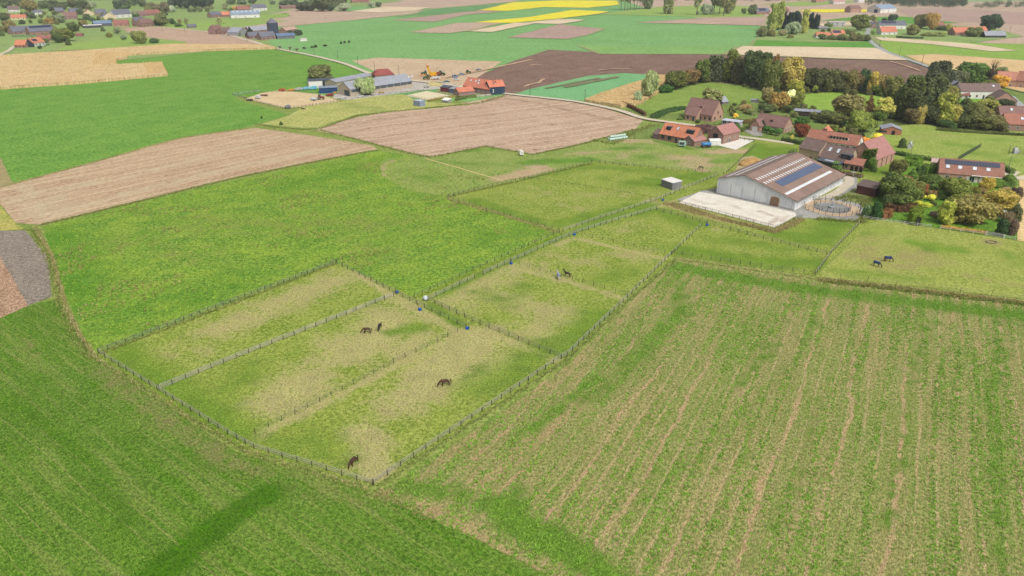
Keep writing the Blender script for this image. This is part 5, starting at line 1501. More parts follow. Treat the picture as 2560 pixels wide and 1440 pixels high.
def c1(lst, ox, oy, s):
    return [(ox + x / s, oy + b / s, oy + t / s, wd / s, k, c) for (x, b, t, wd, k, c) in lst]


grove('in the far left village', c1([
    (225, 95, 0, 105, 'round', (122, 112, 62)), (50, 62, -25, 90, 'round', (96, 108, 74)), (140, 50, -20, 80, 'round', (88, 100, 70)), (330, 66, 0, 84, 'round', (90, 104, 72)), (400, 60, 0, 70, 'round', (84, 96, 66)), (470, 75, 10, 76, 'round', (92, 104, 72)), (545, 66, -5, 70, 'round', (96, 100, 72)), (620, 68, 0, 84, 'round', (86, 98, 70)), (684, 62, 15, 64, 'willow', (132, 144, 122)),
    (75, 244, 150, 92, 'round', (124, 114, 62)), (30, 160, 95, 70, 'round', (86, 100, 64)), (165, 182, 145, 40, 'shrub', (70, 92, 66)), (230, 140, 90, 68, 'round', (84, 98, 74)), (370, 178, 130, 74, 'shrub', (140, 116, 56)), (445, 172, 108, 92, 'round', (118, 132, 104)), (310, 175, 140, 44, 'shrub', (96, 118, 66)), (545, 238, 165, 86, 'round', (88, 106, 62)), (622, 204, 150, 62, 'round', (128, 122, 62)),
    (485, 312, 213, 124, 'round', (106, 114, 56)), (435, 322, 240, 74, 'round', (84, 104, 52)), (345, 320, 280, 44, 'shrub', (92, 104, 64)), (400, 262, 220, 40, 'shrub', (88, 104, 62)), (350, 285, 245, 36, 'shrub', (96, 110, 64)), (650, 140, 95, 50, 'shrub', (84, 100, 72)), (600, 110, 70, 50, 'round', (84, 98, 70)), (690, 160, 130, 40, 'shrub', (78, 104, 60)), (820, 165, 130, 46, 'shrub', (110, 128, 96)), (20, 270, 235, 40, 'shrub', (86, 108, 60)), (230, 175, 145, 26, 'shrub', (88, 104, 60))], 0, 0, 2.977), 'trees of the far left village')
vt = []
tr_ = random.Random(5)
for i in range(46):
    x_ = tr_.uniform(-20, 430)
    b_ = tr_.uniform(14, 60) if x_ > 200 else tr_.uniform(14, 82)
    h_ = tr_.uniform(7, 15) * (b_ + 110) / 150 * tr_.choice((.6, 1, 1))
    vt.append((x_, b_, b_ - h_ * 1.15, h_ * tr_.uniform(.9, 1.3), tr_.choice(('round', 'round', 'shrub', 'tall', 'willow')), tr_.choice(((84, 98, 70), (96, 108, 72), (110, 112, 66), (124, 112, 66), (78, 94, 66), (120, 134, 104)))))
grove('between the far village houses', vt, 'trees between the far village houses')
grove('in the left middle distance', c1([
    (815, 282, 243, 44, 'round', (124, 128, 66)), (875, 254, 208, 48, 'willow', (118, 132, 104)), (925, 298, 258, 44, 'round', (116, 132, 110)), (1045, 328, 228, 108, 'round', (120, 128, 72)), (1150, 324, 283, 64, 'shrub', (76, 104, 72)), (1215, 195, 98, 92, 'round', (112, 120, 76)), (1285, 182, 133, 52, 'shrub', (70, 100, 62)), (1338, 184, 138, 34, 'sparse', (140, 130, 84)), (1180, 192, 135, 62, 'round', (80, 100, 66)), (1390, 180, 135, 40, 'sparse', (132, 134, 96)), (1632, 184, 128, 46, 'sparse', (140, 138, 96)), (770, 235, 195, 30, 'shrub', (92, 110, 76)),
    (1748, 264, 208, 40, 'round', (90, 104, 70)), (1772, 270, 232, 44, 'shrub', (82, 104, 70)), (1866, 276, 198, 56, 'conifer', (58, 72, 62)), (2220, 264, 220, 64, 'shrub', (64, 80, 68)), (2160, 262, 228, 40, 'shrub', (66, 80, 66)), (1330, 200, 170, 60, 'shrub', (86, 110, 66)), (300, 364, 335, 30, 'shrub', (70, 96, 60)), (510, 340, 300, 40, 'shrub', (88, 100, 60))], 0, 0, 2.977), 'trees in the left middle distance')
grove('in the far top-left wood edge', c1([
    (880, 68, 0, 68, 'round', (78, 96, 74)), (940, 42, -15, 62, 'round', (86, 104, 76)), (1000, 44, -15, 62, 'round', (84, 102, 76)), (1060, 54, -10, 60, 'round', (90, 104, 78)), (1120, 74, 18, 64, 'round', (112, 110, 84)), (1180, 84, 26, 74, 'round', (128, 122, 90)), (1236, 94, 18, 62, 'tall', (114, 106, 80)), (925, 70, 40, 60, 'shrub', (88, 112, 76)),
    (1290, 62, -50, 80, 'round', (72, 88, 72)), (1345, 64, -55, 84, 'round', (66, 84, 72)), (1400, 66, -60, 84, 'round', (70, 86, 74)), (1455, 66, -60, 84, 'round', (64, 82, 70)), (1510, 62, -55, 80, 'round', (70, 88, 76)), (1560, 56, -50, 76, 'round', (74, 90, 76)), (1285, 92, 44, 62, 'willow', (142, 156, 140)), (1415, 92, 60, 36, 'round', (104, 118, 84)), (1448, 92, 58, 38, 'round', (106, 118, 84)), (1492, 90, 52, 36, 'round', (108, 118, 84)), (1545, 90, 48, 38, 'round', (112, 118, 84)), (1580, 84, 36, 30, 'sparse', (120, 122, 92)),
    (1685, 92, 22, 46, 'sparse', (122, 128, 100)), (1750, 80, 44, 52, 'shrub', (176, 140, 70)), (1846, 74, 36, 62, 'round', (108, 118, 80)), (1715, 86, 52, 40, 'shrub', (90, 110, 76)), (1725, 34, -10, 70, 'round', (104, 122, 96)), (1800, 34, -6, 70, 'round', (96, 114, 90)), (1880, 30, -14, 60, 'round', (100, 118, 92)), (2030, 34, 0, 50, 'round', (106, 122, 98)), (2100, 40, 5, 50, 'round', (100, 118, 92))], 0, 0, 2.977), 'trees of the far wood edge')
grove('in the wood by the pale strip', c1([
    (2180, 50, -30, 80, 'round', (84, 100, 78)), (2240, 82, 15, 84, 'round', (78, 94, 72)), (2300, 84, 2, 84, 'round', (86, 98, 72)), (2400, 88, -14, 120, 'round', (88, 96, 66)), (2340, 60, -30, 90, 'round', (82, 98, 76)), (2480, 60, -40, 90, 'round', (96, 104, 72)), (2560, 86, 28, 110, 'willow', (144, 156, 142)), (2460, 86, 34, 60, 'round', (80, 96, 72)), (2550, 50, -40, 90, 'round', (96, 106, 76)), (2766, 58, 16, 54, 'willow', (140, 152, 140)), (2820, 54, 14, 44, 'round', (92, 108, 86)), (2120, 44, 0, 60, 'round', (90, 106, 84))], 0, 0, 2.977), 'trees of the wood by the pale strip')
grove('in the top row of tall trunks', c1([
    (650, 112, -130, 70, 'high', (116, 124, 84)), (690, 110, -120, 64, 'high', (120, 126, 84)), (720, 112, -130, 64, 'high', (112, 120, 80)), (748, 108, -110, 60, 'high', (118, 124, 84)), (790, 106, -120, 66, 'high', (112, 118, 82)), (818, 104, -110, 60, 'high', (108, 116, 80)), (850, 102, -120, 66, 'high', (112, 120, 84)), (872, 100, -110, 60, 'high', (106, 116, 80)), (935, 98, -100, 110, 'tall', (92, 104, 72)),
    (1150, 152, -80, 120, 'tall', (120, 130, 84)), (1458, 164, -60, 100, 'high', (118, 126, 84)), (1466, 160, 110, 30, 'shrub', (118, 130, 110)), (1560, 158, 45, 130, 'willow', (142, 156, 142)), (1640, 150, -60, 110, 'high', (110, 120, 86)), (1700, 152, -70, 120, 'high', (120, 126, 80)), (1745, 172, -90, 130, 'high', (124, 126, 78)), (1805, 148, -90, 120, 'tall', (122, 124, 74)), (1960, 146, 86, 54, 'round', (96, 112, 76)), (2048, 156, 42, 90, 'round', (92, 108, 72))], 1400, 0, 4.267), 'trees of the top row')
grove('around the poplar garden', [
    (1930, 78, 10, 26, 'poplar', (132, 144, 70)), (1944, 76, 5, 26, 'poplar', (136, 146, 70)), (2009, 84, 25, 19, 'poplar', (146, 150, 72)), (1904, 93, 65, 26, 'shrub', (118, 124, 84)), (1928, 92, 67, 24, 'shrub', (124, 124, 76)), (1960, 73, 27, 20, 'conifer', (44, 58, 54)), (1974, 74, 33, 20, 'tall', (46, 62, 54)), (1990, 74, 30, 20, 'tall', (44, 62, 56)), (2026, 73, 33, 17, 'tall', (40, 60, 54)), (2040, 74, 37, 15, 'tall', (38, 58, 52)),
    (1981, 87, 57, 40, 'willow', (134, 150, 128)), (1955, 90, 74, 22, 'shrub', (132, 128, 88)), (2149, 78, 36, 44, 'round', (98, 110, 52)), (2179, 60, 37, 18, 'sparse', (124, 128, 88)), (2230, 54, 35, 22, 'round', (62, 86, 66)), (2211, 54, 45, 13, 'round', (74, 94, 70)), (2302, 72, 35, 34, 'round', (110, 108, 54)), (2328, 75, 31, 32, 'round', (166, 130, 60)), (2318, 66, 33, 26, 'round', (88, 96, 56)), (2281, 89, 61, 30, 'round', (124, 126, 76)), (2370, 78, 58, 24, 'shrub', (148, 146, 66)), (2355, 77, 64, 30, 'shrub', (80, 96, 56)),
    (2472, 80, 36, 48, 'round', (60, 84, 58)), (2432, 93, 67, 38, 'round', (108, 118, 66)), (2183, 88, 74, 14, 'shrub', (110, 140, 76)), (2205, 84, 66, 18, 'shrub', (118, 122, 64)), (2057, 100, 84, 22, 'shrub', (84, 100, 62)), (2082, 101, 86, 28, 'shrub', (98, 110, 66)), (2106, 102, 85, 28, 'shrub', (100, 112, 62)), (2130, 103, 82, 28, 'shrub', (114, 114, 70)), (2150, 104, 84, 26, 'shrub', (102, 106, 62)), (2164, 104, 86, 20, 'shrub', (96, 102, 60)), (2120, 86, 72, 30, 'shrub', (104, 116, 74)), (2345, 92, 78, 30, 'shrub', (140, 150, 92)), (2325, 92, 80, 26, 'shrub', (136, 146, 88)), (2308, 90, 82, 20, 'shrub', (130, 142, 84)), (2070, 68, 58, 24, 'shrub', (96, 116, 66))])
grove('on the far green bank', [(761, 122, 117, 8, 'shrub', (62, 76, 50)), (780, 120, 114, 6, 'shrub', (66, 78, 50)), (789, 119, 112, 9, 'shrub', (70, 80, 50)), (812, 116, 110, 10, 'shrub', (66, 78, 52)), (853, 110, 104, 6, 'shrub', (60, 72, 50)), (862, 108, 102, 6, 'shrub', (60, 72, 50)), (873, 107, 101, 6, 'shrub', (58, 70, 50)), (700, 124, 112, 20, 'bare', (150, 130, 110)), (725, 127, 116, 22, 'bare', (150, 130, 110)), (742, 129, 119, 18, 'bare', (150, 132, 110))], 'bushes on the far green bank')


def infill(where, poly, n, group, hmin, hmax, cols, kinds=('shrub', 'round', 'shrub', 'tall')):
    items = []
    rr = random.Random(len(where) * 13 + n)
    pts = sample(poly, n * 4)
    for p in pts:
        if len(items) >= n:
            break
        grow = [(p[0] + dx, p[1] + dy) for dx in (-2.2, 0, 2.2) for dy in (-3.4, 0, 2.2)]
        if any(inpoly(np.array(grow), ft).any() for ft in FOOT):
            continue
        h_ = rr.uniform(hmin, hmax)
        # back to pixels
        d_ = p[1] * CT + CH * ST
        px, py = 1280 + FPX * p[0] / d_, 720 - FPX * (p[1] * ST - CH * CT) / d_
        d2 = p[1] * CT - (h_ - CH) * ST
        top = 720 - FPX * (p[1] * ST + (h_ - CH) * CT) / d2
        items.append((px, py, top, h_ * rr.uniform(.9, 1.35) * PXM(py), rr.choice(kinds), rr.choice(cols)))
    grove(where, items, group)


OLV = ((96, 104, 56), (84, 100, 50), (112, 116, 60), (126, 118, 60), (78, 92, 48), (106, 110, 68))
infill('in the villa garden', [(1812, 262), (1870, 258), (1900, 285), (1890, 300), (1830, 300)], 16, 'shrubs of the villa garden', 1.2, 3.0, OLV + ((150, 120, 70), (118, 104, 70)))
infill('by the glade shed', [(1890, 270), (1990, 268), (2080, 298), (2060, 318), (1985, 302), (1960, 300)], 20, 'shrubs by the glade shed', 1.6, 4.5, OLV)
infill('in the orchard strip', [(2040, 300), (2190, 300), (2195, 322), (2150, 345), (2050, 330)], 18, 'trees of the orchard strip', 2.0, 5.0, OLV)
infill('in the right village gardens', [(2330, 236), (2400, 232), (2390, 262), (2480, 272), (2500, 300), (2500, 326), (2340, 318)], 34, 'trees of the right village gardens', 2.5, 7.5, OLV, ('round', 'shrub', 'round', 'tall'))
infill('at the foot of the belt', [(1670, 222), (1770, 200), (1880, 207), (1990, 226), (2230, 236), (2240, 246), (2000, 240), (1880, 222), (1770, 208), (1690, 232)], 34, 'undergrowth at the foot of the belt', 2.0, 5.0, ((70, 84, 48), (84, 92, 52), (60, 74, 44), (96, 96, 54)), ('shrub',))
infill('in the long house garden beds', [(2205, 478), (2290, 460), (2440, 480), (2530, 500), (2530, 560), (2330, 545), (2215, 520)], 26, 'shrubs of the long house garden', 1.2, 3.2, OLV + ((150, 140, 60), (140, 110, 70)))
infill('in the far poplar garden', [(1900, 88), (2060, 78), (2160, 88), (2165, 100), (2060, 98), (1920, 98)], 16, 'shrubs of the poplar garden', 2.0, 4.5, OLV)


def mass(name, label, pxpoly, n, h, wd, col1, col2):
    """far wood that reads as one mass"""
    P = sample(pxpoly, n)
    V, F = [], []
    b = 0
    base = crown_mesh('round', 11)
    bv = np.zeros(len(base.vertices) * 3, np.float32)
    base.vertices.foreach_get('co', bv)
    bv = bv.reshape(-1, 3)
    bf = np.array([p.vertices[:] for p in base.polygons])
    sel = RS.permutation(len(bf))[:500]
    bf = bf[sel]
    for p in P:
        s = RS.uniform(.7, 1.15)
        a = RS.uniform(0, 6.28)
        R_ = np.array([[math.cos(a), -math.sin(a), 0], [math.sin(a), math.cos(a), 0], [0, 0, 1]])
        V.append((bv * np.array([wd * s, wd * s, h * s])) @ R_.T * np.array([1, 1, 1]) + np.array([p[0], p[1], -h * .12]))
        F.append(bf + b)
        b += len(bv)
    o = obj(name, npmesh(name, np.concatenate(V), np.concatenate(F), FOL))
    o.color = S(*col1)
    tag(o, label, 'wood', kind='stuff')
    return o


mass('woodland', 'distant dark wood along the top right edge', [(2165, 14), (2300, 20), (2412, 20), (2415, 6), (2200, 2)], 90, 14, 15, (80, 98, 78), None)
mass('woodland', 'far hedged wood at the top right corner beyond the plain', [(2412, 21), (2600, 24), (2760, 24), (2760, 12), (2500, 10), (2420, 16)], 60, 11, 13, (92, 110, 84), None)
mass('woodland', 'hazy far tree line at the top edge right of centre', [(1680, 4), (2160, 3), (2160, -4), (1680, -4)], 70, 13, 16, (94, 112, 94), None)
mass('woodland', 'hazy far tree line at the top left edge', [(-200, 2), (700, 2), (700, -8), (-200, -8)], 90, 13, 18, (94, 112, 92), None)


HEDN = {}


def hedge(label, px, width, height, col, name='hedge', world=False, rounded=.0, cat='hedge', dens=26):
    g = [V2(p) for p in px]
    v, f = [], []
    root = empty(name, (g[0].x, g[0].y, 0), 0, label, cat)
    # core
    mb = MB()
    for a, c in zip(g[:-1], g[1:]):
        t = (c - a).normalized()
        n = Vector((-t.y, t.x)) * width * .42
        k = max(2, int((c - a).length / 1.2))
        ring = []
        for j in range(k + 1):
            p = a + (c - a) * (j / k) - g[0]
            hh = height * (.9 + .06 * rnd.uniform(-1, 1))
            wj = 1 + .1 * rnd.uniform(-1, 1)
            ring.append([(p.x - n.x * wj, p.y - n.y * wj, -.05), (p.x - n.x * .9 * wj, p.y - n.y * .9 * wj, hh * .9), (p.x, p.y, hh), (p.x + n.x * .9 * wj, p.y + n.y * .9 * wj, hh * .9), (p.x + n.x * wj, p.y + n.y * wj, -.05)])
        b = len(mb.v)
        for r_ in ring:
            mb.v += r_
        for j in range(k):
            for q in range(4):
                mb.f.append((b + j * 5 + q, b + j * 5 + q + 1, b + (j + 1) * 5 + q + 1, b + (j + 1) * 5 + q))
        mb.f.append((b, b + 1, b + 2, b + 3, b + 4))
        mb.f.append(tuple(b + k * 5 + q for q in (4, 3, 2, 1, 0)))
    core = mb.build('branches', FOL, root)
    # leaves on its faces
    Q = []
    for a, c in zip(g[:-1], g[1:]):
        L = (c - a).length
        n = int(L * (width + 2 * height) * dens / 4) + 20
        t = np.array((c - a)[:]) / L
        nn = np.array([-t[1], t[0]])
        s = RS.uniform(0, width + 2 * height, n)
        lat = np.where(s < height, -width / 2, np.where(s < height + width, s - height - width / 2, width / 2))
        zz = np.where(s < height, s, np.where(s < height + width, height, 2 * height + width - s))
        al = RS.uniform(0, L, n)
        pos = np.array((a - g[0])[:]) + al[:, None] * t + lat[:, None] * nn
        Q.append(np.c_[pos, zz] + RS.normal(0, .07, (n, 3)))
    Q = np.concatenate(Q)
    m = len(Q)
    t1 = RS.normal(size=(m, 3))
    t1 /= np.linalg.norm(t1, axis=1)[:, None]
    t2 = np.cross(t1, RS.normal(size=(m, 3)))
    t2 /= np.linalg.norm(t2, axis=1)[:, None]
    s = .26 * RS.uniform(.6, 1.3, (m, 1))
    tri = np.stack([Q - t1 * s, Q + t1 * s - t2 * s * .5, Q + t2 * s], 1).reshape(-1, 3)
    tri[:, 2] = np.maximum(tri[:, 2], 0)
    lo = obj('leaves', npmesh('leaves', tri, np.arange(m * 3).reshape(-1, 3), FOL), None, root)
    lo['kind'] = 'stuff'
    cc = S(*col)
    for o in (core, lo):
        o.color = (cc[0] * 1.15, cc[1] * 1.15, cc[2] * 1.1, 1)
    return root


hedge('dark brown beech hedge beside the lane bend near the orchard lawn', [(1555, 262), (1580, 272), (1614, 290)], 1.2, 2.0, (108, 82, 64))
hedge('wide sloping dark green hedge in front of the large brown-roofed house', [(1634, 296), (1660, 283), (1700, 274), (1722, 274)], 5, 1.6, (70, 98, 58))
hedge('dark hedge along the estate lawn by the yellow sign', [(1954, 352), (2000, 362), (2012, 364)], 1.6, 1.9, (74, 92, 54))
hedge('brown hedge between the farmhouse garden and the riding hall', [(2082, 432), (2120, 440), (2156, 445)], 1.8, 1.5, (112, 92, 68))
hedge('long clipped hedge behind the brick barn and the long house', [(2236, 386), (2290, 397), (2340, 405)], 2.0, 1.6, (74, 96, 52))
hedge('light green clipped hedge at the top of the garden', [(2258, 410), (2276, 415), (2296, 416)], 2.4, 2.4, (110, 140, 58))
hedge('tall green hedge left of the long house gable', [(2304, 434), (2320, 438), (2338, 436)], 3.2, 4.0, (98, 130, 52))
hedge('curved upper hedge of the garden maze', [(2262, 402), (2290, 405), (2300, 412)], 2.2, 2.6, (104, 136, 54))
hedge('curved dark brown beech hedge across the garden lawn', [(2214, 522), (2240, 530), (2266, 530), (2284, 520)], 1.8, 2.2, (98, 72, 54))
hedge('rounded reddish brown hedge beside the dark columnar evergreen', [(2202, 546), (2214, 546), (2222, 540)], 2.4, 2.8, (138, 100, 72))
hedge('low golden hedge behind the white garden fence', [(2352, 569), (2410, 577), (2467, 585)], 1.3, .9, (186, 148, 54))
hedge('dark hedge beside the sunken drive at the right edge', [(2506, 424), (2530, 436)], 2, 2.0, (82, 104, 56))
hedge('hedge row in front of the right-hand village gardens', [(2340, 326), (2400, 331), (2480, 336), (2560, 340)], 1.6, 1.3, (92, 100, 58))
hedge('brown clipped hedge by the carport garden', [(1822, 304), (1858, 310), (1890, 306)], 1.6, 2.0, (110, 94, 62))
hedge('low green hedge along the lower edge of the carport garden', [(1853, 330), (1876, 318), (1888, 308)], 1.4, 1.6, (92, 104, 60))
hedge('dark clipped hedge below the long white far house', [(2240, 95), (2275, 97), (2308, 98)], 2.0, 2.4, (66, 92, 60), dens=12)
hedge('pale clipped hedge beside the far-left solar barn', [(30, 93), (60, 92), (98, 92)], 2.0, 2.0, (110, 130, 106), dens=12)
hedge('dark hedge behind the cream house in the far village', [(195, 50), (225, 51), (262, 51)], 2.0, 2.0, (76, 96, 66), dens=12)
hedge('row of dry shrubs edging the pale sand paddock', [(1072, 254), (1105, 248), (1140, 243), (1160, 246)], 1.6, 1.2, (136, 128, 70), dens=14)
hedge('green brambles below the lane farmhouse wall', [(1140, 252), (1165, 246), (1190, 243)], 2.2, 1.6, (94, 108, 64), dens=14)
# topiary arch
ta = hedge('clipped topiary house shape with a dark doorway in the garden', [(2272, 560), (2298, 560)], 3.6, 4.4, (104, 126, 46), name='topiary', cat='topiary')
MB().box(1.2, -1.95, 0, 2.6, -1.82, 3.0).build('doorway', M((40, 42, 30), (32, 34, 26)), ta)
hedge('second clipped topiary block behind the topiary house', [(2276, 545), (2302, 545)], 3, 3.8, (112, 130, 48), name='topiary', cat='topiary')
# ivy on the barn gable (part of the barn)
iv = sample([(0, 4.0), (0, 8.8), (5.2, 7.2), (5.6, 3.0), (6.5, 0), (1, 0)], 2600, world=True)
iq = np.c_[-.25 - RS.uniform(0, .9, 2600) * (1 - iv[:, 1] / 12), iv[:, 0] + .1, iv[:, 1]]
t1 = RS.normal(size=(2600, 3)) * .22
t2 = RS.normal(size=(2600, 3)) * .22
io = obj('ivy', npmesh('ivy', np.stack([iq - t1, iq + t1, iq + t2], 1).reshape(-1, 3), np.arange(7800).reshape(-1, 3), FOL), None, brn)
io.color = S(96, 128, 48)
io['kind'] = 'stuff'

# ================================================================== FENCES
POSTM = M((74, 70, 64), (54, 52, 48), 3)
POSTG = M((52, 74, 66), (42, 60, 54), 3)
RAILW = M((196, 190, 176), (170, 164, 150), 2)
RAILG = M((150, 146, 136), (128, 124, 114), 2)
WIRED = M((44, 48, 46), (38, 40, 40))
WHITEP = M((226, 226, 220), (206, 206, 200), 2)
POSTMESH = {}


def fence(label, px, spacing=3.0, ph=1.35, pr=.075, rails=(.55, .95, 1.3), rh=.09, post=None, rail=None, name='fence', cat='fence', closed=False):
    post, rail = post or POSTM, rail or RAILW
    g = [V2(p) for p in px]
    root = empty(name, (g[0].x, g[0].y, 0), 0, label, cat)
    key = (ph, pr, post.name)
    if key not in POSTMESH:
        POSTMESH[key] = MB().tube([(0, 0, -.1), (0, 0, ph * .96), (0, 0, ph)], [pr, pr * .95, pr * .5], 6).mesh('post', post)
    o0 = g[0]
    done_last = False
    for si, (a, c) in enumerate(zip(g[:-1], g[1:])):
        L = (c - a).length
        k = max(1, round(L / spacing))
        for j in range(k + (1 if si == len(g) - 2 else 0)):
            p = a + (c - a) * (j / k) - o0
            o = obj('post', POSTMESH[key], None, root)
            o.location = (p.x + rnd.uniform(-.05, .05), p.y + rnd.uniform(-.05, .05), rnd.uniform(-.06, .03))
            o.rotation_euler = (rnd.uniform(-.04, .04), rnd.uniform(-.04, .04), 0)
        t = (c - a).normalized()
        n = Vector((-t.y, t.x))
        for z in rails:
            mb = MB()
            prev = None
            for j in range(k + 1):
                p = a + (c - a) * (j / k) - o0
                dz = rnd.uniform(-.03, .03)
                ring = [(p.x + n.x * .03 + n.x * pr, p.y + n.y * .03 + n.y * pr, z + dz), (p.x + n.x * pr, p.y + n.y * pr, z + dz), (p.x + n.x * pr, p.y + n.y * pr, z + dz + rh), (p.x + n.x * .03 + n.x * pr, p.y + n.y * .03 + n.y * pr, z + dz + rh)]
                b = len(mb.v)
                mb.v += ring
                if prev is not None:
                    for q in range(4):
                        mb.f.append((prev + q, prev + (q + 1) % 4, b + (q + 1) % 4, b + q))
                else:
                    mb.f.append((b, b + 1, b + 2, b + 3))
                prev = b
            mb.f.append((prev + 3, prev + 2, prev + 1, prev))
            mb.build('rail', rail, root)
    return root


W3 = (.5, .9, 1.25)
fence('post and rail fence along the curved lower left edge of the paddocks', [(246, 885), (394, 977), (571, 1088), (636, 1124), (780, 1168), (932, 1214)], 2.95, rails=W3)
fence('post and rail fence along the lower right edge beside the cover crop field', [(935, 1213), (1180, 1048), (1403, 898), (1417, 892), (1569, 746), (1678, 638)], 2.95, rails=W3)
fence('fence on the upper edge of the leftmost paddock below the tussock meadow', [(248, 884), (440, 811), (596, 752), (840, 659)], 2.0, ph=1.3, rails=(.5, .9, 1.2), rail=RAILG)
fence('pale rail fence between the two leftmost paddocks', [(398, 976), (560, 909), (790, 818), (984, 742)], 3.0, rails=(.3, .6, .9, 1.2), rh=.11)
fence('wire fence with thin posts between the middle and lowest horse paddocks', [(638, 1086), (800, 1006), (985, 909), (1144, 832)], 3.0, pr=.06, rails=(.6, 1.15), rh=.03, rail=RAILG)
fence('fence along the paddock heads beside the grass lane', [(842, 660), (990, 736), (1080, 780), (1165, 822)], 3.0, pr=.08, rails=W3, rh=.06, rail=RAILG)
fence('rail fence from the grey water tank down to the cover crop field', [(1070, 753), (1200, 812), (1403, 897)], 2.9, rails=W3, rh=.07, rail=RAILG)
fence('light rail fence up the lane past the paddock with the white horse', [(1070, 753), (1187, 697)], 3.0, rails=W3)
fence('light rail fence from the lane gate up to the second blue trough', [(1208, 688), (1278, 656), (1404, 599), (1440, 585), (1530, 556), (1640, 524)], 3.0, rails=W3)
fence('dark fence along the lane beside the tussock meadow', [(1036, 745), (1200, 670), (1398, 583)], 3.0, rails=(.6, 1.1), rh=.04, rail=RAILG)
fence('upper rail fence of the lane leading to the riding hall', [(1408, 580), (1500, 548), (1640, 502), (1720, 470), (1794, 440)], 3.0, rails=W3)
fence('thin post fence between tussock meadow and upper green paddock', [(1120, 494), (1260, 538), (1398, 578)], 3.0, pr=.06, rails=(.6, 1.1), rh=.03, rail=RAILG)
fence('close-set post fence on the top left of the upper paddock', [(1122, 492), (1300, 451), (1478, 407)], 2.2, pr=.07, rails=(.6, 1.1), rh=.05, rail=RAILG)
fence('fence along the top of the upper paddock below the grazed meadow', [(1480, 407), (1620, 420), (1720, 429), (1808, 437)], 3.0, rails=(.6, 1.1), rh=.05, rail=RAILG)
fence('dark single-wire fence dividing the upper paddock', [(1312, 449), (1400, 461), (1500, 477), (1645, 503)], 3.0, pr=.04, rails=(1.2,), rh=.05, rail=WIRED, post=WIRED)
fence('thin post fence behind the paddock of the two horses together', [(1455, 590), (1560, 613), (1661, 636)], 3.6, pr=.05, rails=(.6, 1.1), rh=.025, rail=RAILG)
fence('thin post fence between the two paddocks right of the lane', [(1299, 662), (1430, 700), (1567, 741)], 3.6, pr=.05, rails=(.6, 1.1), rh=.025, rail=RAILG)
fence('rail fence from the cover crop corner up past the small right paddock', [(1680, 637), (1700, 617), (1754, 566)], 3.0, rails=W3, rh=.06)
fence('rail fence in front of the riding arena bank', [(1642, 528), (1768, 560), (1908, 599), (2066, 637)], 2.9, rails=W3, rh=.07, rail=RAILG)
fence('thin post fence above the cover crop field on the right', [(1684, 634), (1850, 660), (2036, 686)], 2.8, pr=.06, rails=(.5, 1.0), rh=.03, rail=RAILG)
fence('rail fence climbing the right boundary beside the blanketed horses', [(2038, 689), (2078, 634), (2150, 560)], 2.2, rails=W3)
fence('dark rail fence round the white sand riding arena', [(1697, 510), (1780, 531), (1939, 573), (2004, 545)], 2.6, ph=1.3, pr=.06, rails=(.5, .9, 1.2), rh=.05, rail=POSTM)
fence('white garden fence left of the topiary', [(2158, 547), (2193, 553), (2260, 562), (2326, 570)], 3.6, pr=.08, rails=(.55, 1.0), rh=.1, post=WHITEP, rail=WHITEP)
fence('white garden fence in front of the golden hedge', [(2350, 573), (2400, 580), (2464, 588)], 3.6, pr=.08, rails=(.55, 1.0), rh=.1, post=WHITEP, rail=WHITEP)
gt = fence('white five-bar field gate near the dark evergreen', [(2465, 588), (2508, 596)], 6, ph=1.3, pr=.1, rails=(.15, .45, .75, 1.0, 1.2), rh=.09, post=WHITEP, rail=WHITEP, name='field_gate', cat='gate')
fence('short white fence right of the field gate', [(2509, 596), (2536, 601)], 2.5, pr=.09, rails=(.5, .95), rh=.12, post=WHITEP, rail=WHITEP)
fence('wire fence with sparse posts below the blanketed horses', [(2100, 694), (2240, 712), (2400, 730), (2560, 750), (2640, 760)], 6.5, pr=.05, rails=(.7, 1.1), rh=.02, rail=RAILG)
fence('dark plank fence round the left sand paddock', [(612, 249), (718, 274), (852, 255)], 2.4, ph=1.5, pr=.1, rails=(.5, 1.0), rh=.08, rail=POSTM)
fence('grey barrier rails at the left corner of the left sand paddock', [(616, 248), (582, 238), (650, 230)], 3.5, ph=1.6, pr=.1, rails=(.4, .8, 1.2), rh=.12, rail=M((176, 184, 190)))
fence('plank fence at the back of the left sand paddock', [(655, 234), (730, 230), (790, 236)], 3, ph=1.3, pr=.08, rails=(.5, 1.0), rh=.06, rail=POSTM)
fence('dark fence round the pale sand paddock', [(1012, 239), (1069, 252), (1131, 241)], 3, ph=1.3, pr=.07, rails=(.5, 1.0), rh=.05, rail=POSTM)
fence('back fence of the pale sand paddock', [(1012, 238), (1068, 227), (1129, 239)], 3, ph=1.3, pr=.06, rails=(.5, 1.0), rh=.04, rail=POSTM)
fence('long pale low wall and rail beside the long barn yard', [(880, 248), (960, 236), (1060, 226)], 4, ph=.9, pr=.1, rails=(.1, .45), rh=.3, rail=M((190, 188, 182)))
fence('pale wall in front of the lane farmhouse', [(1158, 246), (1200, 242), (1228, 239)], 4, ph=1.4, pr=.12, rails=(.0, .65), rh=.62, rail=M((206, 198, 184)), name='garden_wall', cat='wall')
fence('white rail fence by the drive behind the riding hall', [(2112, 440), (2152, 446)], 3, pr=.08, rails=(.5, .95), rh=.1, post=WHITEP, rail=WHITEP)
fence('dark green mesh fence crossing the right back pasture', [(2394, 402), (2452, 368)], 2.5, ph=2.0, pr=.06, rails=(.1, .5, .9, 1.3, 1.7), rh=.22, post=POSTG, rail=POSTG)
fence('fence between the straw heap and the grazed meadow', [(1816, 434), (1850, 402), (1888, 366)], 3, rails=(.5, .9), rh=.06, rail=RAILG)
fence('fence along the lower edge of the village lane', [(1810, 340), (1850, 349), (1884, 356)], 2.6, rails=(.5, .9), rh=.06, rail=RAILG)
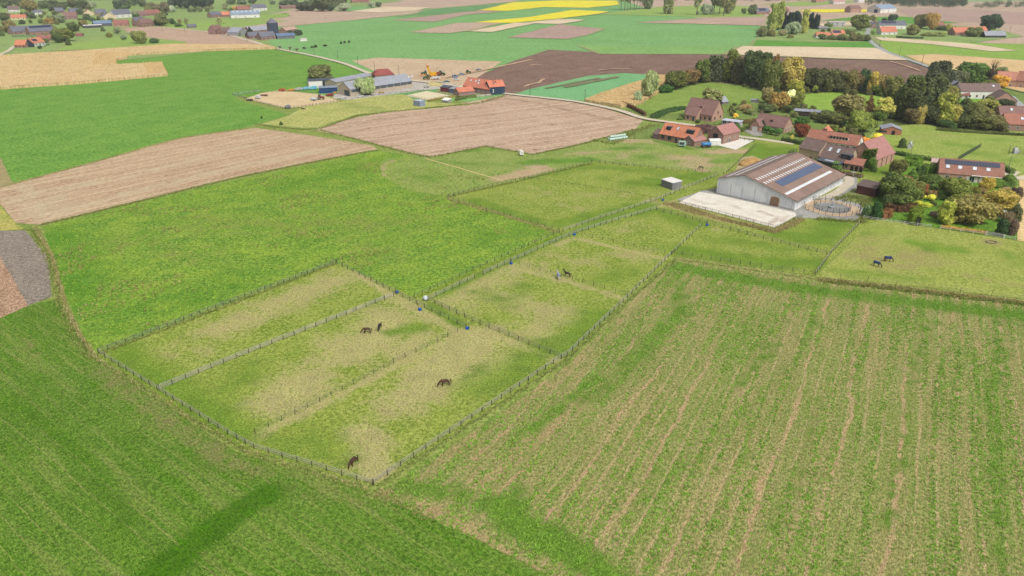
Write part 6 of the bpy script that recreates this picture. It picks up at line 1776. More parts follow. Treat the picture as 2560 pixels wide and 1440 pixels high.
fence('thin fence of the meadow edge below the centre brown field', [(1080, 394), (1140, 382), (1215, 368), (1290, 380), (1340, 389)], 4, pr=.05, rails=(.9,), rh=.03, rail=RAILG)
fence('black iron gate beside the far end of the riding hall', [(1972, 384), (1992, 380)], 2.2, ph=1.6, pr=.08, rails=(.2, .5, .8, 1.1, 1.4), rh=.1, rail=FRAMED, post=FRAMED, name='iron_gate', cat='gate')
# thin white electric stakes
stk = [(1308, 398), (1300, 417), (1317, 417), (1335, 420), (1350, 421), (1363, 424), (1340, 391), (1395, 386), (1450, 392), (1466, 398), (1540, 358), (1556, 361), (1578, 364), (1608, 365), (1646, 368), (1672, 370), (1044, 394), (1062, 397)]
sm = MB().tube([(0, 0, -.1), (0, 0, 1.2)], .04, 5).mesh('stake', WHITEP)
for i, p in enumerate(sorted(stk)):
    o = obj('fence_stake', sm)
    o.location = (*G(*p), 0)
    tag(o, 'thin white electric fence stake, %s from the left in the grazed meadow' % ordinal(i), 'stake', 'white stakes in the grazed meadow')

# ================================================================== HORSE WALKER
hw = empty('horse_walker', (*G(2079.5, 521), .17), 0, 'round horse walker with dark double ring fence on grey gravel', 'horse walker')
Ro, Ri = 9.2, 6.0
for nm, r0, r1, m_ in (('track', Ri, Ro, M((214, 190, 158), (196, 172, 140))), ('floor', 0.0, Ri - .02, M((152, 152, 148), (136, 136, 132)))):
    v, f = [], []
    for k in range(48):
        q = k * math.pi / 24
        v += [(r0 * math.cos(q), r0 * math.sin(q), .045), (r1 * math.cos(q), r1 * math.sin(q), .045)]
    for k in range(48):
        a, c = 2 * k, 2 * ((k + 1) % 48)
        f.append((a, a + 1, c + 1, c))
    obj(nm, npmesh(nm, v, f, m_), None, hw)
pm = MB().tube([(0, 0, 0), (0, 0, 1.7)], .06, 6).mesh('post', M((44, 44, 50), (36, 36, 42)))
for R_, n_ in ((Ro, 26), (Ri, 20)):
    for k in range(n_):
        q = 2 * math.pi * k / n_
        o = obj('post', pm, None, hw)
        o.location = (R_ * math.cos(q), R_ * math.sin(q), 0)
    for z in (.55, 1.05, 1.55):
        pts = [((R_) * math.cos(2 * math.pi * k / 52), R_ * math.sin(2 * math.pi * k / 52), z) for k in range(53)]
        MB().tube(pts, .035, 4).build('rail', M((44, 44, 50), (36, 36, 42)), hw)
MB().tube([(0, 0, 0), (0, 0, .6), (0, 0, .62), (0, 0, 2.4)], [1.0, 1.0, .3, .22], 10).build('motor', M((186, 190, 194)), hw)
for k in range(4):
    q = .5 + k * math.pi / 2
    MB().tube([(0, 0, 2.2), (7.6 * math.cos(q), 7.6 * math.sin(q), 2.5)], .07, 5).build('arm', M((196, 198, 200)), hw)
    MB().tube([(7.3 * math.cos(q), 7.3 * math.sin(q), 2.48), (7.3 * math.cos(q), 7.3 * math.sin(q), 1.2)], .04, 5).build('hanger', M((90, 92, 96)), hw)

# ================================================================== HORSES
HBODY = {}


def skin_mesh(verts, edges, rads, root=0, levels=2):
    me = bpy.data.meshes.new('skel')
    me.from_pydata(verts, edges, [])
    o = bpy.data.objects.new('skel', me)
    COL.objects.link(o)
    sk = o.modifiers.new('s', 'SKIN')
    sk.use_smooth_shade = True
    for i, r_ in enumerate(rads):
        r_ = r_ if isinstance(r_, tuple) else (r_, r_)
        me.skin_vertices[0].data[i].radius = r_
        me.skin_vertices[0].data[i].use_root = (i == root)
    ss = o.modifiers.new('u', 'SUBSURF')
    ss.levels = ss.render_levels = levels
    dg = bpy.context.evaluated_depsgraph_get()
    out = bpy.data.meshes.new_from_object(o.evaluated_get(dg))
    bpy.data.objects.remove(o)
    bpy.data.meshes.remove(me)
    return out


def horse_mesh(graze):
    if graze in HBODY:
        return HBODY[graze].copy()
    V_ = [(-.72, 0, 1.28), (-.35, 0, 1.24), (.05, 0, 1.18), (.42, 0, 1.22), (.66, 0, 1.3)]
    R_ = [.27, .32, .33, .31, .24]
    E_ = [(0, 1), (1, 2), (2, 3), (3, 4)]

    def chain(start, pts):
        p = start
        for q, r_ in pts:
            V_.append(q)
            R_.append(r_)
            E_.append((p, len(V_) - 1))
            p = len(V_) - 1
    if graze:
        chain(4, [((.95, 0, 1.16), .19), ((1.22, .02, .8), .15), ((1.4, .03, .45), .13), ((1.42, .03, .25), .1), ((1.4, .03, .08), .075)])
    else:
        chain(4, [((.88, 0, 1.55), .2), ((1.06, 0, 1.85), .15), ((1.2, 0, 2.06), .12), ((1.4, 0, 1.94), .1), ((1.62, 0, 1.76), .07)])
    for s in (-1, 1):
        st = .08 * s
        chain(3, [((.48, .17 * s, .95), .13), ((.52 + st, .17 * s, .55), .075), ((.5 + st, .17 * s, .16), .055), ((.53 + st, .17 * s, .03), .065)])
        chain(0, [((-.68, .18 * s, 1.0), .19), ((-.58 - st, .19 * s, .78), .14), ((-.86 - st, .18 * s, .5), .075), ((-.8 - st, .18 * s, .14), .055), ((-.76 - st, .18 * s, .03), .065)])
    m = skin_mesh(V_, E_, R_)
    HBODY[graze] = m
    return m.copy()


def horse(label, p, head, graze, col, mane=(30, 26, 24), blanket=None, s=1.0):
    r = empty('horse', (*G(*p), .09), head, label, 'horse', None, (s, s, s))
    me = horse_mesh(graze)
    me.materials.clear()
    obj('body', me, M(col, tuple(int(x * .8) for x in col), 2, .6, .3), r)
    mm = M(mane, tuple(int(x * .8) for x in mane))
    MB().tube([(-.96, 0, 1.36), (-1.08, 0, 1.2), (-1.14, .02, .8), (-1.1, .03, .4)], [.05, .1, .09, .02], 6).build('tail', mm, r, True)
    if graze:
        MB().add([(.6, -.03, 1.58), (.6, .03, 1.58), (1.1, .05, 1.18), (1.1, -.01, 1.18), (1.4, .05, .72), (1.4, .01, .72), (1.3, .05, .55), (1.3, .01, .55), (.95, .03, 1.1), (.95, -.03, 1.1)], [(0, 1, 2, 3), (3, 2, 4, 5), (5, 4, 6, 7), (0, 3, 9), (1, 8, 2), (7, 6, 8, 9), (3, 5, 7, 9), (2, 8, 6, 4)]).build('mane', mm, r)
        ears = [(1.36, 0, .7), (1.36, .07, .7)]
    else:
        MB().add([(.5, -.03, 1.56), (.5, .03, 1.56), (.86, .03, 1.95), (.86, -.03, 1.95), (1.12, .03, 2.22), (1.12, -.03, 2.22), (1.1, .03, 1.9), (1.1, -.03, 1.9)], [(0, 1, 2, 3), (3, 2, 4, 5), (5, 4, 6, 7), (0, 3, 7), (1, 6, 2), (3, 5, 7), (2, 6, 4), (0, 7, 6, 1)]).build('mane', mm, r)
    for s_ in (-.07, .07):
        e = (1.36, s_ + .03, .52) if graze else (1.16, s_, 2.15)
        d_ = (.12, 0, .14) if graze else (.0, 0, .2)
        MB().tube([e, (e[0] + d_[0] * .5, e[1], e[2] + d_[2] * .5), (e[0] + d_[0], e[1], e[2] + d_[2])], [.05, .045, .008], 5).build('ear', mm, r)
    if blanket:
        v, f = [], []
        xs = [-.98, -.8, -.45, 0, .42, .66, .78]
        for x in xs:
            rr = .40 if -.9 < x < .7 else .33
            zc = 1.26 - .06 * math.cos(x * 2)
            for k in range(11):
                q = math.radians(-50 + k * 28)
                v.append((x, rr * math.cos(q) * .92, zc + rr * math.sin(q) * (1.05 if math.sin(q) > 0 else .95)))
        for i in range(len(xs) - 1):
            for k in range(10):
                f.append((i * 11 + k, i * 11 + k + 1, (i + 1) * 11 + k + 1, (i + 1) * 11 + k))
        bo = obj('blanket', npmesh('blanket', v, f, M(blanket, tuple(int(x * .82) for x in blanket), 2), True), None, r)
        so_ = bo.modifiers.new('thick', 'SOLIDIFY')
        so_.thickness = .03
    return r


BAY = (84, 54, 42)
horse('dark brown horse grazing in the lowest paddock nearest the bottom corner', (885, 1163), math.radians(244), True, BAY, s=1.05)
horse('bay horse grazing in the middle of the lowest paddock', (1113, 966), math.radians(196), True, (88, 52, 40), s=1.08)
horse('brown horse grazing side-on in the middle paddock', (918, 834), math.radians(186), True, (82, 58, 44))
horse('black horse grazing end-on in the middle paddock', (950, 824), math.radians(262), True, (40, 38, 38))
horse('white horse in a pale blue blanket standing at the thin fence', (1396, 698), math.radians(100), False, (226, 222, 216), (214, 210, 204), blanket=(160, 176, 206))
horse('dark brown horse standing with raised head beside the white horse', (1418, 693), math.radians(152), False, (58, 40, 38))
horse('horse in a dark blue blanket grazing side-on in the right pasture', (2219, 655), math.radians(-8), True, (96, 56, 46), blanket=(40, 66, 116), s=1.04)
horse('horse in a dark blue blanket turned away left of its companion', (2191, 667), math.radians(-50), True, (66, 46, 40), blanket=(44, 78, 132))
horse('small black pony by the corner of the left sand paddock', (758, 276), math.radians(10), True, (40, 36, 34), s=.9)
horse('dark horse with lowered head at the top fence of the upper paddock', (1752, 424), math.radians(180), True, (40, 34, 32), s=.9)
for i, p in enumerate([(707, 37), (713, 36), (480, 65), (560, 60)]):
    horse('far dark animal grazing, %s from the left in the distant village meadows' % ordinal(i), p, rnd.uniform(0, 6), True, (50, 44, 40))

# ================================================================== TROUGHS, TANK AND OTHER PADDOCK THINGS
BLUE = M((34, 92, 190), (28, 80, 170), 2, .5)
for lab, p in (('beside the lane fence at the head of the middle paddock', (1050, 777)), ('at the corner post of the lowest paddock', (1168, 824)), ('left of the thin fence by the lane', (1278, 661)), ('at the corner of the upper thin-fenced paddock', (1436, 589)),
               ('at the head of the leftmost paddock', (993, 733)), ('below the white-roofed field shelter', (1657, 502)), ('on the fence in front of the arena bank', (1768, 565))):
    t = empty('water_trough', (*G(*p), .03), rnd.uniform(0, 6), 'round blue water trough ' + lab, 'trough')
    MB().tube([(0, 0, 0), (0, 0, .12), (0, 0, .55), (0, 0, .6), (0, 0, .58), (0, 0, .4)], [.32, .38, .44, .46, .38, .36], 12).build('bowl', BLUE, t)
    MB().tube([(0, 0, .36), (0, 0, .42)], .37, 12).build('water', glass_mat((70, 96, 110)), t)
    MB().tube([(.5, 0, 0), (.5, 0, 1.9)], .06, 6).build('stand_post', POSTM, t)
tk = empty('water_tank', (*G(1064, 752), .03), .4, 'pale grey rounded water tank at the lane corner', 'tank')
MB().tube([(0, 0, .25), (0, 0, .4), (0, 0, 1.0), (0, 0, 1.3), (0, 0, 1.36)], [.45, .62, .64, .4, .12], 12).build('vessel', M((206, 216, 218), (188, 200, 204), 2, .5), tk, True)
for a in range(3):
    MB().tube([(.45 * math.cos(a * 2.1), .45 * math.sin(a * 2.1), 0), (.4 * math.cos(a * 2.1), .4 * math.sin(a * 2.1), .5)], .05, 5).build('leg', LEAD, tk)
st = empty('straw_heap', (*G(1878, 412), 0), 0, 'golden straw and manure heap behind the riding hall', 'heap')
mb = MB()
mb.ball((0, 0, .2), (4.6, 3.2, 2.6), 22, 12, .22)
mb.ball((-2.5, -1, .1), (3, 2.4, 1.7), 16, 10, .25)
mb.build('mound', M((204, 168, 108), (172, 134, 82), 2.5, bump=.6), st, True)
sp_ = RS.normal(0, 1, (900, 2)) * np.array([2.4, 1.7])
o = obj('straw', tufts('straw', sp_, .35, .14, 4, blade_mat((222, 188, 124), (190, 150, 92)), .4), None, st)
bv_ = [v for v in o.data.vertices]
for v in bv_:
    q = (v.co.x / 4.6) ** 2 + (v.co.y / 3.2) ** 2
    v.co.z += 2.55 * math.sqrt(max(0, 1 - q)) - .1
o['kind'] = 'stuff'
# wrapped bales
BALE = M((198, 220, 206), (178, 206, 192), 1.5, .35)
bx0 = V2((1526, 352))
bdir = (V2((1570, 346)) - bx0).normalized()
bn_ = Vector((-bdir.y, bdir.x))
bm_ = MB().tube([(-.62, 0, .62), (-.58, 0, .62), (.58, 0, .62), (.62, 0, .62)], [.5, .62, .62, .5], 12).mesh('wrapped_bale', BALE)
k = 0
for row, (n_, z_, off) in enumerate(((8, 0, 0), (8, 0, 1.35), (7, 1.12, .66))):
    for i in range(n_):
        p = bx0 + bdir * (i * 1.3 + (.65 if z_ else 0)) + bn_ * off
        o = obj('wrapped_bale', bm_)
        o.location = (p.x, p.y, z_ + .02)
        o.rotation_euler = (0, 0, math.atan2(bdir.y, bdir.x) + rnd.uniform(-.06, .06))
        tag(o, '%s bale from the left in the %s row of pale green wrapped bales' % (ordinal(i), ('front', 'back', 'top')[row]), 'bale', 'pale green wrapped bales')
tt = empty('marquee', (*G(1785, 362), .05), .12, 'white box tent in front of the small brick outbuilding', 'tent')
MB().box(-2.6, -1.6, 0, 2.6, 1.8, 2.2).build('wall', WHITE, tt)
MB().add([(-2.7, -1.7, 2.21), (2.7, -1.7, 2.21), (2.7, 1.9, 2.21), (-2.7, 1.9, 2.21), (-2.7, .1, 2.9), (2.7, .1, 2.9)], [(3, 2, 1, 0), (0, 1, 5, 4), (2, 3, 4, 5), (1, 2, 5), (3, 0, 4)]).build('roof', WHITE, tt)
# reddish tangle of cut branches behind the orange farmhouse
bp = empty('branch_heap', (*G(1764, 331), 0), -.3, 'big reddish brown tangle of cut branches behind the orange-roofed farmhouse', 'branch heap')
mb = MB()
for i in range(420):
    x, y = rnd.gauss(0, 4.6), rnd.gauss(0, 2.6)
    hgt = 5.0 * math.exp(-(x / 8) ** 2 - (y / 4.5) ** 2)
    a = rnd.uniform(0, 6.28)
    l_ = rnd.uniform(.8, 2.4)
    z = rnd.uniform(.1, 1) * hgt
    mb.tube([(x, y, z), (x + l_ * math.cos(a), y + l_ * math.sin(a), max(.05, z + rnd.uniform(-.4, .8)))], [.09, .03], 3)
mb.build('branches', M((128, 92, 88), (104, 74, 72), 2), bp)
mb = MB()
mb.ball((0, 0, .1), (7.8, 3.4, 3.6), 20, 10, .3)
mb.build('brushwood_core', M((112, 82, 78), (92, 66, 64), 3), bp)
MB().tube([(1.5, -2.8, 0), (2.4, -2, 2), (3.4, -1, 4.2)], [.16, .12, .06], 6).build('pale_limb', M((190, 176, 160)), bp)

# blue tank trailer, small vehicles
TYRE = M((40, 40, 42), (34, 34, 36))


def wheel(parent, x, y, r, w_=.28, rim=(180, 180, 176)):
    o = MB().tube([(x, y - w_ / 2, r), (x, y - w_ * .4, r), (x, y + w_ * .4, r), (x, y + w_ / 2, r)], [r * .8, r, r, r * .8], 12).build('wheel', TYRE, parent)
    MB().tube([(x, y - w_ / 2 - .02, r), (x, y + w_ / 2 + .02, r)], r * .45, 8).build('rim', M(rim), o)
    return o


def at_px(p, z=.13):
    return (*G(*p), z)


bt = empty('tank_trailer', at_px((1765, 369)), math.radians(8), 'blue tank trailer parked beside the white box tent', 'trailer')
MB().tube([(-2.2, 0, 1.5), (-2.0, 0, 1.5), (2.0, 0, 1.5), (2.2, 0, 1.5)], [.6, .85, .85, .6], 14).build('tank', M((70, 140, 200), (58, 122, 180), 1, .4), bt, True)
MB().box(-2.3, -.8, .55, 2.3, .8, .72).build('chassis', M((120, 60, 56)), bt)
for x in (-1.4, 1.4):
    for y in (-.85, .85):
        wheel(bt, x, y, .45)
gm = empty('horse_trailer', at_px((1705, 367)), math.radians(-12), 'pale green boxy trailer with dark window beside the orange-roofed farmhouse', 'trailer')
MB().prism([(-1.6, .5), (1.6, .5), (1.8, 1.4), (1.4, 2.5), (-1.6, 2.5)], 1, -.9, .9).build('body', M((176, 214, 196), (160, 198, 180), 1, .4), gm)
MB().box(-1.3, -.95, 1.0, .9, -.9, 2.2).build('window', glass_mat((70, 74, 78)), gm)
for x in (-.5, .5):
    for y in (-.9, .9):
        wheel(gm, x, y, .35)
mt = empty('tool_trailer', at_px((1303, 389)), .2, 'small white box trailer at the brown field corner', 'trailer')
MB().prism([(-.8, .45), (.8, .45), (.85, 1.9), (.5, 2.2), (-.5, 2.2), (-.85, 1.9)], 1, -1.2, 1.2).build('body', WHITE, mt)
MB().box(-.15, -1.24, 1.2, .25, -1.2, 1.6).build('window', GLASS, mt)
for y in (-.9, .9):
    wheel(mt, 0, y * .95, .34)
MB().tube([(0, -1.2, .5), (0, -2.1, .45)], .05, 5).build('drawbar', LEAD, mt)


def car(label, p, head, col, van=False, cat='car'):
    r = empty('parked_car', at_px(p), head, label, cat, 'vehicles parked by the dirt track')
    h = 1.95 if van else 1.45
    prof = ([(-2.2, .35), (2.1, .35), (2.2, .8), (1.9, 1.05), (1.2, 1.15), (.7, h), (-2.1, h), (-2.2, 1.0)] if van else [(-2.1, .35), (2.1, .35), (2.2, .7), (2.0, .88), (.95, .98), (.3, h), (-1.2, h), (-1.95, 1.0), (-2.15, .9)])
    MB().prism(prof, 1, -.85, .85).build('body', M(col, tuple(int(x * .9) for x in col), 1, .3, .5), r)
    for s in (-1, 1):
        MB().box(-1.5, s * .862 - .008, 1.02, .55, s * .862 + .008, h - .12).build('window', GLASS, r)
        for x in (-1.3, 1.3):
            wheel(r, x, s * .78, .33, .2)
    MB().add([(1.14 if van else .92, -.75, 1.18 if van else 1.02), (1.14 if van else .92, .75, 1.18 if van else 1.02), (.74 if van else .36, .7, h - .06), (.74 if van else .36, -.7, h - .06), (1.2 if van else .98, -.75, 1.2 if van else 1.04), (1.2 if van else .98, .75, 1.2 if van else 1.04), (.8 if van else .42, .7, h - .04), (.8 if van else .42, -.7, h - .04)],
             [(3, 2, 1, 0), (4, 5, 6, 7), (0, 1, 5, 4), (1, 2, 6, 5), (2, 3, 7, 6), (3, 0, 4, 7)]).build('windscreen', GLASS, r)
    return r


car('teal green car parked nearest the lane at the dirt track', (1117, 207), .5, (84, 118, 130))
car('grey-blue van parked beside the dirt track', (1138, 194), .5, (128, 146, 176), True, 'van')
car('white car parked behind the lane farmhouse', (1141, 201), -.1, (232, 232, 230))
car('light blue car between the van and the small tractor', (1154, 188), .4, (140, 160, 186))
car('grey car furthest along the dirt track', (1197, 177), .4, (120, 132, 150))
car('white pickup parked in the left farm yard', (901, 243), .2, (228, 226, 220))
for i, (p, c) in enumerate((((2212, 98 - 2), (222, 222, 222)), ((110, 116), (200, 204, 210)), ((120, 113), (120, 124, 130)), ((560, 92), (214, 214, 214)))):
    car('far %s car at the village houses, %s from the left' % (('white', 'silver', 'dark grey', 'pale')[i], ('fourth', 'first', 'second', 'third')[i]), p, rnd.uniform(0, 3), c)


def tractor(label, p, head, col, s=1.0):
    r = empty('tractor', at_px(p), head, label, 'tractor', None, (s, s, s))
    pm_ = M(col, tuple(int(x * .85) for x in col), 1, .45)
    MB().prism([(.2, .9), (2.5, .9), (2.6, 1.3), (2.4, 1.75), (.2, 1.95)], 1, -.45, .45).build('bonnet', pm_, r)
    MB().prism([(-1.1, .9), (.3, .9), (.35, 1.7), (.15, 2.75), (-1.0, 2.75), (-1.15, 1.7)], 1, -.75, .75).build('cab', glass_mat((70, 84, 88)), r)
    MB().box(-1.15, -.82, 2.76, .25, .82, 2.92).build('cab_roof', pm_, r)
    for y in (-.95, .95):
        wheel(r, -.6, y, .9, .5, (216, 196, 60) if col[1] > col[0] else (200, 190, 180))
        wheel(r, 1.9, y * .9, .6, .4, (216, 196, 60) if col[1] > col[0] else (200, 190, 180))
        MB().prism([(-1.4, 1.7), (.2, 1.7), (.3, 1.95), (-1.3, 2.0)], 1, y - .28, y + .28).build('mudguard', pm_, r)
    MB().tube([(1.2, .3, 1.8), (1.2, .3, 2.8)], .06, 6).build('exhaust', M((60, 60, 62)), r)
    return r


GRN = (52, 104, 58)
tractor('green tractor in front of the yellow harvester', (1068, 199), math.radians(195), GRN, 1.15)
tractor('green tractor behind the yellow harvester on its left', (1062, 188), math.radians(190), (60, 96, 66), 1.1)
tractor('green tractor pulling the red trailer right of the harvester', (1103, 189), math.radians(-15), GRN, 1.15)
tractor('small green tractor beside the dirt track', (1170, 184), .6, (66, 100, 70), .85)
tractor('red-brown tractor hauling a pale tank in the left sand paddock', (801, 249), .1, (150, 74, 60))
ht = empty('slurry_tank', at_px((785, 253)), .1, 'pale grey tank trailer behind the tractor in the left sand paddock', 'trailer')
MB().tube([(-2, 0, 1.4), (-1.8, 0, 1.4), (1.8, 0, 1.4), (2, 0, 1.4)], [.5, .8, .8, .5], 12).build('tank', M((206, 212, 216)), ht, True)
for y in (-.8, .8):
    wheel(ht, 0, y, .5)
MB().tube([(2, 0, .8), (3.2, 0, .6)], .07, 5).build('drawbar', LEAD, ht)
hv = empty('potato_harvester', at_px((1082, 193)), math.radians(-8), 'large yellow harvester with raised orange elevator beside the tractors', 'harvester', None, (.8, .8, .78))
YEL, ORA = M((240, 186, 44), (222, 164, 36), 1, .45), M((232, 140, 48), (212, 122, 40), 1, .45)
MB().box(-4, -1.5, .9, 4, 1.5, 1.5).build('chassis', ORA, hv)
MB().prism([(-1.5, 1.52), (3.2, 1.52), (3.4, 3.6), (2.6, 4.6), (-1.2, 4.4), (-2.0, 3.0)], 1, -1.5, 1.5).build('hopper', YEL, hv)
MB().add([(-2.6, -1.0, 2.0), (-2.6, 1.0, 2.0), (-1.2, 1.0, 2.0), (-1.2, -1.0, 2.0), (-5.2, -1.0, 9.4), (-5.2, 1.0, 9.4), (-4.0, 1.0, 9.8), (-4.0, -1.0, 9.8)], [(3, 2, 1, 0), (4, 5, 6, 7), (0, 1, 5, 4), (1, 2, 6, 5), (2, 3, 7, 6), (3, 0, 4, 7)]).build('elevator', YEL, hv)
MB().box(-5.6, -1.3, 9.2, -3.4, 1.3, 10.3).build('elevator_head', ORA, hv)
MB().add([(-12, -.7, 1.8), (-12, .7, 1.8), (-4, .7, 1.0), (-4, -.7, 1.0), (-12, -.7, 2.3), (-12, .7, 2.3), (-4, .7, 1.6), (-4, -.7, 1.6)], [(3, 2, 1, 0), (4, 5, 6, 7), (0, 1, 5, 4), (1, 2, 6, 5), (2, 3, 7, 6), (3, 0, 4, 7)]).build('boom', ORA, hv)
for x in (-2.4, 2.4):
    for y in (-1.6, 1.6):
        wheel(hv, x, y, .85, .6, (230, 180, 60))
MB().tube([(-11, -.5, 0), (-11, -.5, 1.9)], .08, 5).tube([(-11, .5, 0), (-11, .5, 1.9)], .08, 5).build('prop_leg', ORA, hv)
rt = empty('tipping_trailer', at_px((1093, 190)), math.radians(-15), 'brown tipping trailer right of the yellow harvester', 'trailer')
MB().prism([(-2.2, 1.0), (2.2, 1.0), (2.4, 2.7), (-2.4, 2.7)], 1, -1.2, 1.2).build('body', M((160, 92, 70)), rt)
wt = empty('flat_trailer', at_px((1090, 199)), .15, 'low white trailer in front of the brown tipping trailer', 'trailer')
MB().prism([(-3, .9), (3, .9), (3.1, 2.0), (-3.1, 2.0)], 1, -1.2, 1.2).build('body', M((226, 226, 224)), wt)
for t_ in (rt, wt):
    for x in (-1.2, 1.2):
        for y in (-1.1, 1.1):
            wheel(t_, x, y, .5)
gp = empty('sand_heap', at_px((1085, 214), 0), .2, 'tan grassy sand heap between the two farms', 'heap')
MB().ball((0, 0, 0), (5.5, 3.4, 2.4), 20, 12, .14).build('mound', M((196, 182, 128), (172, 160, 106), 2), gp, True)
# clutter of the left farm yard
yard = [('red implement beside the blue container', (824, 240), (170, 60, 64), (2.4, .9, 1.2)), ('yellow machine bucket by the long barn', (838, 234), (222, 170, 60), (1.6, .8, .9)), ('white sack heap before the barn door', (856, 246), (230, 226, 222), (2.6, 1, .7)),
        ('orange machine behind the left sand paddock', (705, 228), (196, 108, 66), (2.2, 1, 1.6)), ('yellow-orange implement at the paddock back fence', (728, 228), (214, 160, 66), (2.4, 1, 1.3)), ('pale machine at the paddock back fence', (746, 226), (206, 206, 208), (2.4, 1.2, 1.5)),
        ('light blue sheeted stack left of the hay store', (765, 224), (140, 206, 226), (2.6, 1.2, 1.5)), ('blue sheeted stack touching the blue container', (783, 224), (128, 204, 226), (2.6, 1.2, 2.0)), ('white box at the left sand paddock corner', (645, 247), (222, 222, 222), (1.4, 1.2, 1.9)),
        ('grey netted bale feeder at the sand paddock corner', (719, 271), (150, 150, 156), (1.6, 1.2, 1.7)), ('red-brown log pile in the left sand paddock', (660, 240), (150, 106, 90), (2.6, .8, .8)), ('yellow loader bucket in front of the long barn', (953, 233), (226, 180, 60), (1.8, .7, .7)),
        ('pale pallet stack by the yard gap', (1066, 219), (206, 200, 190), (2, 1.2, 1.6)), ('dark scrap heap at the sand paddock left corner', (624, 252), (90, 90, 92), (2, 1, .8))]
for lab, p, c, (lx, ly, lz) in yard:
    e = empty('farm_implement', at_px(p), rnd.uniform(-.4, .4), lab, 'implement', 'clutter of the left farm yard')
    pm_ = M(c, tuple(int(x * .8) for x in c), 2)
    MB().prism([(-lx, .25), (lx, .25), (lx * .9, lz), (lx * .2, lz * 1.15), (-lx * .8, lz * .8)], 1, -ly, ly).build('body', pm_, e)
    MB().tube([(-lx * .6, -ly - .05, .3), (-lx * .6, ly + .05, .3)], .3, 8).tube([(lx * .6, -ly - .05, .3), (lx * .6, ly + .05, .3)], .3, 8).build('runner', M((70, 68, 66)), e)

# yellow sign and utility cabinet
ys = empty('yellow_sign', at_px((1979, 356)), 0, 'yellow bag hanging sign by the estate hedge', 'sign')
MB().box(-.7, -.1, 1.3, .7, .1, 3.2).box(-.35, -.08, 3.2, .35, .08, 3.6).build('board', M((238, 226, 90)), ys)
MB().tube([(0, .1, 0), (0, .1, 1.4)], .06, 6).build('post', POSTM, ys)
uc = empty('utility_cabinet', at_px((2538, 384)), .1, 'grey utility cabinets in a small fenced pen on the right pasture', 'cabinet')
MB().box(-1.2, -.6, 0, .4, .6, 2.4).build('cabinet', M((206, 210, 212)), uc)
MB().box(.6, -.5, 0, 1.6, .5, 1.5).build('small_cabinet', M((190, 194, 198)), uc)
fence('thin mesh pen fence round the grey utility cabinets', [(2521, 386), (2560, 390), (2562, 378), (2524, 374), (2521, 386)], 2, ph=1.8, pr=.05, rails=(.6, 1.2, 1.7), rh=.04, rail=POSTG, post=POSTG)
al = empty('feeder_hoop', at_px((2478, 607)), 0, 'rusty round feeder hoop lying on the right pasture', 'hoop')
MB().tube([(1.5 * math.cos(k * .2618), 1.2 * math.sin(k * .2618), .15) for k in range(25)], .14, 5).build('hoop', M((150, 138, 116)), al)

# utility poles and street lamps
WOODP = M((104, 98, 92), (84, 80, 76), 2)
poles = [(786, 136, 124), (845, 147, 127), (895, 160, 144), (937, 178, 153), (998, 193, 165), (1325, 238, 222), (1462, 255, 224), (2198, 119, 99), (2248, 140, 115), (2304, 162, 136), (2369, 176, 148), (2522, 88, 64), (1604, 165 + 5, 150), (406, 78, 62), (463, 82, 68), (618, 105, 92)]
poles = [p for p in poles if p[0] != 1604]
for i, (x, b, t_) in enumerate(sorted(poles)):
    h = max(6, min(11, HT(x, b, t_)))
    e = empty('utility_pole', at_px((x, b), 0), 0, 'thin grey utility pole, %s from the left along the lanes' % ordinal(i), 'utility pole', 'utility poles along the lanes')
    MB().tube([(0, 0, -.1), (0, 0, h * .5), (0, 0, h)], [.16, .14, .11], 7).build('mast', WOODP, e)
    MB().box(-.7, -.05, h - .6, .7, .05, h - .48).build('crossarm', WOODP, e)
for lab, x, b, t_ in (('street lamp at the brown hedge beside the lane bend', 1610, 290, 254), ('street lamp behind the brick barn at the clipped hedge', 2274, 397, 354), ('street lamp at the estate hedge by the yellow sign', 1981, 357, 323), ('wooden pole at the right end of the long house', 2518, 431, 388)):
    h = HT(x, b, t_)
    e = empty('street_lamp', at_px((x, b), 0), 0, lab, 'street lamp')
    MB().tube([(0, 0, -.1), (0, 0, h)], [.11, .07], 7).build('mast', M((140, 138, 132)), e)
    MB().box(-.9, -.12, h - .1, .1, .12, h + .06).build('lamp_head', M((206, 210, 212)), e)

# ================================================================== STANDING MAIZE
MZ = GM('maize_top', (222, 196, 148), (210, 184, 134), (230, 208, 164), patch=10, fine=1.0, ang=ang((0, 200), (400, 170)), rows=((2, (190, 156, 106), .5, 40),), bump=1.0)
MZB = blade_mat((216, 192, 144), (198, 172, 122), (180, 152, 102))


